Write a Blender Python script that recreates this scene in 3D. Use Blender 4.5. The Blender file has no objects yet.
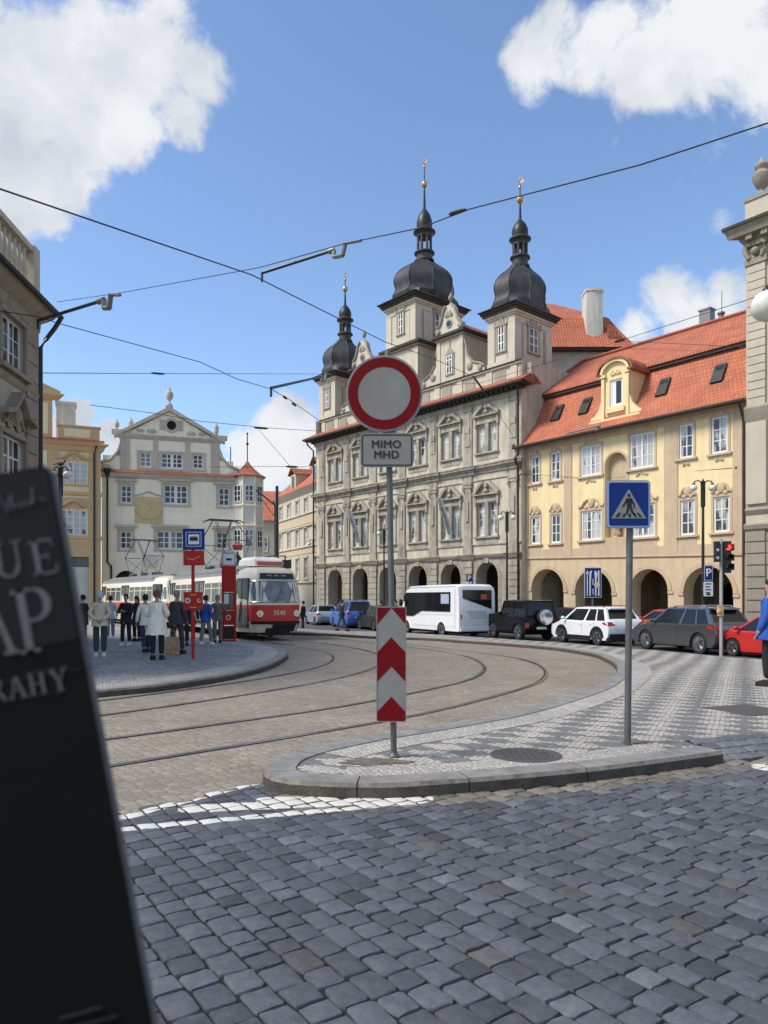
import bpy, bmesh, math, random
from mathutils import Vector, Matrix, noise
R = math.radians
rnd = random.Random(7)
scene = bpy.context.scene
COL = scene.collection
F, CX, HY, CAMZ = 740.0, 384.0, 598.0, 1.72      # lens in pixels, optical axis column, eye-level row, eye height

def sm(t):
    t = max(0.0, min(1.0, t)); return t*t*(3-2*t)
def gz(x, y):                                     # the square falls away gently towards the town hall
    return -0.30*sm((y-11)/15.0)*sm((x+0.5*(y-30)+2)/6.0)
def G(px, py, h=0.0):                             # point on the ground (h above it)
    z = 0.0
    for _ in range(12):
        Y = (CAMZ-h-z)*F/(py-HY); X = (px-CX)/F*Y; z = gz(X, Y)
    return Vector((X, Y, z+h))
def PT(px, py, Y):
    return Vector(((px-CX)/F*Y, Y, CAMZ+(HY-py)*Y/F))

# ---------------------------------------------------------------- materials
MATS = {}
def nd(nt, t, loc=None, **kw):
    n = nt.nodes.new(t)
    for k, v in kw.items(): setattr(n, k, v)
    return n
def mat(name, col, rough=.7, var=.12, scale=3.0, bump=0.0, bscale=40.0, metal=0.0, spec=.5, streak=0.0, emis=None, dirt=None):
    if name in MATS: return MATS[name]
    m = bpy.data.materials.new(name); m.use_nodes = True; nt = m.node_tree; L = nt.links
    b = nt.nodes['Principled BSDF']
    b.inputs['Roughness'].default_value = rough; b.inputs['Metallic'].default_value = metal
    b.inputs['Specular IOR Level'].default_value = spec
    tc = nd(nt, 'ShaderNodeTexCoord')
    n1 = nd(nt, 'ShaderNodeTexNoise'); n1.inputs['Scale'].default_value = scale; n1.inputs['Detail'].default_value = 6; n1.inputs['Roughness'].default_value = .65
    L.new(tc.outputs['Object'], n1.inputs['Vector'])
    mr = nd(nt, 'ShaderNodeMapRange'); mr.inputs['From Min'].default_value = .3; mr.inputs['From Max'].default_value = .7
    mr.inputs['To Min'].default_value = 1-var; mr.inputs['To Max'].default_value = 1+var*.6
    L.new(n1.outputs['Fac'], mr.inputs['Value'])
    fac = mr.outputs['Result']
    if streak:
        mp = nd(nt, 'ShaderNodeMapping'); mp.inputs['Scale'].default_value = (2.2, 2.2, .22)
        L.new(tc.outputs['Object'], mp.inputs['Vector'])
        n2 = nd(nt, 'ShaderNodeTexNoise'); n2.inputs['Scale'].default_value = 1.4; n2.inputs['Detail'].default_value = 5
        L.new(mp.outputs['Vector'], n2.inputs['Vector'])
        m2 = nd(nt, 'ShaderNodeMapRange'); m2.inputs['From Min'].default_value = .4; m2.inputs['From Max'].default_value = .72
        m2.inputs['To Min'].default_value = 1; m2.inputs['To Max'].default_value = 1-streak
        L.new(n2.outputs['Fac'], m2.inputs['Value'])
        mm = nd(nt, 'ShaderNodeMath', operation='MULTIPLY'); L.new(fac, mm.inputs[0]); L.new(m2.outputs['Result'], mm.inputs[1]); fac = mm.outputs[0]
    vm = nd(nt, 'ShaderNodeVectorMath', operation='SCALE'); vm.inputs[0].default_value = col
    L.new(fac, vm.inputs['Scale']); L.new(vm.outputs[0], b.inputs['Base Color'])
    if bump:
        n3 = nd(nt, 'ShaderNodeTexNoise'); n3.inputs['Scale'].default_value = bscale; n3.inputs['Detail'].default_value = 4
        L.new(tc.outputs['Object'], n3.inputs['Vector'])
        bp = nd(nt, 'ShaderNodeBump'); bp.inputs['Strength'].default_value = bump; bp.inputs['Distance'].default_value = .02
        L.new(n3.outputs['Fac'], bp.inputs['Height']); L.new(bp.outputs['Normal'], b.inputs['Normal'])
    if emis:
        b.inputs['Emission Color'].default_value = (*emis[0], 1); b.inputs['Emission Strength'].default_value = emis[1]
    MATS[name] = m
    return m
def rgb(r, g, b):                                  # sRGB 0..255 to linear
    f = lambda c: (c/255/12.92) if c <= 10 else ((c/255+.055)/1.055)**2.4
    return (f(r), f(g), f(b))

# ---------------------------------------------------------------- mesh building
class MB:
    def __init__(s): s.v = []; s.f = []; s.m = []
    def face(s, pts, mi=0):
        i = len(s.v); s.v += [tuple(p) for p in pts]; s.f.append(tuple(range(i, i+len(pts)))); s.m.append(mi)
    def grid(s, rings, mi=0, close=True, caps=True):
        i = len(s.v); n = len(rings[0])
        for r in rings: s.v += [tuple(p) for p in r]
        for a in range(len(rings)-1):
            for k in range(n if close else n-1):
                k2 = (k+1) % n
                s.f.append((i+a*n+k, i+a*n+k2, i+(a+1)*n+k2, i+(a+1)*n+k)); s.m.append(mi if isinstance(mi, int) else mi(a, k))
        if caps and close:
            s.f.append(tuple(i+k for k in range(n-1, -1, -1))); s.m.append(mi if isinstance(mi, int) else mi(0, 0))
            s.f.append(tuple(i+(len(rings)-1)*n+k for k in range(n))); s.m.append(mi if isinstance(mi, int) else mi(len(rings)-2, 0))
        return s
    def box(s, x0, x1, y0, y1, z0, z1, mi=0):
        s.grid([[(x0,y0,z0),(x1,y0,z0),(x1,y1,z0),(x0,y1,z0)], [(x0,y0,z1),(x1,y0,z1),(x1,y1,z1),(x0,y1,z1)]], mi); return s
    def frus(s, a, z0, b, z1, mi=0):               # a, b = (x0,x1,y0,y1)
        s.grid([[(a[0],a[2],z0),(a[1],a[2],z0),(a[1],a[3],z0),(a[0],a[3],z0)], [(b[0],b[2],z1),(b[1],b[2],z1),(b[1],b[3],z1),(b[0],b[3],z1)]], mi); return s
    def ext(s, pts, y0, y1, mi=0):                 # polygon in x-z, extruded along y
        s.grid([[(x, y0, z) for x, z in pts], [(x, y1, z) for x, z in pts]], mi); return s
    def extx(s, pts, x0, x1, mi=0):                # polygon in y-z, extruded along x
        s.grid([[(x0, y, z) for y, z in pts], [(x1, y, z) for y, z in pts]], mi); return s
    def extz(s, pts, z0, z1, mi=0):
        s.grid([[(x, y, z0) for x, y in pts], [(x, y, z1) for x, y in pts]], mi); return s
    def lathe(s, prof, c=(0,0,0), n=20, mi=0, ry=1.0, ang=0, caps=True):
        s.grid([[(c[0]+r*math.cos(ang+2*math.pi*k/n), c[1]+ry*r*math.sin(ang+2*math.pi*k/n), c[2]+z) for k in range(n)] for r, z in prof], mi, caps=caps); return s
    def sph(s, c, r, mi=0, n=10, sc=(1,1,1)):
        rings = []
        for a in range(1, n):
            t = -math.pi/2+math.pi*a/n
            rings.append([(c[0]+r*sc[0]*math.cos(t)*math.cos(2*math.pi*k/(2*n)), c[1]+r*sc[1]*math.cos(t)*math.sin(2*math.pi*k/(2*n)), c[2]+r*sc[2]*math.sin(t)) for k in range(2*n)])
        s.grid(rings, mi); return s
    def tube(s, pts, r, n=8, mi=0, ends=None, flat=1.0):
        pts = [Vector(p) for p in pts]; rings = []
        rr = r if isinstance(r, (list, tuple)) else [r]*len(pts)
        for i, p in enumerate(pts):
            d = (pts[min(i+1, len(pts)-1)]-pts[max(i-1, 0)]).normalized()
            up = Vector((0,0,1)) if abs(d.z) < .95 else Vector((1,0,0))
            a = d.cross(up).normalized(); b = a.cross(d).normalized()
            rings.append([tuple(p+rr[i]*(a*math.cos(2*math.pi*k/n)+flat*b*math.sin(2*math.pi*k/n))) for k in range(n)])
        s.grid(rings, mi); return s
    def cyly(s, c, r, y0, y1, n=20, mi=0):         # cylinder along y
        s.grid([[(c[0]+r*math.cos(2*math.pi*k/n), y, c[1]+r*math.sin(2*math.pi*k/n)) for k in range(n)] for y in (y0, y1)], mi); return s
    def cylx(s, c, r, x0, x1, n=20, mi=0):
        s.grid([[(x, c[0]+r*math.cos(2*math.pi*k/n), c[1]+r*math.sin(2*math.pi*k/n)) for k in range(n)] for x in (x0, x1)], mi); return s
    def add(s, o, M=None):
        i = len(s.v)
        s.v += [tuple(M @ Vector(p)) for p in o.v] if M else list(o.v)
        s.f += [tuple(a+i for a in f) for f in o.f]; s.m += o.m; return s
    def build(s, name, mats, parent=None, smooth=30, loc=None, xf=None, fixn=True):
        me = bpy.data.meshes.new(name)
        vs = [xf(p) for p in s.v] if xf else s.v
        me.from_pydata(vs, [], s.f)
        if not isinstance(mats, (list, tuple)): mats = [mats]
        for m_ in mats: me.materials.append(m_)
        me.polygons.foreach_set('material_index', s.m)
        if fixn:
            bm = bmesh.new(); bm.from_mesh(me); bmesh.ops.remove_doubles(bm, verts=bm.verts, dist=1e-5)
            bmesh.ops.recalc_face_normals(bm, faces=bm.faces); bm.to_mesh(me); bm.free()
        if name in ('wall', 'dormer', 'attic', 'arcade_interior'): smooth = 0   # open sheets: keep flat
        if smooth:
            me.polygons.foreach_set('use_smooth', [True]*len(me.polygons)); me.set_sharp_from_angle(angle=R(smooth))
        me.update()
        o = bpy.data.objects.new(name, me); COL.objects.link(o)
        if parent: o.parent = parent
        if loc: o.location = loc
        return o

def tag(o, label, cat, group=None, kind=None):
    if label: o['label'] = label
    if cat: o['category'] = cat
    if group: o['group'] = group
    if kind: o['kind'] = kind
    return o
def thing(name, loc, rz, label, cat, group=None):
    o = bpy.data.objects.new(name, None); COL.objects.link(o)
    o.empty_display_size = .2; o.location = loc; o.rotation_euler = (0, 0, rz)
    return tag(o, label, cat, group)
def dup(o, parent=None, loc=None, rz=None, label=None):
    c = o.copy(); COL.objects.link(c)
    c.parent = parent if parent is not None else o.parent
    if loc is not None: c.location = loc
    if rz is not None: c.rotation_euler = (0, 0, rz)
    if label: c['label'] = label
    for ch in [k for k in bpy.data.objects if k.parent == o]:
        dup2(ch, c)
    return c
def dup2(o, parent):
    c = o.copy(); COL.objects.link(c); c.parent = parent
    for ch in [k for k in bpy.data.objects if k.parent == o]: dup2(ch, c)

def wall_open(mb, x0, x1, z0, z1, ops, y=0.0, depth=.3, mi=0, rmi=None, n=12):
    rmi = mi if rmi is None else rmi
    def top(o, x):
        if not o.get('arch'): return o['z1']
        c = (o['x0']+o['x1'])/2; r = (o['x1']-o['x0'])/2; ah = o.get('ah', r)
        return o['z1']-ah+ah*math.sqrt(max(0, 1-((x-c)/r)**2))
    xs = {round(x0, 5), round(x1, 5)}
    for o in ops:
        o['xs'] = [o['x0'], o['x1']]
        if o.get('arch'):
            c = (o['x0']+o['x1'])/2; r = (o['x1']-o['x0'])/2
            o['xs'] = [c-r*math.cos(math.pi*k/n) for k in range(n+1)]
        xs |= {round(a, 5) for a in o['xs']}
    xs = sorted(xs)
    for a, b in zip(xs[:-1], xs[1:]):
        if b-a < 1e-4: continue
        m = (a+b)/2
        cov = sorted([o for o in ops if o['x0']-1e-6 < m < o['x1']+1e-6], key=lambda o: o['z0'])
        la = lb = z0
        for o in cov:
            if o['z0'] > la+1e-4 or o['z0'] > lb+1e-4:
                mb.face([(a,y,la),(b,y,lb),(b,y,o['z0']),(a,y,o['z0'])], mi)
            la, lb = top(o, a), top(o, b)
        mb.face([(a,y,la),(b,y,lb),(b,y,z1),(a,y,z1)], mi)
    for o in ops:
        d = o.get('depth', depth)
        if o['z0'] > z0+1e-4: mb.face([(o['x0'],y,o['z0']),(o['x1'],y,o['z0']),(o['x1'],y+d,o['z0']),(o['x0'],y+d,o['z0'])], rmi)
        for x in (o['x0'], o['x1']):
            mb.face([(x,y,o['z0']),(x,y+d,o['z0']),(x,y+d,top(o,x)),(x,y,top(o,x))], rmi)
        q = sorted(o['xs'])
        for a, b in zip(q[:-1], q[1:]):
            mb.face([(a,y,top(o,a)),(b,y,top(o,b)),(b,y+d,top(o,b)),(a,y+d,top(o,a))], rmi)

def make_window(w, h, nx, nz, parent, loc, split=None, name='window', fw=.07, bar=.035, fm=None, gm=None, cross=None, mull=.055):
    """frame (the part, origin at sill centre, glass set in) with one pane sub-part; split = number of casements"""
    mb = MB(); t = .07
    mb.box(-w/2, -w/2+fw, -t, 0, 0, h); mb.box(w/2-fw, w/2, -t, 0, 0, h)
    mb.box(-w/2+fw, w/2-fw, -t, 0, 0, fw); mb.box(-w/2+fw, w/2-fw, -t, 0, h-fw, h)
    iw = w-2*fw; sp = split or 1
    for k in range(1, sp):
        x = -w/2+fw+iw*k/sp; mb.box(x-mull, x+mull, -t-.01, 0, fw, h-fw)
    for k in range(1, nx):
        if sp > 1 and (k*sp) % nx == 0: continue
        x = -w/2+fw+iw*k/nx; mb.box(x-bar/2-.008, x+bar/2+.008, -t+.012, -.012, fw, h-fw)
    for k in range(1, nz):
        z = fw+(h-2*fw)*k/nz; bb = bar*1.9 if cross == k else bar
        mb.box(-w/2+fw, w/2-fw, -t+.015, -.015, z-bb/2, z+bb/2)
    o = mb.build(name, fm, parent, loc=loc)
    g = MB(); g.box(-w/2+.01, w/2-.01, -.035, -.02, .01, h-.01)
    g.build('pane', gm, o)
    return o
# ---------------------------------------------------------------- shared materials
M_white_frame = mat('white_paint', (.72,.71,.68), .45, .08, 6)
def glass_mat(name, dark, pale, sc, amount):
    m = bpy.data.materials.new(name); m.use_nodes = True; nt = m.node_tree; L = nt.links
    b = nt.nodes['Principled BSDF']; b.inputs['Roughness'].default_value = .08; b.inputs['Specular IOR Level'].default_value = .6
    tc = nd(nt, 'ShaderNodeTexCoord'); g = nd(nt, 'ShaderNodeNewGeometry')
    oi = nd(nt, 'ShaderNodeObjectInfo')
    n = nd(nt, 'ShaderNodeTexNoise'); n.inputs['Scale'].default_value = sc; n.inputs['Detail'].default_value = 3
    mp = nd(nt, 'ShaderNodeMapping'); mp.inputs['Scale'].default_value = (1.6, 1.6, .45)
    L.new(g.outputs['Position'], mp.inputs['Vector']); L.new(mp.outputs[0], n.inputs['Vector'])
    ad = nd(nt, 'ShaderNodeMath', operation='ADD'); L.new(n.outputs['Fac'], ad.inputs[0])
    m2 = nd(nt, 'ShaderNodeMath', operation='MULTIPLY'); L.new(oi.outputs['Random'], m2.inputs[0]); m2.inputs[1].default_value = .18; L.new(m2.outputs[0], ad.inputs[1])
    r = nd(nt, 'ShaderNodeMapRange'); r.inputs['From Min'].default_value = .72-amount; r.inputs['From Max'].default_value = .80-amount
    L.new(ad.outputs[0], r.inputs['Value'])
    mx = nd(nt, 'ShaderNodeMix', data_type='RGBA'); mx.inputs['A'].default_value = (*dark, 1); mx.inputs['B'].default_value = (*pale, 1)
    L.new(r.outputs['Result'], mx.inputs['Factor']); L.new(mx.outputs['Result'], b.inputs['Base Color'])
    return m
M_pane = glass_mat('window_glass', (.035,.04,.045), (.44,.43,.40), 1.3, .20)
M_pane_curtain = glass_mat('curtained_glass', (.06,.06,.06), (.50,.48,.43), 1.6, .24)
M_tramglass = mat('tram_glass', (.035,.038,.04), .22, .5, 1.2, spec=.28)
M_screen = mat('windscreen_glass', (.16,.18,.20), .10, .5, 1.5, spec=.7)  # pale base colour puts the sky's reflection into the glass
M_pane_dark = glass_mat('window_glass_dark', (.02,.024,.028), (.16,.17,.18), 1.0, .05)
M_carglass = mat('car_glass', (.010,.012,.014), .08, .05, 2, spec=.42)
M_black = mat('black_void', (.006,.006,.006), .9, .1, 3)
M_iron = mat('dark_iron', (.022,.024,.024), .45, .2, 8, metal=.3)
M_zinc = mat('galvanised_steel', (.21,.205,.195), .5, .18, 14, metal=.5, bump=.1)
M_pole = mat('grey_pole_paint', (.125,.123,.12), .5, .25, 9, metal=.3, bump=.08, streak=.15)
M_gold = mat('gilding', (.55,.38,.18), .35, .1, 5, metal=.7)
M_copper = mat('dome_sheet', (.064,.063,.062), .55, .35, 1.6, metal=.35, bump=.12, bscale=5, streak=.35)
M_rubber = mat('tyre_rubber', (.012,.012,.012), .8, .2, 12)
M_rim = mat('alloy_rim', (.32,.33,.34), .3, .1, 9, metal=.8)
M_chrome = mat('bright_metal', (.55,.56,.57), .2, .05, 9, metal=.9)
M_wire = mat('wire_cable', (.02,.024,.034), .6, .1, 3)
M_globe = mat('opal_glass', (.70,.68,.60), .25, .12, 5)
M_skin = mat('skin', (.42,.25,.18), .6, .1, 20)
M_plastic_black = mat('black_plastic', (.012,.012,.013), .45, .1, 10)

def tile_mat(name, col, col2, row=.30, wid=.21, rows='yz'):
    m = bpy.data.materials.new(name); m.use_nodes = True; nt = m.node_tree; L = nt.links
    b = nt.nodes['Principled BSDF']; b.inputs['Roughness'].default_value = .75
    tc = nd(nt, 'ShaderNodeTexCoord'); sp = nd(nt, 'ShaderNodeSeparateXYZ'); L.new(tc.outputs['Object'], sp.inputs[0])
    ad = nd(nt, 'ShaderNodeMath', operation='ADD'); L.new(sp.outputs['Y'], ad.inputs[0]); L.new(sp.outputs['Z'], ad.inputs[1])
    ml = nd(nt, 'ShaderNodeMath', operation='MULTIPLY'); L.new(ad.outputs[0], ml.inputs[0]); ml.inputs[1].default_value = .80
    cb = nd(nt, 'ShaderNodeCombineXYZ'); L.new(sp.outputs['X'], cb.inputs['X']); L.new(ml.outputs[0], cb.inputs['Y'])
    br = nd(nt, 'ShaderNodeTexBrick'); br.offset = .5
    br.inputs['Scale'].default_value = 1; br.inputs['Brick Width'].default_value = wid; br.inputs['Row Height'].default_value = row
    br.inputs['Mortar Size'].default_value = .022; br.inputs['Mortar Smooth'].default_value = .6; br.inputs['Bias'].default_value = -.2
    br.inputs['Color1'].default_value = (*col, 1); br.inputs['Color2'].default_value = (*col2, 1); br.inputs['Mortar'].default_value = (col[0]*.42, col[1]*.4, col[2]*.4, 1)
    L.new(cb.outputs[0], br.inputs['Vector'])
    n = nd(nt, 'ShaderNodeTexNoise'); n.inputs['Scale'].default_value = .9; n.inputs['Detail'].default_value = 6; L.new(tc.outputs['Object'], n.inputs['Vector'])
    mr = nd(nt, 'ShaderNodeMapRange'); mr.inputs['From Min'].default_value = .3; mr.inputs['From Max'].default_value = .7; mr.inputs['To Min'].default_value = .78; mr.inputs['To Max'].default_value = 1.12
    L.new(n.outputs['Fac'], mr.inputs['Value'])
    vm = nd(nt, 'ShaderNodeVectorMath', operation='SCALE'); L.new(br.outputs['Color'], vm.inputs[0]); L.new(mr.outputs['Result'], vm.inputs['Scale']); L.new(vm.outputs[0], b.inputs['Base Color'])
    # each course is tilted: sawtooth height
    dv = nd(nt, 'ShaderNodeMath', operation='DIVIDE'); L.new(ml.outputs[0], dv.inputs[0]); dv.inputs[1].default_value = row
    fr = nd(nt, 'ShaderNodeMath', operation='FRACT'); L.new(dv.outputs[0], fr.inputs[0])
    iv = nd(nt, 'ShaderNodeMath', operation='SUBTRACT'); iv.inputs[0].default_value = 1; L.new(fr.outputs[0], iv.inputs[1])
    dx = nd(nt, 'ShaderNodeMath', operation='MULTIPLY'); L.new(sp.outputs['X'], dx.inputs[0]); dx.inputs[1].default_value = 2*math.pi/wid
    sn = nd(nt, 'ShaderNodeMath', operation='SINE'); L.new(dx.outputs[0], sn.inputs[0])
    s2 = nd(nt, 'ShaderNodeMath', operation='MULTIPLY_ADD'); L.new(sn.outputs[0], s2.inputs[0]); s2.inputs[1].default_value = .35; L.new(iv.outputs[0], s2.inputs[2])
    bp = nd(nt, 'ShaderNodeBump'); bp.inputs['Strength'].default_value = .6; bp.inputs['Distance'].default_value = .05
    L.new(s2.outputs[0], bp.inputs['Height']); L.new(bp.outputs['Normal'], b.inputs['Normal'])
    return m
M_tile = tile_mat('red_roof_tiles', (.50,.150,.072), (.39,.112,.057))
M_tile_old = tile_mat('weathered_roof_tiles', (.42,.13,.065), (.32,.09,.05))
from mathutils.geometry import tessellate_polygon
# ---------------------------------------------------------------- ground materials
def pos_node(nt, ang=0.0):
    g = nd(nt, 'ShaderNodeNewGeometry'); mp = nd(nt, 'ShaderNodeMapping'); mp.inputs['Rotation'].default_value = (0, 0, ang)
    nt.links.new(g.outputs['Position'], mp.inputs['Vector']); return mp.outputs[0], g.outputs['Position']
def sett_mat(name, cols, joint, size, ang=0.0, rnd_=.55, bump=.5, stain=.25, mosaic=None, jw=.06, rough=.75, stretch=1.0):
    """stones as a jittered grid: cols = list of stone colours picked per stone; mosaic = (colA, colB, side)"""
    m = bpy.data.materials.new(name); m.use_nodes = True; nt = m.node_tree; L = nt.links
    b = nt.nodes['Principled BSDF']; b.inputs['Roughness'].default_value = rough; b.inputs['Specular IOR Level'].default_value = .35
    p, wp = pos_node(nt, ang)
    mp = nd(nt, 'ShaderNodeMapping'); mp.inputs['Scale'].default_value = (1/size/stretch, 1/size, 0); L.new(p, mp.inputs['Vector'])
    v = nd(nt, 'ShaderNodeTexVoronoi', voronoi_dimensions='2D', feature='F1'); v.inputs['Scale'].default_value = 1; v.inputs['Randomness'].default_value = rnd_
    v.distance = 'CHEBYCHEV'
    e = nd(nt, 'ShaderNodeTexVoronoi', voronoi_dimensions='2D', feature='DISTANCE_TO_EDGE'); e.inputs['Scale'].default_value = 1; e.inputs['Randomness'].default_value = rnd_
    v.distance = 'EUCLIDEAN'
    L.new(mp.outputs[0], v.inputs['Vector']); L.new(mp.outputs[0], e.inputs['Vector'])
    sp = nd(nt, 'ShaderNodeSeparateColor'); L.new(v.outputs['Color'], sp.inputs[0])
    cr = nd(nt, 'ShaderNodeValToRGB'); cr.color_ramp.interpolation = 'LINEAR'
    el = cr.color_ramp.elements
    while len(el) < len(cols): el.new(.5)
    for i, c in enumerate(cols): el[i].position = i/(len(cols)-1); el[i].color = (*c, 1)
    L.new(sp.outputs['Red'], cr.inputs['Fac']); col = cr.outputs['Color']
    if mosaic:
        P_, T_, A_ = mosaic[2]                        # band spacing, tooth length, tooth depth
        sx = nd(nt, 'ShaderNodeSeparateXYZ'); L.new(v.outputs['Position'], sx.inputs[0])
        ta = nd(nt, 'ShaderNodeMath', operation='PINGPONG'); mA = nd(nt, 'ShaderNodeMath', operation='MULTIPLY'); L.new(sx.outputs['X'], mA.inputs[0]); mA.inputs[1].default_value = size; L.new(mA.outputs[0], ta.inputs[0]); ta.inputs[1].default_value = T_/2
        tn = nd(nt, 'ShaderNodeMath', operation='MULTIPLY_ADD'); L.new(ta.outputs[0], tn.inputs[0]); tn.inputs[1].default_value = 4/T_; tn.inputs[2].default_value = -1
        bB = nd(nt, 'ShaderNodeMath', operation='MULTIPLY'); L.new(sx.outputs['Y'], bB.inputs[0]); bB.inputs[1].default_value = size/P_
        bp_ = nd(nt, 'ShaderNodeMath', operation='PINGPONG'); L.new(bB.outputs[0], bp_.inputs[0]); bp_.inputs[1].default_value = .5
        th = nd(nt, 'ShaderNodeMath', operation='MULTIPLY_ADD'); L.new(tn.outputs[0], th.inputs[0]); th.inputs[1].default_value = .25*A_; th.inputs[2].default_value = .25
        gt = nd(nt, 'ShaderNodeMath', operation='GREATER_THAN'); L.new(bp_.outputs[0], gt.inputs[0]); L.new(th.outputs[0], gt.inputs[1])
        ck = nd(nt, 'ShaderNodeMix', data_type='RGBA'); L.new(gt.outputs[0], ck.inputs['Factor']); ck.inputs['A'].default_value = (*mosaic[1], 1); ck.inputs['B'].default_value = (*mosaic[0], 1)
        mu = nd(nt, 'ShaderNodeMix', data_type='RGBA', blend_type='MULTIPLY'); mu.inputs['Factor'].default_value = 1
        L.new(ck.outputs['Result'], mu.inputs['A']); L.new(col, mu.inputs['B']); col = mu.outputs['Result']
    n = nd(nt, 'ShaderNodeTexNoise'); n.inputs['Scale'].default_value = .55; n.inputs['Detail'].default_value = 8; n.inputs['Roughness'].default_value = .7; L.new(wp, n.inputs['Vector'])
    mr = nd(nt, 'ShaderNodeMapRange'); mr.inputs['From Min'].default_value = .35; mr.inputs['From Max'].default_value = .68; mr.inputs['To Min'].default_value = 1+stain*.3; mr.inputs['To Max'].default_value = 1-stain
    L.new(n.outputs['Fac'], mr.inputs['Value'])
    n2 = nd(nt, 'ShaderNodeTexNoise'); n2.inputs['Scale'].default_value = 34; n2.inputs['Detail'].default_value = 5; L.new(wp, n2.inputs['Vector'])
    m2 = nd(nt, 'ShaderNodeMapRange'); m2.inputs['To Min'].default_value = .8; m2.inputs['To Max'].default_value = 1.2; L.new(n2.outputs['Fac'], m2.inputs['Value'])
    mm = nd(nt, 'ShaderNodeMath', operation='MULTIPLY'); L.new(mr.outputs[0], mm.inputs[0]); L.new(m2.outputs[0], mm.inputs[1])
    vm = nd(nt, 'ShaderNodeVectorMath', operation='SCALE'); L.new(col, vm.inputs[0]); L.new(mm.outputs[0], vm.inputs['Scale'])
    jr = nd(nt, 'ShaderNodeMapRange'); jr.inputs['From Min'].default_value = jw*.35; jr.inputs['From Max'].default_value = jw*1.5; L.new(e.outputs['Distance'], jr.inputs['Value'])
    mx = nd(nt, 'ShaderNodeMix', data_type='RGBA'); mx.inputs['A'].default_value = (*joint, 1); L.new(jr.outputs[0], mx.inputs['Factor']); L.new(vm.outputs[0], mx.inputs['B'])
    L.new(mx.outputs['Result'], b.inputs['Base Color'])
    h = nd(nt, 'ShaderNodeMapRange'); h.inputs['From Max'].default_value = .28; L.new(e.outputs['Distance'], h.inputs['Value'])
    ha = nd(nt, 'ShaderNodeMath', operation='MULTIPLY_ADD'); L.new(sp.outputs['Green'], ha.inputs[0]); ha.inputs[1].default_value = .5; L.new(h.outputs[0], ha.inputs[2])
    bp = nd(nt, 'ShaderNodeBump'); bp.inputs['Strength'].default_value = bump; bp.inputs['Distance'].default_value = size*.12
    L.new(ha.outputs[0], bp.inputs['Height']); L.new(bp.outputs['Normal'], b.inputs['Normal'])
    return m

M_bed = sett_mat('brown_setts', [(.232,.197,.152), (.272,.236,.187), (.312,.273,.218)], (.180,.150,.113), .115, R(-40), .5, .35, .30, jw=.07)
M_mosaic = sett_mat('mosaic_checker', [(.80,.80,.80), (1,1,1), (1.12,1.1,1.06)], (.13,.12,.105), .062, R(-64), .45, .45, .18, mosaic=((.45,.425,.37), (.175,.176,.175), (.64, .37, 1.0)), jw=.07)
M_mosaic_w = sett_mat('mosaic_pale', [(.36,.34,.30), (.44,.42,.37), (.50,.48,.43)], (.15,.135,.115), .06, R(-21), .5, .45, .25, jw=.08)
M_mosaic_g = sett_mat('mosaic_grey', [(.31,.305,.29), (.42,.41,.385), (.52,.505,.465)], (.10,.095,.085), .13, R(35), .3, .8, .4, jw=.12)
M_asphalt = mat('asphalt', (.075,.075,.076), .85, .25, 1.2, bump=.3, bscale=80)
M_granite = mat('granite_kerb', (.235,.225,.21), .7, .36, 4, bump=.35, bscale=60)
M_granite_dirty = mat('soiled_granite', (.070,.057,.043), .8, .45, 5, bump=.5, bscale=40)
M_granite_edge = mat('granite_worn_edge', (.17,.15,.125), .75, .5, 9, bump=.5, bscale=50)
M_steel = mat('rail_steel', (.34,.35,.38), .20, .2, 3, metal=.9)
M_groove = mat('rail_groove', (.022,.02,.018), .8, .2, 6)
M_jointdirt = mat('joint_dirt', (.010,.009,.007), .95, .4, 9, bump=.4, bscale=50)
M_soil = mat('trodden_soil', (.15,.12,.085), .95, .4, 12, bump=.6, bscale=30)
M_coveriron = mat('cast_iron_cover', (.10,.095,.085), .6, .3, 30, metal=.3, bump=.6, bscale=45)

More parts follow.
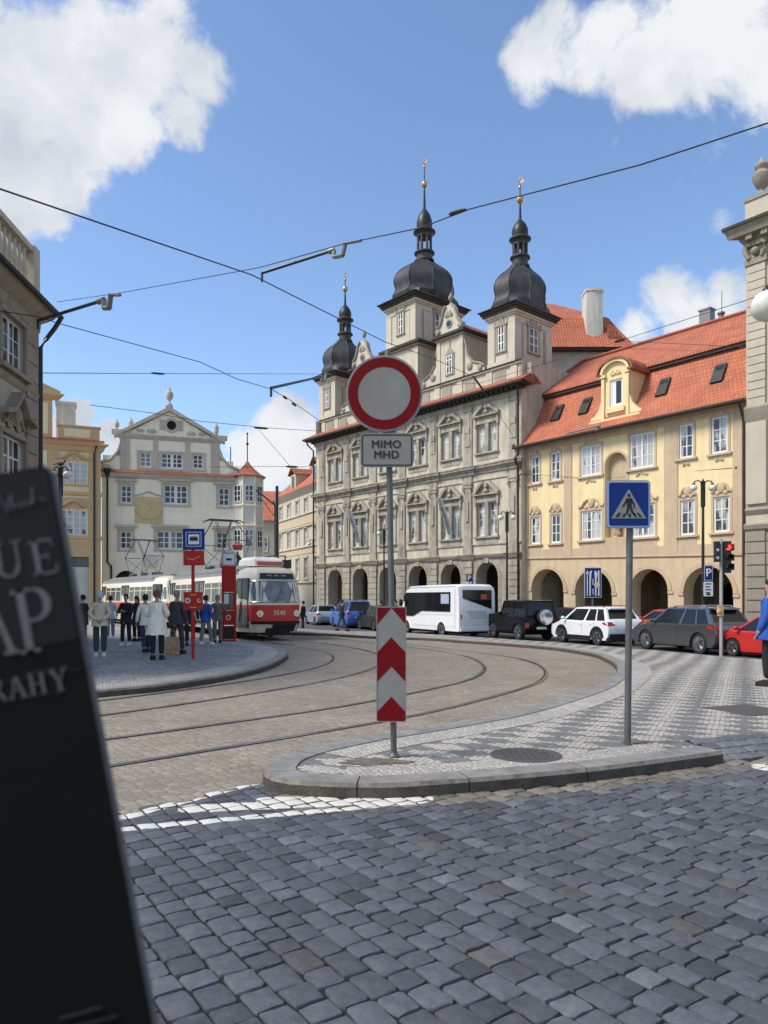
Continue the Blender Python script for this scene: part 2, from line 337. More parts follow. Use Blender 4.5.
# painted bands on the cobbles (x0,y0,x1,y1,half width)
PAINT = [(-2.15,5.57,-1.20,6.80,.050), (-2.20,5.36,.30,6.18,.045), (-1.55,5.98,.20,6.26,.10), (-1.0,6.24,.34,6.28,.07), (3.86,7.42,6.6,8.45,.15), (5.6,5.1,9.6,6.6,.22)]
def cobble_mat():
    m = bpy.data.materials.new('blue_grey_cobble'); m.use_nodes = True; nt = m.node_tree; L = nt.links
    b = nt.nodes['Principled BSDF']; b.inputs['Specular IOR Level'].default_value = .45
    at = nd(nt, 'ShaderNodeAttribute'); at.attribute_name = 'stone'
    g = nd(nt, 'ShaderNodeNewGeometry')
    n = nd(nt, 'ShaderNodeTexNoise'); n.inputs['Scale'].default_value = 16; n.inputs['Detail'].default_value = 8; n.inputs['Roughness'].default_value = .72; L.new(g.outputs['Position'], n.inputs['Vector'])
    nf = nd(nt, 'ShaderNodeTexNoise'); nf.inputs['Scale'].default_value = 150; nf.inputs['Detail'].default_value = 6; nf.inputs['Roughness'].default_value = .7; L.new(g.outputs['Position'], nf.inputs['Vector'])
    a = nd(nt, 'ShaderNodeMapRange'); a.inputs['From Min'].default_value = .3; a.inputs['From Max'].default_value = .7; a.inputs['To Min'].default_value = .70; a.inputs['To Max'].default_value = 1.22; L.new(n.outputs['Fac'], a.inputs['Value'])
    a2 = nd(nt, 'ShaderNodeMapRange'); a2.inputs['From Min'].default_value = .3; a2.inputs['From Max'].default_value = .7; a2.inputs['To Min'].default_value = .66; a2.inputs['To Max'].default_value = 1.26; L.new(nf.outputs['Fac'], a2.inputs['Value'])
    mm = nd(nt, 'ShaderNodeMath', operation='MULTIPLY'); L.new(a.outputs[0], mm.inputs[0]); L.new(a2.outputs[0], mm.inputs[1])
    vm = nd(nt, 'ShaderNodeVectorMath', operation='SCALE'); L.new(at.outputs['Color'], vm.inputs[0]); L.new(mm.outputs[0], vm.inputs['Scale'])
    # paint: distance to the painted bands, frayed by wear
    flat = nd(nt, 'ShaderNodeVectorMath', operation='MULTIPLY'); flat.inputs[1].default_value = (1,1,0); L.new(g.outputs['Position'], flat.inputs[0])
    cur = None
    for x0, y0, x1, y1, w in PAINT:
        A = Vector((x0,y0,0)); B = Vector((x1,y1,0)); ba = B-A
        s = nd(nt, 'ShaderNodeVectorMath', operation='SUBTRACT'); L.new(flat.outputs[0], s.inputs[0]); s.inputs[1].default_value = A
        d = nd(nt, 'ShaderNodeVectorMath', operation='DOT_PRODUCT'); L.new(s.outputs[0], d.inputs[0]); d.inputs[1].default_value = ba/ba.length_squared
        c = nd(nt, 'ShaderNodeClamp'); L.new(d.outputs['Value'], c.inputs[0])
        sc = nd(nt, 'ShaderNodeVectorMath', operation='SCALE'); sc.inputs[0].default_value = ba; L.new(c.outputs[0], sc.inputs['Scale'])
        s2 = nd(nt, 'ShaderNodeVectorMath', operation='SUBTRACT'); L.new(s.outputs[0], s2.inputs[0]); L.new(sc.outputs[0], s2.inputs[1])
        ln = nd(nt, 'ShaderNodeVectorMath', operation='LENGTH'); L.new(s2.outputs[0], ln.inputs[0])
        su = nd(nt, 'ShaderNodeMath', operation='SUBTRACT'); L.new(ln.outputs['Value'], su.inputs[0]); su.inputs[1].default_value = w
        if cur is None: cur = su
        else:
            mn = nd(nt, 'ShaderNodeMath', operation='MINIMUM'); L.new(cur.outputs[0], mn.inputs[0]); L.new(su.outputs[0], mn.inputs[1]); cur = mn
    wn = nd(nt, 'ShaderNodeMath', operation='MULTIPLY_ADD'); L.new(n.outputs['Fac'], wn.inputs[0]); wn.inputs[1].default_value = .09; L.new(cur.outputs[0], wn.inputs[2])
    pr = nd(nt, 'ShaderNodeMapRange'); pr.inputs['From Min'].default_value = .062; pr.inputs['From Max'].default_value = .052; L.new(wn.outputs[0], pr.inputs['Value'])
    up = nd(nt, 'ShaderNodeSeparateXYZ'); L.new(g.outputs['Normal'], up.inputs[0])
    ur = nd(nt, 'ShaderNodeMapRange'); ur.inputs['From Min'].default_value = .5; ur.inputs['From Max'].default_value = .85; L.new(up.outputs['Z'], ur.inputs['Value'])
    pf = nd(nt, 'ShaderNodeMath', operation='MULTIPLY'); L.new(pr.outputs[0], pf.inputs[0]); L.new(ur.outputs[0], pf.inputs[1])
    mx = nd(nt, 'ShaderNodeMix', data_type='RGBA'); L.new(pf.outputs[0], mx.inputs['Factor']); L.new(vm.outputs[0], mx.inputs['A']); mx.inputs['B'].default_value = (.62,.60,.54,1)
    L.new(mx.outputs['Result'], b.inputs['Base Color'])
    rr = nd(nt, 'ShaderNodeMapRange'); rr.inputs['To Min'].default_value = .42; rr.inputs['To Max'].default_value = .72; L.new(n.outputs['Fac'], rr.inputs['Value']); L.new(rr.outputs[0], b.inputs['Roughness'])
    bp = nd(nt, 'ShaderNodeBump'); bp.inputs['Strength'].default_value = .75; bp.inputs['Distance'].default_value = .012; L.new(n.outputs['Fac'], bp.inputs['Height'])
    b2 = nd(nt, 'ShaderNodeBump'); b2.inputs['Strength'].default_value = .6; b2.inputs['Distance'].default_value = .004; L.new(nf.outputs['Fac'], b2.inputs['Height']); L.new(bp.outputs['Normal'], b2.inputs['Normal'])
    L.new(b2.outputs['Normal'], b.inputs['Normal'])
    return m
M_cobble = cobble_mat()

# ---------------------------------------------------------------- ground geometry
def axis(lim, fine, step):
    a = [-900, -400, -200, -120, -90]; x = fine[0]
    while x < fine[1]: a.append(x); x += step
    return a + [95, 130, 220, 420, 900]
xs = axis(0, (-42, 42), .7); ys = axis(0, (-10, 90), .7)
mb = MB(); W_ = len(xs)
mb.v = [(x, y, gz(x, y)-(.07 if (-8 < x < 9 and -.5 < y < min(3.0+.33*(x+5), 5.2+1.15*(x+2.3)-.2) and x > -2.9) or (-9 < x < -1 and -.5 < y < 3.6) else 0)) for y in ys for x in xs]   # bedding under the loose-laid cobbles
for j in range(len(ys)-1):
    for i in range(W_-1):
        k = j*W_+i; mb.f.append((k, k+1, k+1+W_, k+W_)); mb.m.append(0)
o = mb.build('ground', M_bed, smooth=60, fixn=False); tag(o, None, None, kind='structure')

def surf(name, pts, h, m, step=.9, hf=None):
    bm = bmesh.new(); vs = [bm.verts.new((p[0], p[1], 0)) for p in pts]
    for t3 in tessellate_polygon([[Vector((p[0], p[1], 0)) for p in pts]]):
        try: bm.faces.new([vs[i] for i in t3])
        except ValueError: pass
    bmesh.ops.recalc_face_normals(bm, faces=bm.faces)
    x0, x1 = min(p[0] for p in pts), max(p[0] for p in pts); y0, y1 = min(p[1] for p in pts), max(p[1] for p in pts)
    for ax, a, b in ((0, x0, x1), (1, y0, y1)):
        t = math.ceil(a/step)*step
        while t < b:
            no = (1,0,0) if ax == 0 else (0,1,0); co = (t,0,0) if ax == 0 else (0,t,0)
            bmesh.ops.bisect_plane(bm, geom=bm.verts[:]+bm.edges[:]+bm.faces[:], plane_co=co, plane_no=no); t += step
    for v in bm.verts: v.co.z = gz(v.co.x, v.co.y)+h+(hf(v.co.x, v.co.y) if hf else 0)
    bmesh.ops.recalc_face_normals(bm, faces=bm.faces)
    if sum(f.normal.z for f in bm.faces) < 0: bmesh.ops.reverse_faces(bm, faces=bm.faces)
    me = bpy.data.meshes.new(name); bm.to_mesh(me); bm.free(); me.materials.append(m)
    me.polygons.foreach_set('use_smooth', [True]*len(me.polygons))
    o = bpy.data.objects.new(name, me); COL.objects.link(o); return tag(o, None, None, kind='structure')
def catmull(pts, n=8):
    pts = [Vector(p).to_2d() if not isinstance(p, Vector) else p.to_2d() for p in pts]; out = []
    q = [pts[0]*2-pts[1]]+pts+[pts[-1]*2-pts[-2]]
    for i in range(1, len(q)-2):
        p0, p1, p2, p3 = q[i-1:i+3]
        for k in range(n):
            t = k/n
            out.append(.5*((2*p1)+(p2-p0)*t+(2*p0-5*p1+4*p2-p3)*t*t+(3*p1-p0-3*p2+p3)*t**3))
    out.append(pts[-1]); return out
def resample(path, step):
    out = [path[0]]; acc = 0
    for a, b in zip(path[:-1], path[1:]):
        L_ = (b-a).length; t = step-acc
        while t <= L_:
            out.append(a+(b-a)*(t/L_)); t += step
        acc = (acc+L_) % step
    return out
def offset(path, d):                                  # to the left of travel
    out = []
    for i, p in enumerate(path):
        t = (path[min(i+1, len(path)-1)]-path[max(i-1, 0)]).normalized()
        out.append(p+Vector((-t.y, t.x))*d)
    return out
def kerb(name, path, width, h, side, stone=1.0, drop=None):
    """row of granite stones along path (outer edge); side=+1 pavement on the left of travel"""
    seg = .2; p = resample(path, seg); q = offset(p, side*width); qm = offset(p, side*.030)
    mb = MB(); per = max(2, int(stone/seg)); i = 0; rr = random.Random(3)
    while i < len(p)-1:
        j = min(len(p)-1, i+per+rr.choice((0, 0, 1))); rings = []
        dz = rr.uniform(-.004, .004)
        for k in range(i, j+1):
            a, b, c = p[k].copy(), q[k].copy(), qm[k].copy()
            if k == j: s_ = .045
            else: s_ = 0
            if s_:
                t = (p[k]-p[k-1]).normalized()*.010; a -= t; b -= t; c -= t
            z = gz(a.x, a.y); hh = h+dz
            if drop: hh = h*drop(k/(len(p)-1))+.004
            rings.append([(a.x, a.y, z-.12), (a.x, a.y, z+hh-.034), (c.x, c.y, z+hh), (b.x, b.y, z+hh), (b.x, b.y, z-.12)])
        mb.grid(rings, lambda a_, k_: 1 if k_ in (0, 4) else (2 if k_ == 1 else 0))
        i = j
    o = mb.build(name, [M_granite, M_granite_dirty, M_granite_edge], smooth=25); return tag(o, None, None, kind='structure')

# near paved area: outer line starts at its left tip, runs round the tram curve and away
inner_px = [(262,769),(273,758.7),(299,749.5),(336,741.5),(373,734.5),(400,730.5),(450,722.5),(519,709.5),(587,689.5),(606,679.5),(616.5,671),(614.5,662.5),(602,656),(585,651.5),(549,646.5),(500,642.6),(467,640.5),(409,637.2),(298,632.4)]
inner = [G(x, y, .14).to_2d() for x, y in inner_px]
inner += [inner[-1]+Vector((-3.1,4.6)), inner[-1]+Vector((-12,19))]
front_px = [(262,769),(267,775.5),(281.5,780),(305,782),(333,783.5),(393,784),(462,779.5),(500,776.7),(600,767.5),(705,754),(728,750.5)]
front = [G(x, y, .14).to_2d() for x, y in front_px]
front[0] = inner[0]
inner_s = catmull(inner, 10); front_s = catmull(front, 8)
loop = list(reversed(inner_s))+front_s[1:]
DT = 1-.42/sum((b-a).length for a, b in zip(loop[:-1], loop[1:]))
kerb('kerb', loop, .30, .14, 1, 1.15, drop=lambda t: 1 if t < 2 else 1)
kin = offset(resample(loop, .2), .29)
FR_END = front_s[-1]; FDIR = Vector((.93,.36)).normalized()
def front_y(x):
    if x < front_s[0].x: return None
    if x > FR_END.x: return FR_END.y+(x-FR_END.x)*FDIR.y/FDIR.x
    for a, b in zip(front_s[:-1], front_s[1:]):
        if a.x <= x <= b.x: return a.y+(b.y-a.y)*(x-a.x)/max(1e-6, b.x-a.x)
    return FR_END.y
far_px = [(298,628.2),(380,631.6),(450,635.2),(500,638.6),(560,642.6),(640,649),(700,654.2),(768,659.5)]
far = [G(x, y, .13).to_2d() for x, y in far_px]
far = [far[0]+Vector((-12,19)), far[0]+Vector((-3.1,4.6))]+far+[far[-1]+Vector((4.5,-5.5)), far[-1]+Vector((7.5,-9.2))]
far_s = catmull(far, 8)
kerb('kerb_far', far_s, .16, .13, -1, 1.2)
inn_in = offset(inner_s, -.29); fr_in = offset(front_s, .29)
# clip loop near tip
rl = resample(loop, .1)
kin = [p for p in offset(resample(loop, .12), .29) if min((p-q).length for q in rl) > .272]
endR = FR_END+FDIR*14
ap = Vector((-FDIR.y, FDIR.x))
far_in = [p for p in offset(far_s, -.15)]
plaza = kin + [FR_END+ap*.62+FDIR*.0, endR+ap*.62] + list(reversed(far_in))[4:-2]
surf('plaza_pavement', plaza, .128, M_mosaic)
# pale border rows along both kerbs
def strip(name, path, d0, d1, h, m):
    a = offset(path, d0); b = offset(path, d1); mb = MB()
    for k in range(len(a)-1):
        mb.face([(p.x, p.y, gz(p.x, p.y)+h) for p in (a[k], a[k+1], b[k+1], b[k])])
    o = mb.build(name, m, smooth=60, fixn=False); return tag(o, None, None, kind='structure')
strip('paving_border', resample(inner_s, .25)[4:], -.28, -.72, .133, M_mosaic_w)
strip('paving_border_front', resample(front_s, .25)[4:-1], .28, .66, .135, M_mosaic_w)
# apron of setts at the dropped kerb, cobbles
rs = random.Random(11)
def stones(name, keep, hz, ang, pitch, l0, l1, box, colf, matl, jit=.0058, gap=.011, dome=.0006):
    ca, sa = math.cos(ang), math.sin(ang); V = []; Fc = []; C = []
    ext_ = 14
    r = -ext_
    while r < ext_:
        pw = pitch*rs.uniform(.94, 1.08)
        s = -ext_+rs.uniform(0, .2); ph = rs.uniform(0, 6)
        while s < ext_:
            ln = rs.uniform(l0, l1)
            cx_, cy_ = s+ln/2, r+pw/2+.012*math.sin(s*1.1+r*.25)+.005*math.sin(s*3.1+r*.6)
            x, y = box[0]+cx_*ca-cy_*sa, box[1]+cx_*sa+cy_*ca
            if keep(x, y):
                a, b = ln/2-gap/2, pw/2-gap/2
                tz = rs.uniform(-.0028, .0028); tx, ty = rs.uniform(-.026, .026), rs.uniform(-.026, .026)
                out = []
                NS = 4; 
                cut = min(a, b)*rs.uniform(.10, .24)
                base = [(-a+cut,-b),(0,-b),(a-cut,-b),(a,-b+cut),(a,0),(a,b-cut),(a-cut,b),(0,b),(-a+cut,b),(-a,b-cut),(-a,0),(-a,-b+cut)]
                base = [(u+rs.uniform(-jit, jit), w+rs.uniform(-jit, jit)) for u, w in base]
                i0 = len(V); n = len(base)
                for sc, z in ((1.02, -.035), (1.0, -.010), (.955, -.001), (.86, .0018)):
                    for u, w in base:
                        uu, ww = u*sc, w*sc
                        if sc < .95: uu = math.copysign(max(0, abs(u)-(1-sc)*.075), u); ww = math.copysign(max(0, abs(w)-(1-sc)*.075), w)
                        X = x+uu*ca-ww*sa; Yy = y+uu*sa+ww*ca
                        V.append((X, Yy, hz(X, Yy)+z+tz+(tx*uu+ty*ww if z > -.03 else 0)))
                V.append((x, y, hz(x, y)+.0022+dome+tz))
                for q in range(3):
                    for k in range(n):
                        k2 = (k+1) % n; Fc.append((i0+q*n+k, i0+q*n+k2, i0+(q+1)*n+k2, i0+(q+1)*n+k))
                for k in range(n): Fc.append((i0+3*n+k, i0+3*n+(k+1) % n, i0+4*n))
                c = colf(x, y); C += [c]*(4*n+1)
            s += ln
        r += pw
    me = bpy.data.meshes.new(name); me.from_pydata(V, [], Fc); me.materials.append(matl)
    at = me.color_attributes.new('stone', 'FLOAT_COLOR', 'POINT')
    flat = []
    for c in C: flat += [c[0], c[1], c[2], 1.0]
    at.data.foreach_set('color', flat)
    me.polygons.foreach_set('use_smooth', [True]*len(me.polygons)); me.set_sharp_from_angle(angle=R(40)); me.update()
    o = bpy.data.objects.new(name, me); COL.objects.link(o); return tag(o, None, None, kind='structure')

LB = [(-1.16,6.72),(-2.10,5.70),(-6.0,4.55),(-14,2.0)]
def left_bound(x):
    for a, b in zip(LB[:-1], LB[1:]):
        if b[0] <= x <= a[0]: return a[1]+(b[1]-a[1])*(x-a[0])/(b[0]-a[0])
    return None
def yb(x):
    if x >= LB[0][0]:
        f = front_y(x); return f+.05 if f is not None else 6.75
    return left_bound(x)
def keep_c(x, y):
    if not (-9 < x < 10 and -.8 < y): return False
    b = yb(x); return b is not None and y < b+(.10 if x < -1.0 else 0)
def colc(x, y):
    b = yb(x); k = rs.uniform(.70, 1.22)
    base = (.090, .096, .109)
    t = rs.random()
    if t < .012: base = (.098, .098, .094)
    elif t < .10: base = (.066, .071, .082)
    elif t < .16: base = (.122, .128, .141)
    d = b-y
    if x > -.9 and d < .42: 
        w = sm((.42-d)/.16); br = (.20, .175, .135); base = tuple(base[i]*(1-w)+br[i]*w for i in range(3))
    return tuple(c*k for c in base)
stones('road_cobbles', keep_c, lambda x, y: .018, R(-56), .150, .140, .225, (0, 4), colc, M_cobble)
max_j = .007
surf('road_joints', [(-9.2,-1),(10.2,-1),(10.2,10.2),(FR_END.x+.05,FR_END.y+.04)]+[(p.x, p.y+.03) for p in reversed(front_s[:-1])]+[(-1.25,6.76),(-2.1,5.68),(-6,4.53),(-9.2,3.55)], max_j, M_jointdirt, step=3)
apr = lambda x, y: (Vector((x, y))-FR_END).dot(ap)
def keep_a(x, y):
    d = apr(x, y); s = (Vector((x, y))-FR_END).dot(FDIR); return 0.0 < d < .60 and .07 < s < 12
def hap(x, y): return .016+.115*max(0, min(1, apr(x, y)/.6))
def apc(x, y):
    k = rs.uniform(.9, 1.45); return (.115*k, .118*k, .123*k)
stones('apron_setts', keep_a, hap, math.atan2(FDIR.y, FDIR.x), .145, .15, .26, (FR_END.x, FR_END.y), apc, M_cobble)
surf('apron_base', [FR_END-FDIR*.02, FR_END+FDIR*12, FR_END+FDIR*12+ap*.64, FR_END+ap*.64], 0, M_jointdirt, step=5, hf=lambda x, y: .002+.118*max(0, min(1, apr(x, y)/.6)))

# the carriageway beyond the paved area, pavement in front of the arcades
def fline(P0, P1, d):                                # offset facade line towards the square
    u = (P1-P0).normalized(); n = Vector((u.y, -u.x)); return P0+n*d, P1+n*d
TH0, TH1 = Vector(((316-CX)/F*63.9, 63.9)), Vector(((522-CX)/F*47.0, 47.0))
YE0, YE1 = Vector(((521-CX)/F*47.6, 47.6)), Vector(((748-CX)/F*36.2, 36.2))
road = [p for p in far_s]
yu = (YE1-YE0).normalized(); tu = (TH1-TH0).normalized()
sw = [YE1+yu*16+Vector((-2.6,-2.0)), YE0+Vector((-2.4,-1.9)), TH0+Vector((-2.3,-2.0))-tu*0, TH0-tu*14+Vector((-2.3,-2.0))]
surf('carriageway', road+sw, .006, M_asphalt, step=2.2)
swl = catmull([sw[0], sw[1], sw[2], sw[3]], 14)
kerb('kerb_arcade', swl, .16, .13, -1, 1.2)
surf('arcade_pavement', offset(swl, -.15)+[TH0-tu*14+Vector((5,6)), TH1+Vector((5,5)), YE1+yu*16+Vector((6,6))], .126, M_mosaic_g, step=2.2)

# tram stop island
st_px = [(225,640.5),(255,642.5),(280,647),(287,654),(270,664),(240,672),(200,679),(150,685.5),(95,690.5)]
st = [G(x, y, .13).to_2d() for x, y in st_px]
st = [Vector((-21.6,53)), Vector((-14.6,41)), Vector((-9.1,32.4))]+st+[st[-1]+Vector((-1.9,-2.2)), st[-1]+Vector((-5.5,-6.2))]
st_s = catmull(st, 8)
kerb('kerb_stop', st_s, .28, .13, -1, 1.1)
surf('stop_pavement', offset(st_s, -.27)+[Vector((-24,8)), Vector((-34,30)), Vector((-34,58)), Vector((-22.5,55))], .122, M_mosaic_g, step=3)
strip('stop_paving_border', resample(st_s, .3), -.27, -.95, .127, M_mosaic_w)

# tram tracks (centre lines)
T1 = [(-13,-1.5),(-7.4,4.2),(-3.1,8.25),(-1.35,9.95),(0,11.4),(1.45,13.5),(2.5,15.4),(3.1,17.6),(3.25,20),(3.0,22.6),(2.0,25.6),(.2,29.2),(-1.7,32.6),(-5.2,38.7),(-13,52.2),(-22,68)]
T2 = [(-15.5,-.5),(-8.8,6.6),(-4.5,11.5),(-2.25,14.9),(-1.1,17.7),(-.72,20.6),(-1.2,23.7),(-2.4,26.6),(-4.32,29.9),(-8.0,36.3),(-14.3,46.0),(-22,58)]
for nm, T in (('tram_track_outer', T1), ('tram_track_stop', T2)):
    c = resample(catmull(T, 12), .3); mb = MB()
    for s in (-1, 1):
        for d0, d1, h, mi in ((.7175, .7175+.052, .013, 0), (.7175-.040, .7175, .009, 1), (.7175-.055, .7175-.040, .013, 0)):
            a = offset(c, s*d0); b = offset(c, s*d1)
            for k in range(len(a)-1):
                mb.face([(p.x, p.y, gz(p.x, p.y)+h) for p in (a[k], a[k+1], b[k+1], b[k])], mi)
    tag(mb.build(nm, [M_steel, M_groove], smooth=60, fixn=False), None, None, kind='structure')

# iron covers, soil round the poles
def disc(name, c, r, h, m, label, cat, rim=True, sq=None):
    mb = MB(); z = gz(c.x, c.y)+h
    if sq:
        (ux, uy), (a, b) = sq; e = Vector((ux, uy)); f = Vector((-uy, ux))
        q = [c.to_2d()+e*i*a+f*j*b for i, j in ((-1,-1),(1,-1),(1,1),(-1,1))]
        mb.extz([(p.x, p.y) for p in q], z-.02, z+.006)
    else:
        mb.lathe([(r,-.02),(r,.004),(r-.015,.007),(r-.06,.007),(r-.065,.003),(.05,.003)], (c.x,c.y,z), 40)
        for k in range(-4, 5):
            for j in range(-4, 5):
                x, y = c.x+k*.07, c.y+j*.07
                if math.hypot(k*.07, j*.07) < r-.1: mb.box(x-.022, x+.022, y-.022, y+.022, z+.002, z+.008)
    return tag(mb.build(name, m), label, cat)
disc('manhole_cover', G(526,755.5,.13), .36, .134, M_coveriron, 'round cast iron manhole cover set in the checkered mosaic pavement', 'manhole cover')
disc('utility_cover', G(748,710,.13), 0, .131, M_coveriron, 'square brownish cover plate in the mosaic pavement near the blue-jacketed person', 'utility cover', sq=((.93,.36),(.42,.42)))
def blob(name, c, rx, ry, h, m):
    mb = MB(); z = gz(c.x, c.y)+h; n = 26
    pts = []
    for k in range(n):
        t = 2*math.pi*k/n; q = 1+.75*noise.noise(Vector((math.cos(t)*2.6+c.x, math.sin(t)*2.6, 3)))
        pts.append((c.x+rx*q*math.cos(t), c.y+ry*q*math.sin(t)))
    mb.grid([[(x, y, z) for x, y in pts], [(c.x+(x-c.x)*.75, c.y+(y-c.y)*.75, z+.003) for x, y in pts]])
    o = mb.build(name, m); return tag(o, None, None, kind='structure')
blob('bare_soil', G(375,762,.13), .36, .13, .133, M_soil)
blob('bare_soil_crossing_pole', G(638,742,.13), .16, .07, .131, M_soil)
# ---------------------------------------------------------------- facades
M_th_wall = mat('beige_plaster', (.56,.50,.385), .85, .20, 1.5, bump=.2, streak=.26)
M_th_trim = mat('grey_stone_trim', (.385,.342,.272), .85, .30, 2.2, bump=.35, streak=.34)
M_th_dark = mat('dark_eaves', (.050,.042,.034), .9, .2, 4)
M_th_tower = mat('tower_plaster', (.55,.495,.385), .85, .12, 1.0, bump=.12, streak=.14)
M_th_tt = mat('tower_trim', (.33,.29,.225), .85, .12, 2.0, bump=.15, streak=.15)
M_vault = mat('arcade_vault', (.36,.31,.24), .9, .2, 2.0)
M_vault_dark = mat('arcade_back_wall', (.022,.018,.015), .9, .3, 1.5)  # near-black colour stands in for the shade inside arcades and gateways

class Face:
    def __init__(s, P0, P1):
        s.P0, s.P1 = P0, P1; s.L = (P1-P0).length; s.u = (P1-P0).normalized(); s.n = Vector((-s.u.y, s.u.x))   # n points into the building
        s.rz = math.atan2(s.u.y, s.u.x)
    def hit(s, px, py, back=0.0):
        o = s.P0+s.n*back; r = (px-CX)/F
        t = (r*o.y-o.x)/(s.u.x-r*s.u.y); Y = o.y+s.u.y*t
        return t, CAMZ+(HY-py)*Y/F
def ring_rect(mb, x0, x1, y0, y1, z0, z1, out, mi=0):
    mb.box(x0-out, x1+out, y0-out, y1+out, z0, z1, mi)
def band(mb, x0, x1, y, prof, mi=0, ret=True):
    """moulding along the wall: prof = [(z, projection)...] bottom to top; returns round both ends"""
    pts = [(y+.02, prof[0][0])]+[(y-p, z) for z, p in prof]+[(y+.02, prof[-1][0])]
    rings = []
    for xx, sgn in ((x0, -1), (x1, 1)):
        rings.append([(xx+(sgn*(y-a) if ret else 0), a, z) for a, z in pts])
    mb.grid(rings, mi)
def ornament(mb, c, w, h, seed, y=0, mi=0, d=.09):
    """stucco cartouche: shell between two scrolls"""
    q = random.Random(seed); x, z = c
    mb.sph((x, y-.02, z+h*.45), h*.38, mi, 6, (.8, .3, 1))
    for s in (-1, 1):
        pts = [(x+s*w*.12, y-.03, z+h*.75), (x+s*w*.26, y-.05, z+h*.55), (x+s*w*.36, y-.05, z+h*.2), (x+s*w*.47, y-.04, z+h*.12), (x+s*w*.5, y-.03, z+h*.34)]
        mb.tube(pts, [.03*h+.02, .05*h+.02, .05*h+.02, .045*h+.02, .02], 6, mi)
        mb.sph((x+s*w*.2, y-.02, z+h*.12), h*.16, mi, 5, (1.2, .4, 1))
def ball_finial(mb, c, s=1.0, mi=0):
    mb.lathe([(.16*s,0),(.16*s,.12*s),(.07*s,.18*s),(.06*s,.3*s),(.10*s,.34*s),(.19*s,.46*s),(.22*s,.62*s),(.19*s,.78*s),(.08*s,.88*s),(.09*s,.95*s),(.04*s,1.04*s),(.01,1.15*s)], c, 12, mi)

# ================================================================ town hall
TF = Face(TH0, TH1); TL = TF.L
th = thing('town_hall', (TH0.x, TH0.y, 0), TF.rz, 'beige baroque town hall with three onion-domed towers and an arcade of round arches', 'town hall')
bays = [2.75+3.34*i for i in range(6)]; 
mb = MB()
ops = [dict(x0=c-.95, x1=c+.95, z0=-1, z1=4.12, arch=True, depth=1.0) for c in bays]
wall_open(mb, 0, TL, -1, 4.35, ops, 0, mi=0, rmi=2)
wn = []
for c in bays:
    for dx in (-.52, .52):
        for z0, z1 in ((5.85, 8.1), (11.45, 13.35)):
            wn.append((c+dx, z0, z1))
ops = [dict(x0=x-.37, x1=x+.37, z0=a, z1=b, depth=.22) for x, a, b in wn]
wall_open(mb, 0, TL, 4.35, 15.0, ops, 0, mi=1, rmi=0)
mb.face([(TL,0,-1),(TL,14,-1),(TL,14,17),(TL,0,17)], 1); mb.face([(0,0,-1),(0,14,-1),(0,14,17),(0,0,17)], 1)
mb.face([(0,14,-1),(TL,14,-1),(TL,14,17),(0,14,17)], 1)
mb.build('wall', [M_th_trim, M_th_wall, M_vault], th)
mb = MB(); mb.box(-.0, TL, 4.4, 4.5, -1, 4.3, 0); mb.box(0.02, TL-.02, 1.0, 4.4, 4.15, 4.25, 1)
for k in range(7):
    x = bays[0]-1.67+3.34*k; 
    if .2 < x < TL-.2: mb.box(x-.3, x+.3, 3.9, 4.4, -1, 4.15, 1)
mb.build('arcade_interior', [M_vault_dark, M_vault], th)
# rusticated arcade storey: courses proud of the wall, archivolts
mb = MB()
edges = [0.0]+[bays[i]+1.67 for i in range(5)]+[TL]
def pil(x): return x
px_ = [bays[0]-1.67-.1]+[c+1.67 for c in bays[:-1]]+[TL-.62]
for x in px_:
    z = -.6
    while z < 4.2:
        mb.box(x-.42, x+.42, -.16, .02, z, z+.40); z += .44
    mb.box(x-.48, x+.48, -.2, .02, -.9, .25)
for c in bays:
    n = 14
    for k in range(n):
        a0, a1 = math.pi*k/n+.012, math.pi*(k+1)/n-.012
        q = [(c-r*math.cos(a), 3.17+r*math.sin(a)) for r, a in ((.95,a0),(1.17,a0),(1.17,a1),(.95,a1))]
        mb.ext(q, -.05, .02)
    mb.ext([(c-.16,4.05),(c+.16,4.05),(c+.22,4.36),(c-.22,4.36)], -.10, .02)
    for s in (-1, 1): 
        z = -.6
        while z < 3.1: mb.box(min(c+s*.97, c+s*1.2), max(c+s*.97, c+s*1.2), -.04, .02, z, z+.40); z += .44
mb.build('rustication', M_th_trim, th)
mb = MB()
band(mb, 0, TL, 0, [(4.35,.06),(4.42,.14),(4.55,.2),(4.62,.22),(4.66,.1)])
band(mb, 0, TL, 0, [(5.2,.03),(5.26,.07),(5.32,.07),(5.34,.02)])
band(mb, 0, TL, 0, [(10.02,.03),(10.06,.09),(10.22,.10),(10.24,.16),(10.36,.20),(10.38,.32),(10.52,.34),(10.54,.38),(10.60,.38),(10.62,.05)])
band(mb, 0, TL, 0, [(9.55,.03),(9.6,.07),(9.66,.03)])
for x in px_:                                       # entablature breaks forward over the pilasters
    band(mb, x-.5, x+.5, -.02, [(10.00,.10),(10.04,.17),(10.22,.18),(10.24,.24),(10.36,.28),(10.38,.40),(10.52,.42),(10.54,.46),(10.61,.46),(10.63,.12)])
    band(mb, x-.5, x+.5, -.02, [(4.33,.12),(4.5,.2),(4.63,.28),(4.68,.14)])
mb.build('cornice', M_th_trim, th)
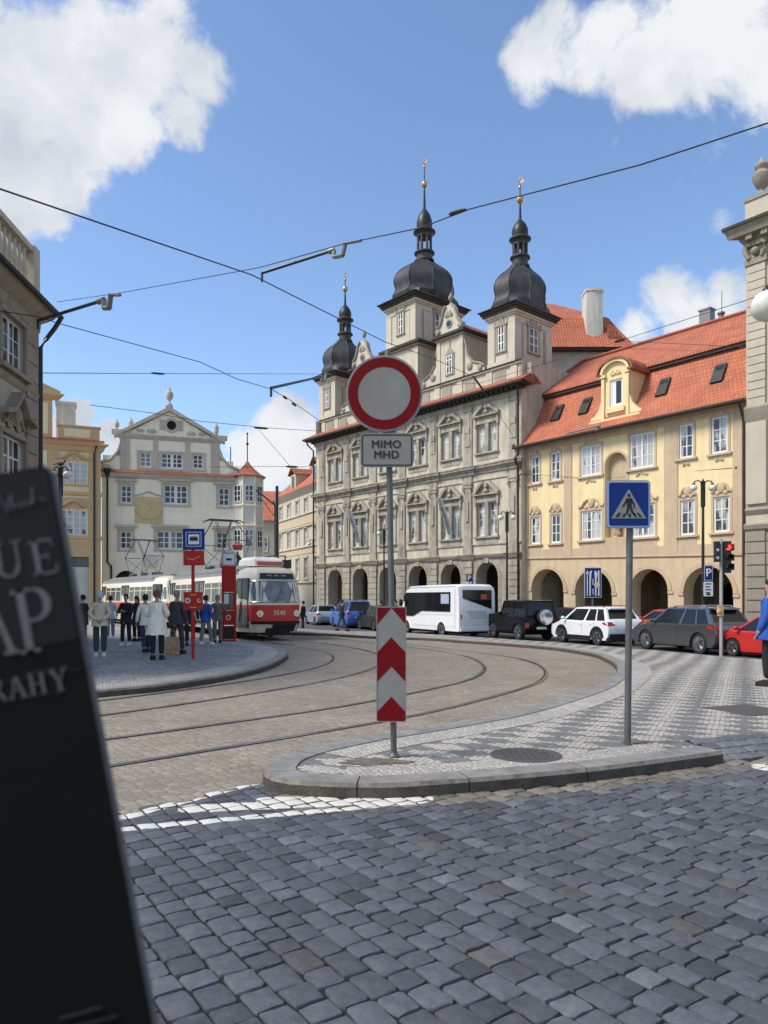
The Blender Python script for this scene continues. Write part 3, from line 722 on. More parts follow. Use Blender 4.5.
for x in px_:
    mb = MB()
    mb.box(x-.40, x+.40, -.15, .01, 4.7, 5.35); mb.box(x-.34, x+.34, -.12, .01, 5.35, 9.2)
    mb.box(x-.38, x+.38, -.16, .01, 9.2, 9.4); mb.box(x-.42, x+.42, -.2, .01, 9.4, 9.58)
    for s in (-1, 1): mb.tube([(x+s*.3, -.2, 8.95), (x+s*.38, -.22, 9.15), (x+s*.26, -.22, 9.28)], .06, 6)
    mb.box(x-.14, x+.14, -.2, .0, 6.9, 8.3)
    mb.box(x-.36, x+.36, -.10, .01, 10.78, 14.7); mb.box(x-.22, x+.22, -.15, .0, 12.0, 14.2); mb.box(x-.40, x+.40, -.16, .01, 14.4, 14.72)
    mb.box(x-.22, x+.22, -.19, .0, 12.9, 13.3)
    mb.box(x-.36, x+.36, -.10, .01, 9.58, 10.78)
    mb.build('pilaster', M_th_trim, th)
# window dressings
def dressing(mb, c, z0, z1, big):
    mb.box(c-.98, c-.89, -.07, .01, z0, z1); mb.box(c+.89, c+.98, -.07, .01, z0, z1)
    mb.box(c-.15, c+.15, -.07, .01, z0, z1)
    mb.box(c-1.02, c+1.02, -.09, .01, z1, z1+.22); mb.box(c-1.06, c+1.06, -.16, .01, z0-.14, z0-.02)
    mb.box(c-.9, c+.9, -.04, .01, z0-.5, z0-.16)
    zt = z1+.22; h = .95 if big else .8
    mb.box(c-.92, c+.92, -.05, .01, zt, zt+.24)
    zz = zt+.24; mb.box(c-1.12, c+1.12, -.26, .01, zz, zz+.10)
    for s in (-1, 1):                                # broken raking pediment
        q = [(c+s*1.14, zz+.10), (c+s*1.14, zz+.2), (c+s*.30, zz+h), (c+s*.22, zz+h-.14), (c+s*.9, zz+.1)]
        mb.ext(q, -.28, .01)
        mb.tube([(c+s*.30, -.2, zz+h-.05), (c+s*.2, -.24, zz+h-.22), (c+s*.33, -.2, zz+h-.3)], .065, 6)
        mb.box(min(c+s*.90, c+s*1.05), max(c+s*.90, c+s*1.05), -.14, .01, z1-.2, zz)
    mb.ext([(c-.95, zz+.1), (c+.95, zz+.1), (c, zz+h-.15)], -.04, .01)
    mb.lathe([(.16,0),(.2,.12),(.1,.3),(.16,.42),(.13,.6),(.03,.75)], (c, -.14, zz+.12), 10)
d1 = MB(); dressing(d1, 0, 5.85, 8.1, True)
d2 = MB(); dressing(d2, 0, 11.45, 13.35, False)
a = d1.build('window_surround', M_th_trim, th, loc=(bays[0],0,0)); b = d2.build('window_surround', M_th_trim, th, loc=(bays[0],0,0))
for c in bays[1:]: dup(a, th, (c,0,0)); dup(b, th, (c,0,0))
w1 = make_window(.74, 2.25, 2, 4, th, (wn[0][0], .22, 5.85), fm=M_white_frame, gm=M_pane_curtain, fw=.06, bar=.028, cross=3)
w2 = make_window(.74, 1.9, 2, 3, th, (wn[0][0], .22, 11.45), fm=M_white_frame, gm=M_pane_curtain, fw=.06, bar=.028, cross=2)
first = {5.85: w1, 11.45: w2}; used_ = set()
for x, z0, z1 in wn:
    src = first[z0]
    if z0 not in used_: used_.add(z0); src.location.x = x
    else: dup(src, th, (x, .22, z0))
# main eaves
mb = MB()
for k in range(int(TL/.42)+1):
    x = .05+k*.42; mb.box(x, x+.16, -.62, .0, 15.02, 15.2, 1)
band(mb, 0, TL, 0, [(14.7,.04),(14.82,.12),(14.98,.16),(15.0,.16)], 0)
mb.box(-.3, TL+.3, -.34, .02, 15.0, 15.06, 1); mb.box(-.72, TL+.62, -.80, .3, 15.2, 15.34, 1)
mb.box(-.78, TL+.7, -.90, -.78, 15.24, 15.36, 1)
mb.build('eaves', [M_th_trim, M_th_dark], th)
mb = MB(); mb.grid([[(-.80,-.92,15.36),(-.55,.5,16.1),(-.55,.5,15.4),(-.80,-.82,15.34)], [(TL+.8,-.92,15.36),(TL+.35,.5,16.1),(TL+.35,.5,15.4),(TL+.8,-.82,15.34)]])
mb.grid([[(TL+.8,-.92,15.365),(TL+.8,1.0,15.365),(TL+.3,1.0,16.0),(TL+.3,.5,16.11)],[(TL+.8,-.9,15.30),(TL+.8,1.0,15.30),(TL+.3,1.0,15.4),(TL+.3,.5,15.4)]], close=False, caps=False)
mb.build('eaves_tiles', M_tile_old, th)
# attic
mb = MB()
oc = [3.55, 8.1, 13.0, 17.6]
ops = [dict(x0=x-.36, x1=x+.36, z0=15.4, z1=16.45, arch=True, depth=.5) for x in oc]
wall_open(mb, .25, TL-.25, 15.0, 16.85, ops, .42, mi=0, rmi=0)
mb.box(.25, .3, .42, 13.8, 15, 16.85); mb.box(TL-.3, TL-.25, .43, 13.8, 15, 17.02)
mb.box(.15, TL-.15, .28, .9, 16.85, 17.0, 1); mb.box(.1, TL-.1, .22, .9, 17.0, 17.06, 2)
for x in [.6, 2.4, 4.9, 7.0, 9.4, 12.2, 14.4, 16.6, 19.3, 21.4]:
    mb.box(x-.26, x+.26, .34, .43, 15.3, 16.85)
    mb.box(x+.45, x+1.4, .38, .43, 15.9, 16.7, 1)
mb.build('attic', [M_th_tower, M_th_tt, M_iron], th)
mb = MB()
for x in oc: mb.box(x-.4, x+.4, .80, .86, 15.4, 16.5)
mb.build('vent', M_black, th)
mb = MB(); mb.grid([[(.3,1.0,16.9),(TL-.3,1.0,16.9)],[(.3,7,17.1),(TL-.3,7,17.1)],[(.3,13.6,16.9),(TL-.3,13.6,16.9)]], close=False, caps=False)
mb.build('roof', M_tile, th)

def window_arch_trim(mb, x, y, z0, w, h, face, mi):
    pass
def tower(cx, cy, hx, hy, z0, z1, dome, wide_window):
    """plaster tower (part) with trim, windows, dome, lantern and spire sub-parts, origin at its centre"""
    t = MB(); t.box(-hx, hx, -hy, hy, z0, z1)
    tw = t.build('tower', M_th_tower, th, loc=(cx, cy, 0))
    t = MB()
    ring_rect(t, -hx, hx, -hy, hy, z1-.62, z1-.5, .06); ring_rect(t, -hx, hx, -hy, hy, z1-.22, z1-.10, .10)
    ring_rect(t, -hx, hx, -hy, hy, z1-.10, z1+.05, .20); ring_rect(t, -hx, hx, -hy, hy, z0+.0, z0+.25, .08)
    for sx in (-1, 1):
        for sy in (-1, 1):
            for a, b in (((.0,.22),(.55,.22)), ):
                pass
            x0, x1 = sorted((sx*(hx+.05), sx*(hx-.52))); y0, y1 = sorted((sy*(hy+.05), sy*(hy-.62)))
            t.box(x0, x1, y0, y1, z0+.25, z1-.62, 0)
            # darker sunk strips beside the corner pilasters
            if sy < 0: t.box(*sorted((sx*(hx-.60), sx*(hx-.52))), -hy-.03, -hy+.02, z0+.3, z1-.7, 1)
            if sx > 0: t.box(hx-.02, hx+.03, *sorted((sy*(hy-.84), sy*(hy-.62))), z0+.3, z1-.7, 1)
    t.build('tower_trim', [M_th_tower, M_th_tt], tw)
    t = MB(); ring_rect(t, -hx, hx, -hy, hy, z1+.05, z1+.2, .32); ring_rect(t, -hx, hx, -hy, hy, z1+.2, z1+.36, .42)
    t.build('tower_cornice', M_th_dark, tw)
    zw = z0+1.0; hw = 1.45
    for (ax, sgn, off, ww) in (('x', -1, hy, .55), ('y', 1, hx, .95)):
        def bx(m, a0, a1, d0, d1, q0, q1, mi=0):
            if ax == 'x': m.box(a0, a1, -hy-d1, -hy-d0, q0, q1, mi)
            else: m.box(hx+d0, hx+d1, a0, a1, q0, q1, mi)
        w = ww; t = MB()
        bx(t, -w/2-.16, -w/2, -.01, .08, zw-.1, zw+hw+.1, 0); bx(t, w/2, w/2+.16, -.01, .08, zw-.1, zw+hw+.1, 0)
        bx(t, -w/2-.22, w/2+.22, -.01, .12, zw+hw+.1, zw+hw+.24, 0); bx(t, -w/2-.22, w/2+.22, -.01, .12, zw-.2, zw-.1, 0)
        for s in (-1, 1): bx(t, min(s*(w/2+.2), s*(w/2+.28)), max(s*(w/2+.2), s*(w/2+.28)), 0, .1, zw+hw+.1, zw+hw+.45, 0)
        for k in range(4):
            r = (w/2+.05)*(1-k*.22); bx(t, -r, r, 0, .07, zw+hw+.24+k*.11, zw+hw+.35+k*.11, 0)
        bx(t, -.03, .03, .0, .07, zw+hw+.66, zw+hw+1.15, 0)
        bx(t, -w/2, w/2, 0.0, .02, zw-.1, zw+hw+.1, 1)
        f0 = .03
        bx(t, -w/2, -w/2+.08, .02, .05, zw-.1, zw+hw+.1, 2); bx(t, w/2-.08, w/2, .02, .05, zw-.1, zw+hw+.1, 2)
        bx(t, -.05, .05, .02, .055, zw-.1, zw+hw+.1, 2)
        for q in (zw-.1, zw+.42, zw+.95, zw+hw+.03): bx(t, -w/2+.08, w/2-.08, .022, .045, q, q+.06, 2)
        t.build('tower_window', [M_th_tt, M_pane_dark, M_white_frame], tw)
    # dome: a square skirt swelling to an eight-sided onion
    prof, lant, spire = dome
    rings = []; N = 48
    for (k, z, sq) in prof:
        ring = []
        for i in range(N):
            a = 2*math.pi*i/N+.0001
            c_, s_ = math.cos(a), math.sin(a)
            r_sq = 1/max(abs(c_), abs(s_))
            ph = (a+math.pi/8) % (math.pi/4)-math.pi/8
            r_oc = 1/math.cos(ph)
            r = sq*r_sq+(1-sq)*r_oc
            ring.append((k*r*c_*(hx+.42)*( (1-sq)*1.12+sq), k*r*s_*(hy+.42)*((1-sq)*.94+sq), z))
        rings.append(ring)
    t = MB(); t.grid(rings)
    for i in range(8):                               # standing seams on the ribs
        a = math.pi/8+i*math.pi/4; j = int(round((a/(2*math.pi))*N)) % N
        t.tube([Vector(r[j])*1.0 for r in rings[2:]], .045, 5)
    t.build('dome', M_copper, tw, smooth=28)
    lz, lr, lh = lant
    t = MB()
    t.lathe([(lr*1.25,0),(lr*1.25,.12),(lr*1.0,.2),(lr*1.02,.55),(lr*1.3,.62),(lr*1.3,.72),(lr*1.0,.76)], (0,0,lz-.76), 16, ry=1)
    for i in range(8):
        a = i*math.pi/4+math.pi/8; t.tube([(lr*.86*math.cos(a), lr*.86*math.sin(a), lz-.02), (lr*.86*math.cos(a), lr*.86*math.sin(a), lz+lh)], lr*.17, 6)
    t.lathe([(lr*.98,0),(lr*.98,.18)], (0,0,lz+lh-.3), 16)
    t.lathe([(lr*1.0,0),(lr*1.15,.1),(lr*1.42,.16),(lr*1.42,.24),(lr*1.05,.36)], (0,0,lz+lh-.1), 16)
    t.build('lantern', M_copper, tw)
    t = MB(); sz, sr, sh, tot = spire
    z = lz+lh+.2
    t.lathe([(sr*1.0,0),(sr*1.1,.25*sh),(sr*1.08,.45*sh),(sr*.8,.72*sh),(sr*.4,.92*sh),(sr*.2,sh),(sr*.14,sh+.3*(tot-sh)),(.04,sh+.55*(tot-sh)),(.03,tot)], (0,0,z), 16, 0)
    t.sph((0,0,z+sh+.50*(tot-sh)), .26, 1, 8); t.sph((0,0,z+tot-.55), .12, 1, 6)
    t.box(-.02, .35, -.02, .02, z+tot-.35, z+tot-.12, 1); t.box(-.2, .2, -.015, .015, z+tot-.02, z+tot+.03, 1); t.box(-.02,.02,-.015,.015,z+tot-.1,z+tot+.25,1)
    t.build('spire', [M_iron, M_gold], tw)
    return tw
# profile entries: (relative radius, z, squareness)
def prof_for(z0, zw, zt, rw, rl):
    """z0 skirt edge, zw widest, zt top; rw, rl = relative radii at widest and at lantern"""
    h = zt-z0
    P = [(1.06,z0,1),(1.07,z0+.06,1),(.97,z0+.03*h+.08,.9),(.88,z0+.09*h,.6),(rw*1.03,z0+.17*h,.3),(rw*.955,z0+.26*h,.08),(rw*.95,z0+.33*h,0),(rw*.985,z0+.40*h,0)]
    P += [(rw,z0+.47*h,0),(rw*.985,z0+.55*h,0),(rw*.93,z0+.63*h,0),(rw*.82,z0+.72*h,0),(rw*.68,z0+.80*h,0),(rw*.5,z0+.88*h,0),(rl*1.15,z0+.95*h,0),(rl,zt,0)]
    return P
tower(20.40, 2.25, 1.10, 1.92, 17.05, 20.35, (prof_for(20.7, 22.9, 24.05, .88, .30), (24.75, .52, 1.05), (0, .50, 1.25, 4.0)), False)
tower(1.2, 2.25, 1.10, 1.92, 17.05, 20.35, (prof_for(20.7, 22.9, 24.05, .88, .30), (24.75, .52, 1.05), (0, .50, 1.25, 4.0)), False)
tower(10.45, 2.90, 1.60, 2.48, 20.9, 24.0, (prof_for(24.35, 26.4, 28.0, .90, .27), (28.75, .62, 1.45), (0, .56, 1.75, 5.6)), False)
# base stage of the middle tower
mb = MB(); mb.box(8.6, 12.3, .45, 5.2, 17.0, 20.5)
for x in (8.6, 11.8): mb.box(x-.03, x+.55, .38, .46, 17.1, 20.4)
mb.box(12.28, 12.35, .5, 1.0, 17.1, 20.4)
mb.box(8.4, 12.5, .28, 5.3, 20.5, 20.66, 1); mb.box(8.2, 12.7, .08, 5.5, 20.66, 20.86, 2)
ornament(mb, (10.45, 18.2), 1.2, 1.2, 4, .44, 1)
mb.build('tower_base', [M_th_tower, M_th_tt, M_th_dark], th)
# baroque gables between the towers
def gable_block(cx):
    w = 1.25; t = MB()
    t.box(cx-w, cx+w, .5, 3.6, 17.0, 20.1)
    for s in (-1, 1): t.box(*sorted((cx+s*(w+.03), cx+s*(w-.32))), .43, .5, 17.1, 20.1)
    t.box(cx+w-.01, cx+w+.04, .5, .85, 17.1, 20.1)
    t.box(cx-w-.12, cx+w+.12, .36, 3.7, 20.1, 20.28, 1); t.box(cx-w-.34, cx+w+.34, .14, 3.8, 20.28, 20.46, 2)
    # gable with concave flanks
    q = [(cx-w, 20.46), (cx-w+.02, 21.0), (cx-.85, 21.2), (cx-.62, 21.7), (cx-.5, 22.2), (cx-.26, 22.5), (cx+.26, 22.5), (cx+.5, 22.2), (cx+.62, 21.7), (cx+.85, 21.2), (cx+w-.02, 21.0), (cx+w, 20.46)]
    t.ext(q, .42, .75)
    for s in (-1, 1):
        t.tube([(cx+s*1.2,.36,20.6),(cx+s*1.12,.34,21.1),(cx+s*.85,.34,21.3),(cx+s*.66,.34,21.8),(cx+s*.52,.34,22.25),(cx+s*.3,.34,22.45)], .09, 7, 1)
        t.sph((cx+s*1.08,.36,20.8), .22, 1, 6, (1,.5,1))
    t.cyly((cx, 21.15), .3, .36, .44, 16, 1); t.cyly((cx, 21.15), .2, .34, .40, 16, 3)
    ornament(t, (cx, 21.6), .7, .6, 5, .42, 1)
    ball_finial(t, (cx, .58, 22.5), .85, 1)
    # window
    t.box(cx-.42, cx+.42, .44, .5, 17.5, 19.0, 1); t.box(cx-.28, cx+.28, .42, .45, 17.6, 18.9, 3)
    for x in (-.28, -.04, .2): t.box(cx+x, cx+x+.08, .39, .43, 17.6, 18.9, 4)
    for z in (17.6, 18.1, 18.55, 18.84): t.box(cx-.2, cx+.2, .395, .42, z, z+.06, 4)
    t.ext([(cx-.45,19.0),(cx+.45,19.0),(cx+.2,19.3),(cx,19.45),(cx-.2,19.3)], .42, .5, 1); t.box(cx-.03, cx+.03, .44, .5, 19.4, 20.0, 1)
    t.build('gable', [M_th_tower, M_th_tt, M_th_dark, M_pane_dark, M_white_frame], th)
    t = MB(); t.grid([[(cx-w-.3,.7,20.46),(cx,.7,21.5),(cx+w+.3,.7,20.46)],[(cx-w-.3,4.5,20.46),(cx,4.5,21.5),(cx+w+.3,4.5,20.46)]], close=False, caps=False)
    t.build('gable_roof', M_tile, th)
    # S-scroll buttresses on both flanks
    for s in (-1, 1):
        t = MB()
        c = [(cx+s*(w+.02), 19.9), (cx+s*(w+.25), 19.2), (cx+s*(w+.35), 18.6), (cx+s*(w+.8), 18.0), (cx+s*(w+1.5), 17.75), (cx+s*(w+1.9), 17.5), (cx+s*(w+1.9), 17.06), (cx+s*(w+.02), 17.06)]
        t.ext(c, .6, .9)
        t.tube([(p[0], .56, p[1]) for p in c[:6]], .08, 6, 1); t.sph((cx+s*(w+.55), .55, 17.75), .26, 1, 6, (1,.4,1)); t.sph((cx+s*(w+1.5), .55, 17.45), .2, 1, 6, (1,.4,1))
        t.build('scroll_buttress', [M_th_tower, M_th_tt], th)
gable_block(15.55); gable_block(5.85)
# downpipes and roof dish
mb = MB(); mb.tube([(TL-.3,-.85,15.3),(TL+.1,-.5,15.0),(TL-.12,-.28,14.6),(TL-.12,-.26,10.9),(TL-.12,-.6,10.5),(TL-.1,-.3,10.1),(TL-.1,-.26,0)], .07, 8)
mb.tube([(-.4,-.8,15.3),(-.5,-.5,14.9),(-.1,-.2,14.4),(-.1,-.18,0)], .07, 8)
mb.build('downpipe', M_iron, th)
mb = MB(); mb.tube([(8.2,.6,17.0),(8.2,.6,18.9)], .06, 6); mb.lathe([(.02,0),(.9,.16),(.92,.2),(.05,.06)], (8.2,.6,18.9), 18)
mb.box(8.5,9.1,.3,.9,18.0,18.7); mb.tube([(7.6,.6,18.3),(8.7,.6,18.3)], .05, 6); mb.tube([(7.35,.5,18.3),(7.75,.6,18.3)], .26, 10)
mb.build('roof_siren', M_iron, th)
# rolled flags hung at two upper windows
for i, c in enumerate((bays[4], bays[1])):
    mb = MB(); mb.tube([(.55,-.1,5.9),(.42,-.5,6.3),(.05,-1.0,8.0)], .035, 6, 0)
    n = 9; rings = []
    for k in range(n):
        t = k/(n-1); x = .38-.42*t; z = 6.1+2.5*t; y = -.45-.6*t
        rings.append([(x-.22+.04*math.sin(k), y-.05, z), (x-.08, y+.07, z+.02), (x+.05, y-.06, z), (x+.2, y+.05, z+.03), (x+.12, y+.1, z), (x-.12, y+.12, z)])
    mb.grid(rings, 1)
    f = mb.build('rolled_flag', [M_iron, mat('flag_cloth', (.30,.31,.32), .9, .5, 2.5)], smooth=40)
    p = TH0+TF.u*c; f.location = (p.x, p.y, 0); f.rotation_euler = (0,0,TF.rz)
    tag(f, ['pale flag hanging furled on the town hall facade, right of the white minibus roof' , 'pale flag hanging furled on the far left end of the town hall facade'][i], 'flag', 'flags on the town hall')
bpy.data.objects['rolled_flag']['label'] = 'pale furled flag on the town hall, second window from its right end'
bpy.data.objects['rolled_flag.001']['label'] = 'pale furled flag on the town hall, second window from its left end'

# ================================================================ hip-roofed house behind
hb = thing('rear_house', (9.6, 55, 0), 0, 'plain beige house with a steep red hipped roof and white chimney behind the right tower', 'house')
mb = MB(); mb.box(-2.2, 8.6, 0, 9, 0, 20.05); mb.build('wall', mat('rear_plaster', (.43,.40,.33), .85, .1, 1, streak=.12), hb)
mb = MB()
prof = [(1.0,20.2),(.93,20.7),(.83,21.6),(.70,22.9),(.0,25.35)]
cxr, hw, hd = 3.3, 5.8, 5.2
rings = [[(cxr-hw*k+(.0 if k else -.2), 4.6-hd*k, z), (cxr+hw*k, 4.6-hd*k, z), (cxr+hw*k, 4.6+hd*k, z), (cxr-hw*k, 4.6+hd*k, z)] for k, z in prof[:-1]]
rings.append([(cxr-.6,4.3,25.3),(cxr+.6,4.3,25.3),(cxr+.6,4.8,25.3),(cxr-.6,4.8,25.3)])
mb.grid(rings); rf = mb.build('roof', M_tile, hb, smooth=20)
mb = MB(); mb.box(-2.4, 8.9, -.5, 9.7, 20.0, 20.19); mb.build('eaves', M_th_dark, hb)
mb = MB(); q = [(-.62,-.6),(-.1,-.72),(.62,-.6),(.72,0),(.62,.6),(-.62,.6)]
mb.extz([(6.1+x, .75+y) for x, y in q], 20.3, 24.6); mb.extz([(6.1+x*1.08, .75+y*1.08) for x, y in q], 24.6, 24.78)
mb.box(5.3, 6.9, -.1, 1.5, 20.2, 20.65, 1)
mb.build('chimney', [mat('white_render', (.62,.60,.53), .85, .12, 2, streak=.25), M_iron], hb)
mb = MB(); mb.ext([(7.05,21.0),(7.9,21.0),(7.9,21.35),(7.3,22.0),(7.05,22.0)], -.1, 1.6); mb.build('roof_hatch', M_tile_old, hb)
# ================================================================ yellow arcaded house
YF = Face(YE0, YE1); YL = YF.L
M_y_wall = mat('yellow_plaster', (.78,.625,.345), .85, .08, 1.0, bump=.1, streak=.10)
M_y_tan = mat('tan_plaster', (.53,.40,.265), .85, .10, 1.2, bump=.1, streak=.14)
M_y_base = mat('pale_tan_plaster', (.60,.455,.295), .85, .10, 1.0, bump=.1, streak=.16)
yh = thing('arcade_house', (YE0.x, YE0.y, 0), YF.rz, 'yellow arcaded house with red mansard tile roof and one round-topped dormer', 'house')
def yx(p):                                            # storeys sit lower towards the right end: the street falls
    x, y, z = p; k = max(0.0, 1-z/11.4); return (x, y, z+(.62*(.5-x/YL))*k)
def yr(px0, px1, pt, pb, back=0):
    u0, _ = YF.hit(px0, pt, back); u1, _ = YF.hit(px1, pt, back); c = (px0+px1)/2
    _, zt = YF.hit(c, pt, back); _, zb = YF.hit(c, pb, back)
    return u0, u1, zb, zt
EAVE = 11.35
ups = [(531,539.5,456,483.5,1),(550.8,560.4,452,480.5,1),(581,601,445.5,475.5,2),(630,654.4,433,468,2),(679.3,693.5,424,458,1),(711.5,728,416.5,453,1)]
los = [(531,540,517,544,1),(551,560.8,514.5,543,1),(581.3,601.7,510.5,540,2),(631,655,504,537,2),(680.6,695,500,535,1),(713.6,730,496.5,532,1)]
wins = []
zu0 = sum(yr(a,b,t,q)[2] for a,b,t,q,_ in ups)/6; zu1 = sum(yr(a,b,t,q)[3] for a,b,t,q,_ in ups)/6
for rowi, row in enumerate((ups, los)):
    for a, b, t, q, n in row:
        u0, u1, z0, z1 = yr(a, b, t, q); wins.append((u0, u1, z0, z1, n, rowi))
arcs = [(531.8,563.7,569),(575.5,612,570),(631,668,569),(683.7,733.4,566.5)]
aops = []
def unx(u, z):
    # inverse of yx for heights measured in the photograph
    k = .62*(.5-u/YL); return (z-k)/(1-k/11.4)
for a, b, t in arcs:
    u0, _ = YF.hit(a, t); u1, _ = YF.hit(b, t); _, z = YF.hit((a+b)/2, t)
    aops.append(dict(x0=u0, x1=u1, z0=-1, z1=unx((u0+u1)/2, z), arch=True, depth=.95))
ZS = unx(7, YF.hit(625, 557.5)[1])
mb = MB()
wall_open(mb, 0, YL, -1, ZS, aops, 0, mi=1, rmi=1, n=16)
wo = [dict(x0=u0, x1=u1, z0=unx((u0+u1)/2, z0), z1=unx((u0+u1)/2, z1), depth=.10) for u0, u1, z0, z1, n, r_ in wins]
nu0, nu1, nz0, nz1 = yr(605.5, 627, 452.5, 541)
no = dict(x0=nu0, x1=nu1, z0=unx(6, nz0)+.25, z1=unx(6, nz1), arch=True, depth=.35)
wall_open(mb, 0, YL, ZS, EAVE+.1, wo+[no], 0, mi=0, rmi=0)
mb.face([(nu0-.05,.35,no['z0']-.05),(nu1+.05,.35,no['z0']-.05),(nu1+.05,.35,no['z1']+.05),(nu0-.05,.35,no['z1']+.05)], 2)
for x in (0, YL): mb.face([(x,0,-1),(x,11,-1),(x,11,EAVE),(x,0,EAVE)], 0)
mb.face([(0,11,-1),(YL,11,-1),(YL,11,EAVE),(0,11,EAVE)], 0)
mb.face([(0,0,EAVE),(0,2.0,14.9),(0,6.6,18.1),(0,11,EAVE)], 0); mb.face([(YL,0,EAVE),(YL,2.0,14.9),(YL,6.6,18.1),(YL,11,EAVE)], 0)
mb.build('wall', [M_y_wall, M_y_base, M_y_tan], yh, xf=yx)
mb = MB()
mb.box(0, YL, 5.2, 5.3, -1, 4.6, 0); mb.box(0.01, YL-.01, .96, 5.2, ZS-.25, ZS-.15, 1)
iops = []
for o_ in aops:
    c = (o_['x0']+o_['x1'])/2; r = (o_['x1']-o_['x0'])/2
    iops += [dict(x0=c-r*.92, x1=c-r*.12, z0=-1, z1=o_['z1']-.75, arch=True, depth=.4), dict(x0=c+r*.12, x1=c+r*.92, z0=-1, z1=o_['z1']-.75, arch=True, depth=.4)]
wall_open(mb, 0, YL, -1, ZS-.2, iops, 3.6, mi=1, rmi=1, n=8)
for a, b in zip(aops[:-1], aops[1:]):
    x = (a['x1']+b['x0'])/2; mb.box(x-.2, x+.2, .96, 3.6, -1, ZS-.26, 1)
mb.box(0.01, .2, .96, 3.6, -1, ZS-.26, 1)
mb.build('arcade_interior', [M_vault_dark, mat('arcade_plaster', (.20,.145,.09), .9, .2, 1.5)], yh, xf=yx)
# trim: string course, lesenes, archivolts, fascia under the eaves
mb = MB()
band(mb, 0, YL, 0, [(ZS-.02,.03),(ZS+.04,.08),(ZS+.10,.08),(ZS+.13,.02)])
band(mb, 0, YL, 0, [(EAVE-.42,.02),(EAVE-.36,.06),(EAVE-.1,.08),(EAVE,.12)])
for a, b in ((521,528.6),(564.2,572),(664.5,678),(733,746)):
    u0, _ = YF.hit(a, 500); u1, _ = YF.hit(b, 500); u0 = max(u0, .01); u1 = min(u1, YL-.01)
    mb.box(u0, u1, -.05, .02, ZS+.13, EAVE-.42)
mb.box(.01, YL-.01, -.03, .02, ZS+.13, ZS+.62)
mb.box(nu0-.12, nu1+.12, -.035, .02, ZS+.62, no['z0'])
for o_ in aops:
    c = (o_['x0']+o_['x1'])/2; r = (o_['x1']-o_['x0'])/2; zc = o_['z1']-r
    q = [(c-(r+.26)*math.cos(math.pi*k/16), zc+(r+.26)*math.sin(math.pi*k/16)) for k in range(17)]
    for k in range(16):
        a0, a1 = math.pi*k/16, math.pi*(k+1)/16
        mb.ext([(c-r*math.cos(a0), zc+r*math.sin(a0)), (c-(r+.22)*math.cos(a0), zc+(r+.22)*math.sin(a0)), (c-(r+.22)*math.cos(a1), zc+(r+.22)*math.sin(a1)), (c-r*math.cos(a1), zc+r*math.sin(a1))], -.045, .01)
    for s in (-1, 1): mb.box(min(c+s*r, c+s*(r+.3)), max(c+s*r, c+s*(r+.3)), -.06, .02, zc-.18, zc-.02)
# moulding round the niche
c = (nu0+nu1)/2; r = (nu1-nu0)/2; zc = no['z1']-r
for k in range(14):
    a0, a1 = math.pi*k/14, math.pi*(k+1)/14
    mb.ext([(c-r*math.cos(a0), zc+r*math.sin(a0)), (c-(r+.12)*math.cos(a0), zc+(r+.12)*math.sin(a0)), (c-(r+.12)*math.cos(a1), zc+(r+.12)*math.sin(a1)), (c-r*math.cos(a1), zc+r*math.sin(a1))], -.04, .01)
for s in (-1, 1): mb.box(min(c+s*r, c+s*(r+.12)), max(c+s*r, c+s*(r+.12)), -.04, .01, no['z0'], zc)
mb.build('trim', M_y_tan, yh, xf=yx)
mb = MB(); c = (nu0+nu1)/2
mb.lathe([(.25,0),(.25,.15),(.16,.2),(.2,.7),(.26,1.4),(.3,1.9),(.22,2.3),(.1,2.4),(.12,2.6),(.13,2.75),(.05,2.9)], (c, .12, no['z0']+.1), 12, ry=.6)
mb.build('niche_statue', mat('sandstone', (.36,.25,.15), .9, .25, 3, bump=.4), yh, xf=yx)
for i, (u0, u1, z0, z1, n, rw) in enumerate(wins):
    c = (u0+u1)/2; w_ = u1-u0; zz0 = unx(c, z0); zz1 = unx(c, z1); zz = yx((c, 0, zz0))[2]
    make_window(w_, yx((c,0,zz1))[2]-zz, 2*n, 3, yh, (c, .10, zz), split=n, fm=M_white_frame, gm=M_pane, fw=.10, bar=.045)
    t = MB(); h = z1-z0; y = -.0
    t.box(-w_/2-.13, -w_/2, -.035, .02, -.02, h+.1); t.box(w_/2, w_/2+.13, -.035, .02, -.02, h+.1); t.box(-w_/2-.13, w_/2+.13, -.04, .02, h, h+.12)
    t.box(-w_/2-.22, w_/2+.22, -.13, .02, -.12, -.02)
    if rw == 0:
        ornament(t, (0, h+.08), w_*.85, .34, i, -.02); ornament(t, (0, -.42), w_*.5, .24, i+20, -.0)
    else:
        ornament(t, (0, h+.12), w_*1.25, .75, i, -.03)
        t.box(-w_/2-.1, w_/2+.1, -.02, .02, -.55, -.14)
    t.build('window_surround', M_y_tan, yh, loc=(c, 0, zz))
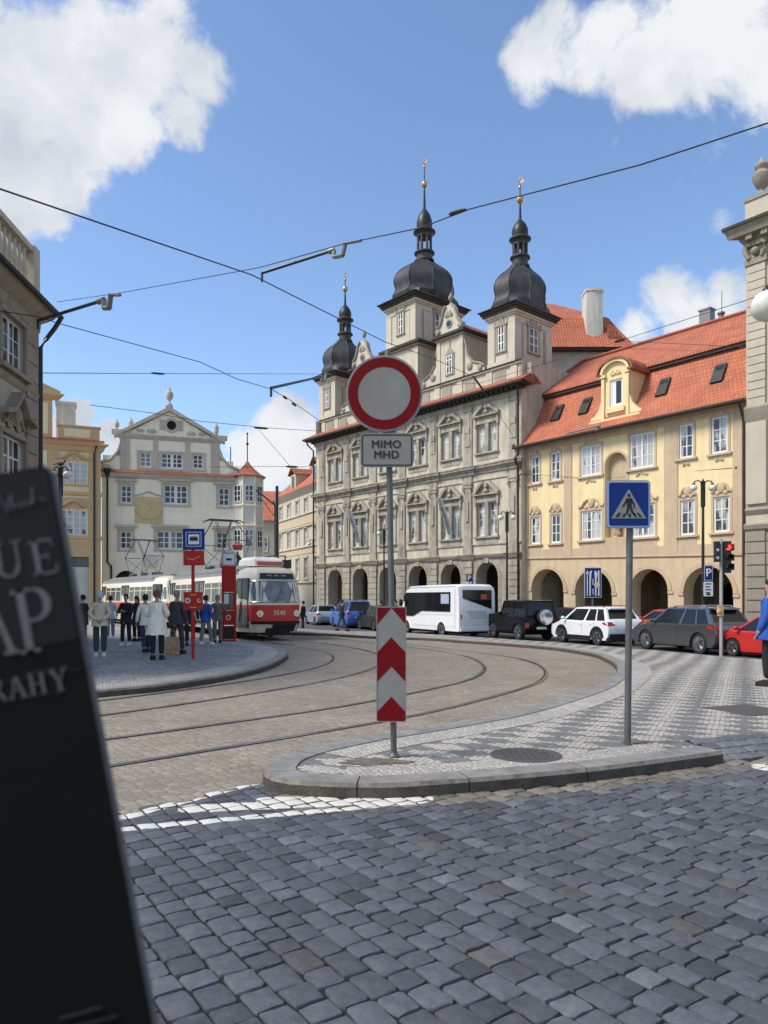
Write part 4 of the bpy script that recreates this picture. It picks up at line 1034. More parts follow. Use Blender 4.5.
# roof
def slope(mb, x0, x1, pts, th_=.14, mi=0):
    a = [(x0, y, z) for y, z in pts]+[(x0, y, z-th_) for y, z in reversed(pts)]
    b = [(x1, y, z) for y, z in pts]+[(x1, y, z-th_) for y, z in reversed(pts)]
    mb.grid([a, b], mi)
low = [(-.62,EAVE+.0),(-.25,EAVE+.28),(.25,EAVE+.85),(1.0,13.0),(2.05,15.0)]
mb = MB(); slope(mb, -.12, YL+.1, low, .12); mb.build('roof', M_tile, yh)
mb = MB(); slope(mb, -.18, YL+.1, [(1.62,15.05),(2.1,15.35),(4.3,16.75),(6.6,18.22)], .12); slope(mb, -.18, YL+.1, [(6.6,18.22),(11.4,14.2)], .12)
mb.build('roof_upper', M_tile, yh)
mb = MB(); mb.box(-.1, YL+.05, -.55, .3, EAVE-.02, EAVE+.02); mb.box(-.1, YL+.05, 1.7, 2.2, 14.75, 15.0)
mb.tube([(-.1,-.70,EAVE-.05),(YL+.1,-.70,EAVE-.05)], .09, 8)
mb.tube([(YL-.15,-.65,EAVE-.1),(YL-.15,-.3,EAVE-.6),(YL-.15,-.16,EAVE-1.0),(YL-.15,-.16,-.6)], .06, 8)
mb.build('gutter', M_th_dark, yh)
mb = MB()
mb.box(6.2, 6.4, -.78, -.5, EAVE-.1, EAVE+.12); mb.tube([(4.2,-.75,EAVE+.12),(6.6,-.78,EAVE+.16)], .05, 6)
mb.build('gutter_spout', M_zinc, yh)
mb = MB(); mb.tube([(-.18,6.6,18.30),(YL+.1,6.6,18.30)], .13, 8); mb.tube([(-.14,-.6,EAVE+.08),(-.14,.25,EAVE+.98),(-.14,1.0,13.1),(-.14,2.05,15.12)], .10, 6); mb.tube([(-.16,2.0,15.4),(-.16,6.6,18.32)], .10, 6)
mb.build('ridge_tiles', M_tile_old, yh)
def slp(y):                                           # height of the lower roof slope
    for (a, za), (b, zb) in zip(low[:-1], low[1:]):
        if a <= y <= b: return za+(zb-za)*(y-a)/(b-a)
for i, (px, py) in enumerate(((557.7,411),(585.6,404),(663.5,383.5),(719,368))):
    y = 1.15; u, z = YF.hit(px, py, y); z = slp(y)
    t = MB(); y0, y1 = y-.31, y+.31; e = .09
    t.grid([[(u-.31,y0,slp(y0)),(u+.31,y0,slp(y0)),(u+.31,y0-e,slp(y0)+e),(u-.31,y0-e,slp(y0)+e)],[(u-.31,y1,slp(y1)),(u+.31,y1,slp(y1)),(u+.31,y1-e,slp(y1)+e),(u-.31,y1-e,slp(y1)+e)]])
    s_ = t.build('skylight', M_iron, yh)
    t = MB(); e = .10
    t.grid([[(u-.23,y0+.08,slp(y0+.08)),(u+.23,y0+.08,slp(y0+.08)),(u+.23,y0+.08-e,slp(y0+.08)+e),(u-.23,y0+.08-e,slp(y0+.08)+e)],[(u-.23,y1-.08,slp(y1-.08)),(u+.23,y1-.08,slp(y1-.08)),(u+.23,y1-.08-e,slp(y1-.08)+e),(u-.23,y1-.08-e,slp(y1-.08)+e)]])
    t.build('pane', M_pane_dark, s_)
# dormer
du, dz = YF.hit(617, 402, .35); dt = MB(); W2 = .92
z0, z1 = 12.0, 14.55
dop = [dict(x0=du-.42, x1=du+.42, z0=12.75, z1=14.25, depth=.14)]
wall_open(dt, du-W2, du+W2, z0, z1, dop, .25, mi=0)
q = [(du-W2, z1)]+[(du-W2*math.cos(math.pi*k/12), z1+.78*math.sin(math.pi*k/12)) for k in range(13)]+[(du+W2, z1)]
dt.ext(q[1:-1], .25, .4, 0)
for s in (-1, 1): dt.face([(du+s*W2,.25,z0-.3),(du+s*W2,.25,z1),(du+s*W2,3.2,z1+.1),(du+s*W2,3.2,z0-.3)], 0)
for s in (-1, 1):
    dt.box(*sorted((du+s*W2*.98, du+s*.72)), .12, .27, z0, z1-.05, 0); dt.box(*sorted((du+s*(W2+.06), du+s*.62)), .05, .27, z1-.1, z1+.06, 0)
    dt.ext([(du+s*W2,z0+1.2),(du+s*(W2+.18),z0+.7),(du+s*(W2+.5),z0+.35),(du+s*(W2+.75),z0+.25),(du+s*(W2+.75),z0-.1),(du+s*W2,z0-.1)], .18, .40, 0)
dt.box(du-W2-.75, du+W2+.75, .0, .35, z0-.35, z0+.02, 0); dt.box(du-.6, du+.6, .1, .27, z0+.35, z0+.6, 0)
for k in range(12):
    a0, a1 = math.pi*k/12, math.pi*(k+1)/12
    dt.ext([(du-W2*.9*math.cos(a0), z1+.68*math.sin(a0)), (du-W2*1.06*math.cos(a0), z1+.86*math.sin(a0)), (du-W2*1.06*math.cos(a1), z1+.86*math.sin(a1)), (du-W2*.9*math.cos(a1), z1+.68*math.sin(a1))], .05, .27, 0)
ornament(dt, (du, z1-.05), .7, .4, 3, .22, 0)
do = dt.build('dormer', M_y_wall, yh)
make_window(.84, 1.5, 1, 1, do, (du, .39, 12.75), fm=M_white_frame, gm=M_pane_dark, fw=.11)
t = MB(); rr = []
for yy in (-.02, 3.4):
    rr.append([(du-1.2*math.cos(math.pi*k/12), yy, z1+.08+.86*math.sin(math.pi*k/12)) for k in range(13)]+[(du+1.12*math.cos(math.pi*k/12), yy, z1+.02+.80*math.sin(math.pi*k/12)) for k in range(13)])
t.grid(rr); t.box(du-W2-.2, du-W2+.05, .0, .4, z1+.03, z1+.1); t.box(du+W2-.05, du+W2+.3, .0, 2.6, z1+.02, z1+.12)
t.build('dormer_roof', M_tile_old, do)
t = MB(); t.box(du-.36, du-.06, .345, .375, 12.85, 14.15); t.build('open_casement', M_white_frame, do)
# chimneys on the ridge
cu, cz = YF.hit(707, 312, 7.5); t = MB()
t.box(cu-.35, cu+.35, 7.2, 7.8, 16.5, 19.4); t.box(cu-.4, cu+.4, 7.15, 7.85, 19.4, 19.5); t.lathe([(.16,0),(.16,1.2),(.22,1.25),(.22,1.35)], (cu+.9,7.5,17.7), 10)
t.build('chimney', M_zinc, yh)
t = MB(); cu2, _ = YF.hit(721, 305, 6.6); t.tube([(cu2,6.7,18),(cu2,6.7,20.0)], .02, 5); t.build('lightning_rod', M_iron, yh)

# ================================================================ palace at the right edge
PF = Face(YE1+YF.u*.12-YF.n*.45, YE1+YF.u*16-YF.n*.45)
M_p = mat('palace_plaster', (.50,.44,.34), .85, .1, 1.2, bump=.12, streak=.12)
M_pt = mat('palace_trim', (.30,.265,.205), .85, .14, 1.6, bump=.2, streak=.2)
pp = thing('corner_palace', (PF.P0.x, PF.P0.y, 0), PF.rz, 'tall grey-beige palace front with heavy cornice and stone urn at the right edge', 'palace')
def pz_(py): return CAMZ+(HY-py)*PF.P0.y/F
ZC = pz_(240)
mb = MB(); wo = []
for k in range(4):
    c = 2.75+3.6*k
    wo += [dict(x0=c-.7, x1=c+.7, z0=pz_(400), z1=pz_(318), depth=.25), dict(x0=c-.7, x1=c+.7, z0=pz_(500), z1=pz_(440), depth=.25), dict(x0=c-.9, x1=c+.9, z0=-1, z1=3.0, depth=.5, arch=True)]
wall_open(mb, 0, 16, -1, ZC, wo, 0, mi=0)
mb.face([(0,0,-1),(0,12,-1),(0,12,ZC),(0,0,ZC)], 0); mb.face([(0,12,-1),(16,12,-1),(16,12,ZC),(0,12,ZC)], 0); mb.face([(0,0,ZC),(16,0,ZC),(16,12,ZC),(0,12,ZC)], 0)
mb.build('wall', M_p, pp)
mb = MB()
z = -.6
while z < pz_(532):
    mb.box(.02, .95, -.14, .02, z, z+.5, 0); mb.box(.95, 16, -.06, .02, z, z+.5, 0) if z > 3.1 else None; z += .56
mb.box(0.03, 1.3, -.2, .02, -.9, .5, 0)
band(mb, 0, 16, 0, [(pz_(533),.04),(pz_(530),.22),(pz_(526),.28),(pz_(524),.1)], ret=False); band(mb, 0, 16, 0, [(pz_(515),.04),(pz_(511),.14),(pz_(508),.04)], ret=False)
band(mb, 0, 16, 0, [(pz_(424),.04),(pz_(418),.14),(pz_(410),.22),(pz_(407),.1)], ret=False)
z = pz_(408)
while z < pz_(268): mb.box(.10, .95, -.12, .02, z, z+.36, 2); z += .40
mb.box(.05, 1.0, -.14, .02, pz_(505), pz_(424), 2)
mb.box(.0, 1.05, -.18, .02, pz_(268), pz_(262), 0)
for s in (-1, 1): mb.tube([(.52+s*.3,-.15,pz_(262)),(.52+s*.42,-.2,pz_(257)),(.52+s*.5,-.2,pz_(251)),(.52+s*.3,-.2,pz_(248))], .12, 7, 0)
mb.box(0, 1.05, -.22, .02, pz_(250), pz_(245), 0); mb.sph((.52,-.2,pz_(256)), .2, 0, 6)
band(mb, 0, 16, 0, [(ZC-.3,.06),(ZC-.1,.2),(ZC,.25),(ZC+.02,.6),(ZC+.3,.68),(ZC+.42,.78),(ZC+.5,.2)], 0)
for k in range(22): mb.box(.2+k*.72, .5+k*.72, -.5, -.05, ZC-.22, ZC+.02, 0)
mb.box(.1, 15.9, -.02, .6, ZC+.5, ZC+1.7, 2); mb.box(0, 1.2, -.1, .9, ZC+.5, ZC+1.75, 2); mb.box(-.05, 1.3, -.16, 1.0, ZC+1.75, ZC+1.9, 0)
for k in range(4):
    c = 2.75+3.6*k
    for a, b in ((400,318),(500,440)):
        mb.box(c-.95, c-.7, -.08, .02, pz_(a), pz_(b), 2); mb.box(c+.7, c+.95, -.08, .02, pz_(a), pz_(b), 2); mb.box(c-1.0, c+1.0, -.12, .02, pz_(b), pz_(b)+.3, 2); mb.box(c-1.0, c+1.0, -.16, .02, pz_(a)-.2, pz_(a), 0)
        mb.ext([(c-1.1,pz_(b)+.3),(c+1.1,pz_(b)+.3),(c,pz_(b)+.95)], -.2, .02, 0)
mb.build('cornice', [M_pt, M_iron, M_p], pp)
t = MB(); t.box(-.78, 16, -.86, -.7, ZC+.42, ZC+.56); t.build('gutter', M_th_dark, pp)
t = MB(); t.lathe([(.3,0),(.3,.12),(.14,.25),(.12,.4),(.26,.5),(.42,.85),(.44,1.05),(.3,1.2),(.24,1.3),(.32,1.42),(.34,1.5),(.16,1.7),(.1,1.85),(.02,1.95)], (.62,.3,ZC+1.9), 16)
t.build('urn', M_pt, pp)
for k in range(4):
    c = 2.75+3.6*k
    make_window(1.4, pz_(318)-pz_(400), 2, 4, pp, (c, .25, pz_(400)), fm=M_white_frame, gm=M_pane, split=2)
    make_window(1.4, pz_(440)-pz_(500), 2, 4, pp, (c, .25, pz_(500)), fm=M_white_frame, gm=M_pane, split=2)
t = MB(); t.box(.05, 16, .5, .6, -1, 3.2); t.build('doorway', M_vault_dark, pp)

# ================================================================ near corner palace on the left
LP1 = Vector(((35.5-CX)/F*27.6, 27.6)); LP0 = LP1-Vector((-.06, 1)).normalized()*15.5
LF = Face(LP0, LP1)
M_l = mat('left_palace_plaster', (.44,.38,.29), .85, .12, 1.2, bump=.15, streak=.18)
M_lt = mat('left_palace_trim', (.31,.265,.20), .85, .16, 1.6, bump=.25, streak=.22)
# this face runs away from the viewer with the building on its left
lp = thing('balustraded_palace', (LP0.x, LP0.y, 0), LF.rz, 'grey-brown palace with balustrade and stucco over the windows at the left edge', 'palace')
LL = LF.L
def lz(py): return CAMZ+(HY-py)*LP1.y/F
def lw(px, py):
    u, z = LF.hit(px, py); return u, z
mb = MB(); wo = []
wc = [LL-1.98-3.6*k for k in range(4)]
ZW = [(lw(14,347)[1], lw(14,293)[1]), (lw(12,470)[1]-1.1, lw(12,428)[1])]
ZW = [(9.65, 11.40), (4.75, 7.30)]
for c in wc:
    for a, b in ZW: wo.append(dict(x0=c-.92, x1=c+.92, z0=a, z1=b, depth=.22))
LE = 12.30
wall_open(mb, 0, LL, -1, LE, wo, 0, mi=0)
mb.face([(LL,0,-1),(LL,13,-1),(LL,13,LE),(LL,0,LE)], 0); mb.face([(0,0,-1),(0,13,-1),(0,13,LE),(0,0,LE)], 0); mb.face([(0,13,-1),(LL,13,-1),(LL,13,LE),(0,13,LE)], 0)
mb.build('wall', M_l, lp)
mb = MB()
z = -.9
while z < LE-1.2:
    mb.box(LL-.95, LL+.05, -.10, .02, z, z+.62); mb.box(LL+.0, LL+.06, .02, .8, z, z+.62); z += .66
band(mb, 0, LL, 0, [(9.1,.03),(9.2,.10),(9.3,.14),(9.34,.05)]); band(mb, 0, LL, 0, [(3.2,.05),(3.4,.2),(3.5,.06)])
band(mb, 0, LL, 0, [(LE-.75,.04),(LE-.65,.12),(LE-.32,.15),(LE-.2,.3),(LE,.5),(LE+.12,.56)])
mb.build('cornice', M_lt, lp)
mb = MB(); mb.box(-.5, LL+.62, -.68, .2, LE+.12, LE+.20); mb.box(LL+.2, LL+.62, .2, 12, LE+.12, LE+.20)
mb.tube([(0,-.72,LE+.14),(LL+.66,-.72,LE+.14)], .08, 8); mb.tube([(LL+.62,-.7,LE+.1),(LL+.5,-.5,LE-.35),(LL+.35,-.25,LE-.8),(LL+.16,-.12,LE-1.2),(LL+.16,-.12,-.5)], .085, 8)
mb.build('gutter', M_iron, lp)
for c in wc:
    t = MB()
    for i, (a, b) in enumerate(ZW):
        t.box(c-1.08, c-.92, -.10, .02, a, b+.1); t.box(c+.92, c+1.08, -.10, .02, a, b+.1); t.box(c-1.02, c+1.02, -.12, .02, b, b+.16); t.box(c-1.15, c+1.15, -.24, .02, a-.2, a-.04)
        if i == 1:
            for s in (-1, 1):
                t.ext([(c+s*1.25,b+.55),(c+s*1.25,b+.7),(c+s*.6,b+.9),(c,b+1.55),(c,b+1.38),(c+s*.55,b+.74)], -.42, .02)
            ornament(t, (c, b+.25), 1.7, 1.0, i, -.06)
            t.sph((c, -.15, b+.75), .3, 0, 8, (.8,.6,1.1))
        else:
            ornament(t, (c, b+.1), 1.7, .55, 7, -.05)
    t.build('window_surround', M_lt, lp)
    for a, b in ZW: make_window(1.84, b-a, 4, 4 if b-a > 2 else 3, lp, (c, .2, a), split=2, fm=M_white_frame, gm=M_pane_dark, fw=.08, bar=.035, cross=3)
t = MB()
t.box(0, LL-.65, -.35, .05, LE+.2, LE+.5); t.box(0, LL-.65, -.38, .08, LE+1.80, LE+2.0)
for x in (LL-1.15, LL-5.0, LL-8.8, LL-12.6): t.box(x+.0, x+.5, -.42, .10, LE+.2, LE+2.06)
t.box(LL-.95, LL-.65, .1, 12, LE+.2, LE+.5); t.box(LL-.95, LL-.65, .1, 12, LE+1.8, LE+2.0)
u = .4
while u < LL-1.25:
    t.lathe([(.10,0),(.06,.2),(.15,.5),(.06,1.0),(.10,1.3)], (u,-.15,LE+.5), 8); u += .38
t.build('balustrade', M_p, lp)
t = MB(); ud, zd = LF.hit(1, 173, -.4); t.box(ud-2, ud+.0, 2, 3.4, 14, 16.2); t.build('roof_chimney', M_lt, lp)

# ================================================================ ochre house
OH0, OH1 = Vector(((10-CX)/F*57, 57)), Vector(((101-CX)/F*59.5, 59.5))
OF = Face(OH0, OH1)
M_o = mat('ochre_plaster', (.66,.49,.25), .85, .08, 1.2, bump=.1, streak=.12)
M_oc = mat('cream_plaster', (.82,.68,.42), .85, .08, 1.2, bump=.1, streak=.12)
M_ot = mat('ochre_trim', (.56,.385,.20), .85, .1, 2)
oh = thing('ochre_house', (OH0.x, OH0.y, 0), OF.rz, 'ochre and cream baroque house between the left palace and the white gabled house', 'house')
OL = OF.L
def oz(px, py): return OF.hit(px, py)[1]
def ou(px): return OF.hit(px, 500)[0]
EZ = oz(95, 447); mb = MB()
owin = [(73.5, 13.2, 462, 484, 2), (73.5, 13.2, 510, 535, 2), (40, 6, 462, 484, 1), (40, 6, 510, 535, 1)]
wo = []; 
for px, wpx, t_, b_, n in owin:
    c = ou(px); w_ = wpx*59/F*2*.98/1.0; wo.append(dict(x0=c-w_/2, x1=c+w_/2, z0=oz(px, b_), z1=oz(px, t_), depth=.12, n=n))
c = ou(79); wo.append(dict(x0=c-1.55, x1=c+1.1, z0=-1, z1=oz(79, 552), depth=.6, arch=True))
wall_open(mb, 0, OL, -1, EZ, wo, 0, mi=0)
mb.face([(OL,0,-1),(OL,10,-1),(OL,10,EZ),(OL,0,EZ)], 0); mb.face([(0,0,-1),(0,10,-1),(0,10,EZ),(0,0,EZ)], 0); mb.face([(0,10,-1),(OL,10,-1),(OL,10,EZ),(0,10,EZ)], 0); mb.face([(0,0,EZ),(OL,0,EZ),(OL,10,EZ),(0,10,EZ)], 0)
mb.build('wall', M_oc, oh)
mb = MB()
for px in (53, 94.5): c = ou(px); mb.box(c-.42, c+.42, -.08, .02, -1, EZ-.3)
for a, b in ((540,537),(496,493)): band(mb, 0, OL, 0, [(oz(80,a),.03),(oz(80,a)+.1,.12),(oz(80,b)+.06,.12),(oz(80,b)+.1,.02)])
mb.box(0.0, OL-.02, -.04, .02, oz(80,508), oz(80,498)); mb.box(0, OL-.02, -.05, .02, oz(80,557), oz(80,541))
band(mb, 0, OL, 0, [(EZ-.5,.04),(EZ-.35,.2),(EZ-.1,.3),(EZ+.05,.55),(EZ+.15,.6)])
for px, wpx, t_, b_, n in owin[:2]:
    c = ou(px); zt = oz(px, t_)
    mb.tube([(c-1.25,-.1,zt+.25),(c-.7,-.14,zt+.35),(c-.35,-.16,zt+.65),(c,-.18,zt+.75),(c+.35,-.16,zt+.65),(c+.7,-.14,zt+.35),(c+1.25,-.1,zt+.25)], .11, 6)
    ornament(mb, (c, zt+.05), 1.6, .55, 3, -.02)
    mb.box(c-1.15, c-1.05, -.06, .02, oz(px,b_), zt); mb.box(c+1.05, c+1.15, -.06, .02, oz(px,b_), zt); mb.box(c-1.2, c+1.2, -.1, .02, oz(px,b_)-.15, oz(px,b_))
mb.box(0, OL, .0, .5, EZ+.3, EZ+.42); 
mb.box(ou(58), OL-.1, .1, .6, EZ+.4, oz(80,427)); mb.box(ou(58)-.1, OL, .02, .7, oz(80,427), oz(80,427)+.12)
mb.box(ou(37)-2, ou(52), .1, 1.0, EZ+.4, oz(45,398)); 
mb.grid([[(ou(52), .2, EZ+.4),(ou(52),.5,EZ+.4)],[(ou(52),.2,EZ+3.2),(ou(52),.5,EZ+3.2)],[(ou(55),.2,EZ+2.0),(ou(55),.5,EZ+2.0)],[(ou(60),.2,EZ+1.6),(ou(60),.5,EZ+1.6)]], close=False, caps=False)
t2 = oz(45,398); band(mb, ou(37)-2, ou(52)+.4, .1, [(t2-.1,.05),(t2+.1,.3),(t2+.25,.5),(t2+.35,.5)])
mb.ext([(ou(37)-3,t2+.35),(ou(58)+.2,t2+.35),(ou(58)+.2,t2+.55),(ou(37)-2.0,t2+2.1),(ou(37)-3,t2+2.1)], -.35, 1.0)
mb.build('trim', M_ot, oh)
mb = MB(); mb.box(ou(64), OL-.8, .08, .12, EZ+.7, EZ+1.35); mb.box(ou(37)-1.4, ou(48), .07, .11, EZ+.8, t2-.3); mb.build('attic_panel', M_oc, oh)
mb = MB(); mb.grid([[(-.1,-.62,EZ+.16),(-.1,.1,EZ+.55)],[(OL+.25,-.62,EZ+.16),(OL+.25,.1,EZ+.55)]], close=False, caps=False); mb.build('eaves_tiles', M_tile_old, oh)
mb = MB(); mb.tube([(OL-.35,-.5,EZ),(OL-.5,-.2,EZ-.6),(OL-.5,-.18,-.5)], .08, 7); mb.build('downpipe', M_iron, oh)
for o_, (px, wpx, t_, b_, n) in zip(wo, owin): make_window(o_['x1']-o_['x0'], o_['z1']-o_['z0'], 2*n, 4 if n == 2 else 4, oh, ((o_['x0']+o_['x1'])/2, .12, o_['z0']), split=n, fm=M_white_frame, gm=M_pane, fw=.08, bar=.05)
c = ou(79); zz = oz(79, 567)
mb = MB(); mb.box(c-1.6, c+1.15, .3, .4, -1, zz, 0); mb.box(c-1.6, c+1.15, .55, .6, zz, zz+1.6, 1); mb.build('gate', [mat('pale_gate', (.55,.54,.50), .7, .1, 2), M_pane_dark], oh)
mb = MB(); cx_, _ = OF.hit(66, 440, 4); mb.box(cx_-.75, cx_+.75, 4, 5.2, EZ, oz(66,400)+.6); mb.box(cx_-.85, cx_+.85, 3.9, 5.3, oz(66,400)+.6, oz(66,400)+.85); mb.build('chimney', mat('white_render', (.62,.60,.53)), oh)

# ================================================================ white gabled house
WH0, WH1 = Vector(((101.5-CX)/F*61.0, 61.0)), Vector(((237-CX)/F*64.2, 64.2))
WF = Face(WH0, WH1); WL = WF.L
M_w = mat('white_plaster', (.90,.82,.64), .85, .07, 1.0, bump=.08, streak=.08)
M_wt = mat('grey_plaster_trim', (.50,.455,.37), .85, .1, 2.0, streak=.12)
M_wg = mat('pale_grey_plaster', (.68,.65,.57), .85, .1, 3.0, streak=.12)
wh = thing('gabled_house', (WH0.x, WH0.y, 0), WF.rz, 'white house with a triangular gable, scrolled shoulders and a yellow sundial panel', 'house')
def wz(px, py): return WF.hit(px, py)[1]
def wu(px): return WF.hit(px, 500)[0]
zc = wz(170, 475); mb = MB()
def wop(px, w, t_, b_): c = wu(px); w = w*62.5/F; return dict(x0=c-w/2, x1=c+w/2, z0=wz(px, b_), z1=wz(px, t_), depth=.16)
W1 = [(126.3,10.5,485,503,1),(175.8,23,485,504,2),(224,11,488,506,1),(126,11,531,549,1),(170,26,531,549,2),(222,11.5,532,549,1)]
W2 = [(145.5,11,452,466.5,1),(172,21,453,468,2),(198,10.5,454,468.5,1)]
ops = [wop(*w[:4]) for w in W1]
gate = dict(x0=wu(112), x1=wu(140), z0=-1, z1=wz(126,570.5), depth=.6, arch=True, ah=1.6)
wall_open(mb, 0, WL, -1, zc, ops+[gate], 0, mi=0)
mb.face([(0,0,-1),(0,10,-1),(0,10,zc),(0,0,zc)], 0); mb.face([(WL,0,-1),(WL,10,-1),(WL,10,zc),(WL,0,zc)], 0); mb.face([(0,10,-1),(WL,10,-1),(WL,10,zc),(0,10,zc)], 0)
g0, g1 = wu(120.5), wu(219); zg = wz(170, 440)
ops2 = [wop(*w[:4]) for w in W2]
wall_open(mb, g0, g1, zc, zg, ops2, .15, mi=0)
mb.face([(g0,.15,zc),(g0,8,zc),(g0,8,zg),(g0,.15,zg)], 0); mb.face([(g1,.15,zc),(g1,8,zc),(g1,8,zg),(g1,.15,zg)], 0)
gm_ = (g0+g1)/2-.1; zp = wz(170, 411)
mb.ext([(g0-.2,zg),(g1+.2,zg),(gm_,zp)], .15, .6, 0)
mb.box(0.1, g0, .1, .5, zc, wz(110,455), 0); mb.box(g1, WL-.3, .1, .5, zc, wz(226,461), 0)
mb.build('wall', M_w, wh)
mb = MB()
band(mb, 0, WL, 0, [(zc-.45,.03),(zc-.3,.2),(zc-.05,.3),(zc,.3)])
band(mb, g0-.1, g1+.1, .15, [(zg-.05,.05),(zg+.08,.2),(zg+.3,.3),(zg+.4,.2)])
for s, (xe) in ((-1, g0-.5), (1, g1+.5)):
    mb.ext([(xe,zg+.25),(gm_,zp+.35),(gm_,zp),(xe-s*.0,zg-.02)], -.18, .6)
for px in (122,127.3,155.5,187.5,213,217.5): c = wu(px); mb.box(c-.18 if px not in (155.5,187.5) else c-.2, c+.2, .08, .16, zc+.05, zg)
for s, xs_, top in ((-1, g0, wz(116,445)), (1, g1, wz(222,447))):
    a = xs_; pts = [(a, zg-.5), (a+s*.25, zg-1.2), (a+s*.8, zg-1.9), (a+s*1.7, zg-2.2), (a+s*2.3, zg-2.6), (a+s*2.4, zg-3.0)]
    mb.tube([(x, .1, z) for x, z in pts], .13, 7)
    mb.ext([(a,zg-.5),(a+s*.25,zg-1.2),(a+s*.8,zg-1.9),(a+s*1.7,zg-2.2),(a+s*2.3,zg-2.6),(a+s*2.4,zg-3.0),(a,zg-3.0)], .2, .5)
    mb.sph((a+s*1.2,.1,zg-2.6), .42, 0, 7, (1.3,.4,.8)); mb.box(*sorted((a, a+s*2.6)), .0, .5, zg-3.12, zg-2.98)
    ball_finial(mb, (a+s*.05-.25, .35, zg+.5), .95); ball_finial(mb, (a+s*.05+.55*s*-1+.3, .35, zg+.75), .95)
    mb.box(a-.7, a+.7, .0, .55, zg+.3, zg+.65)
mb.box(gm_-.3, gm_+.3, -.1, .6, zp+.15, zp+.45); ball_finial(mb, (gm_, .2, zp+.45), 1.5)
mb.cyly((wu(171.5), wz(171,425)), .62, .06, .16, 20); mb.box(wu(171.5)-.95, wu(171.5)+.95, .09, .16, wz(171,430), wz(171,420))
for s in (-1, 1):
    for k in range(3): mb.sph((wu(171.5)+s*(1.6+k*.9), .12, wz(171,432)), .28-.05*k, 0, 5, (1.5,.3,.7))
for lst, big in ((W1, 1), (W2, 0)):
    for px, w, t_, b_, n in lst:
        o_ = wop(px, w, t_, b_); y = 0 if big else .15; x0, x1, z0, z1 = o_['x0'], o_['x1'], o_['z0'], o_['z1']
        mb.box(x0-.22, x0, y-.06, y+.02, z0-.15, z1+.15); mb.box(x1, x1+.22, y-.06, y+.02, z0-.15, z1+.15); mb.box(x0, x1, y-.06, y+.02, z1, z1+.15); mb.box(x0-.25, x1+.25, y-.1, y+.02, z0-.22, z0-.05)
        if big: mb.box(x0-.4, x1+.4, -.32, .02, z1+.28, z1+.5)
mb.build('trim', M_wt, wh)
mb = MB(); mb.cyly((wu(171.5), wz(171,425)), .38, .03, .07, 16); mb.build('oculus', M_black, wh)
mb = MB(); mb.grid([[(-.1,-.42,zc+.0),(-.1,.12,zc+.3)],[(WL+.1,-.42,zc+.0),(WL+.1,.12,zc+.3)]], close=False, caps=False); mb.build('eaves_tiles', M_tile_old, wh)
mb = MB()
for s in (-1, 1): mb.grid([[(gm_,.5,zp-.1),(gm_,9,zp-.1)],[(gm_+s*(g1-g0)/2,.5,zg-.1),(gm_+s*(g1-g0)/2,9,zg-.1)]], close=False, caps=False)
mb.build('roof', M_tile, wh)
mb = MB(); x0, x1 = wu(134.5), wu(163); z0, z1 = wz(149,523.5), wz(149,497)
mb.box(x0, x1, -.05, .02, z0, z1, 0)
for k in range(9):
    a = math.pi*(k+.5)/9; mb.tube([((x0+x1)/2-.95*math.cos(a), -.06, z0+1.2-.75*math.sin(a)), ((x0+x1)/2-1.08*math.cos(a), -.06, z0+1.2-.86*math.sin(a))], .035, 5, 1)
mb.tube([((x0+x1)/2-1.1*math.cos(math.pi*k/14), -.06, z0+1.22-.9*math.sin(math.pi*k/14)) for k in range(15)], .03, 5, 1)
mb.tube([((x0+x1)/2, -.06, z1-.35), ((x0+x1)/2+.15, -.3, z1-1.2)], .02, 5, 1)
for s in (-1, 1): mb.tube([((x0+x1)/2, -.03, z1+.45), ((x0+x1)/2+s*.6, -.03, z1+.2), ((x0+x1)/2+s*1.2, -.03, z1+.1)], .07, 5, 2)
mb.build('sundial', [mat('faded_yellow_paint', (.62,.47,.24), .85, .15, 3), M_ot, M_wt], wh)
for lst, big in ((W1, 1), (W2, 0)):
    for px, w, t_, b_, n in lst:
        o_ = wop(px, w, t_, b_); make_window(o_['x1']-o_['x0'], o_['z1']-o_['z0'], 2*n, 3, wh, ((o_['x0']+o_['x1'])/2, .16 if big else .31, o_['z0']), split=n, fm=M_white_frame, gm=M_pane_dark, fw=.11, bar=.075, mull=.13)
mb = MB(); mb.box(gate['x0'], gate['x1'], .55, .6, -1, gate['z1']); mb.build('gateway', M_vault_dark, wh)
mb = MB(); x = wu(107.5); mb.tube([(x,-.3,zc-.2),(x,-.16,zc-.9),(x,-.14,wz(107,562)),(x+.3,-.2,wz(107,566)),(x+.3,-.2,-.4)], .08, 7); mb.lathe([(.08,0),(.28,.5),(.28,.7)], (x,-.3,zc-.45), 10); mb.build('downpipe', M_iron, wh)
mb = MB(); x0, x1 = wu(144), wu(157); mb.box(x0, x1, -.12, .0, wz(150,566), wz(150,556)); mb.build('shop_sign', M_wg, wh)
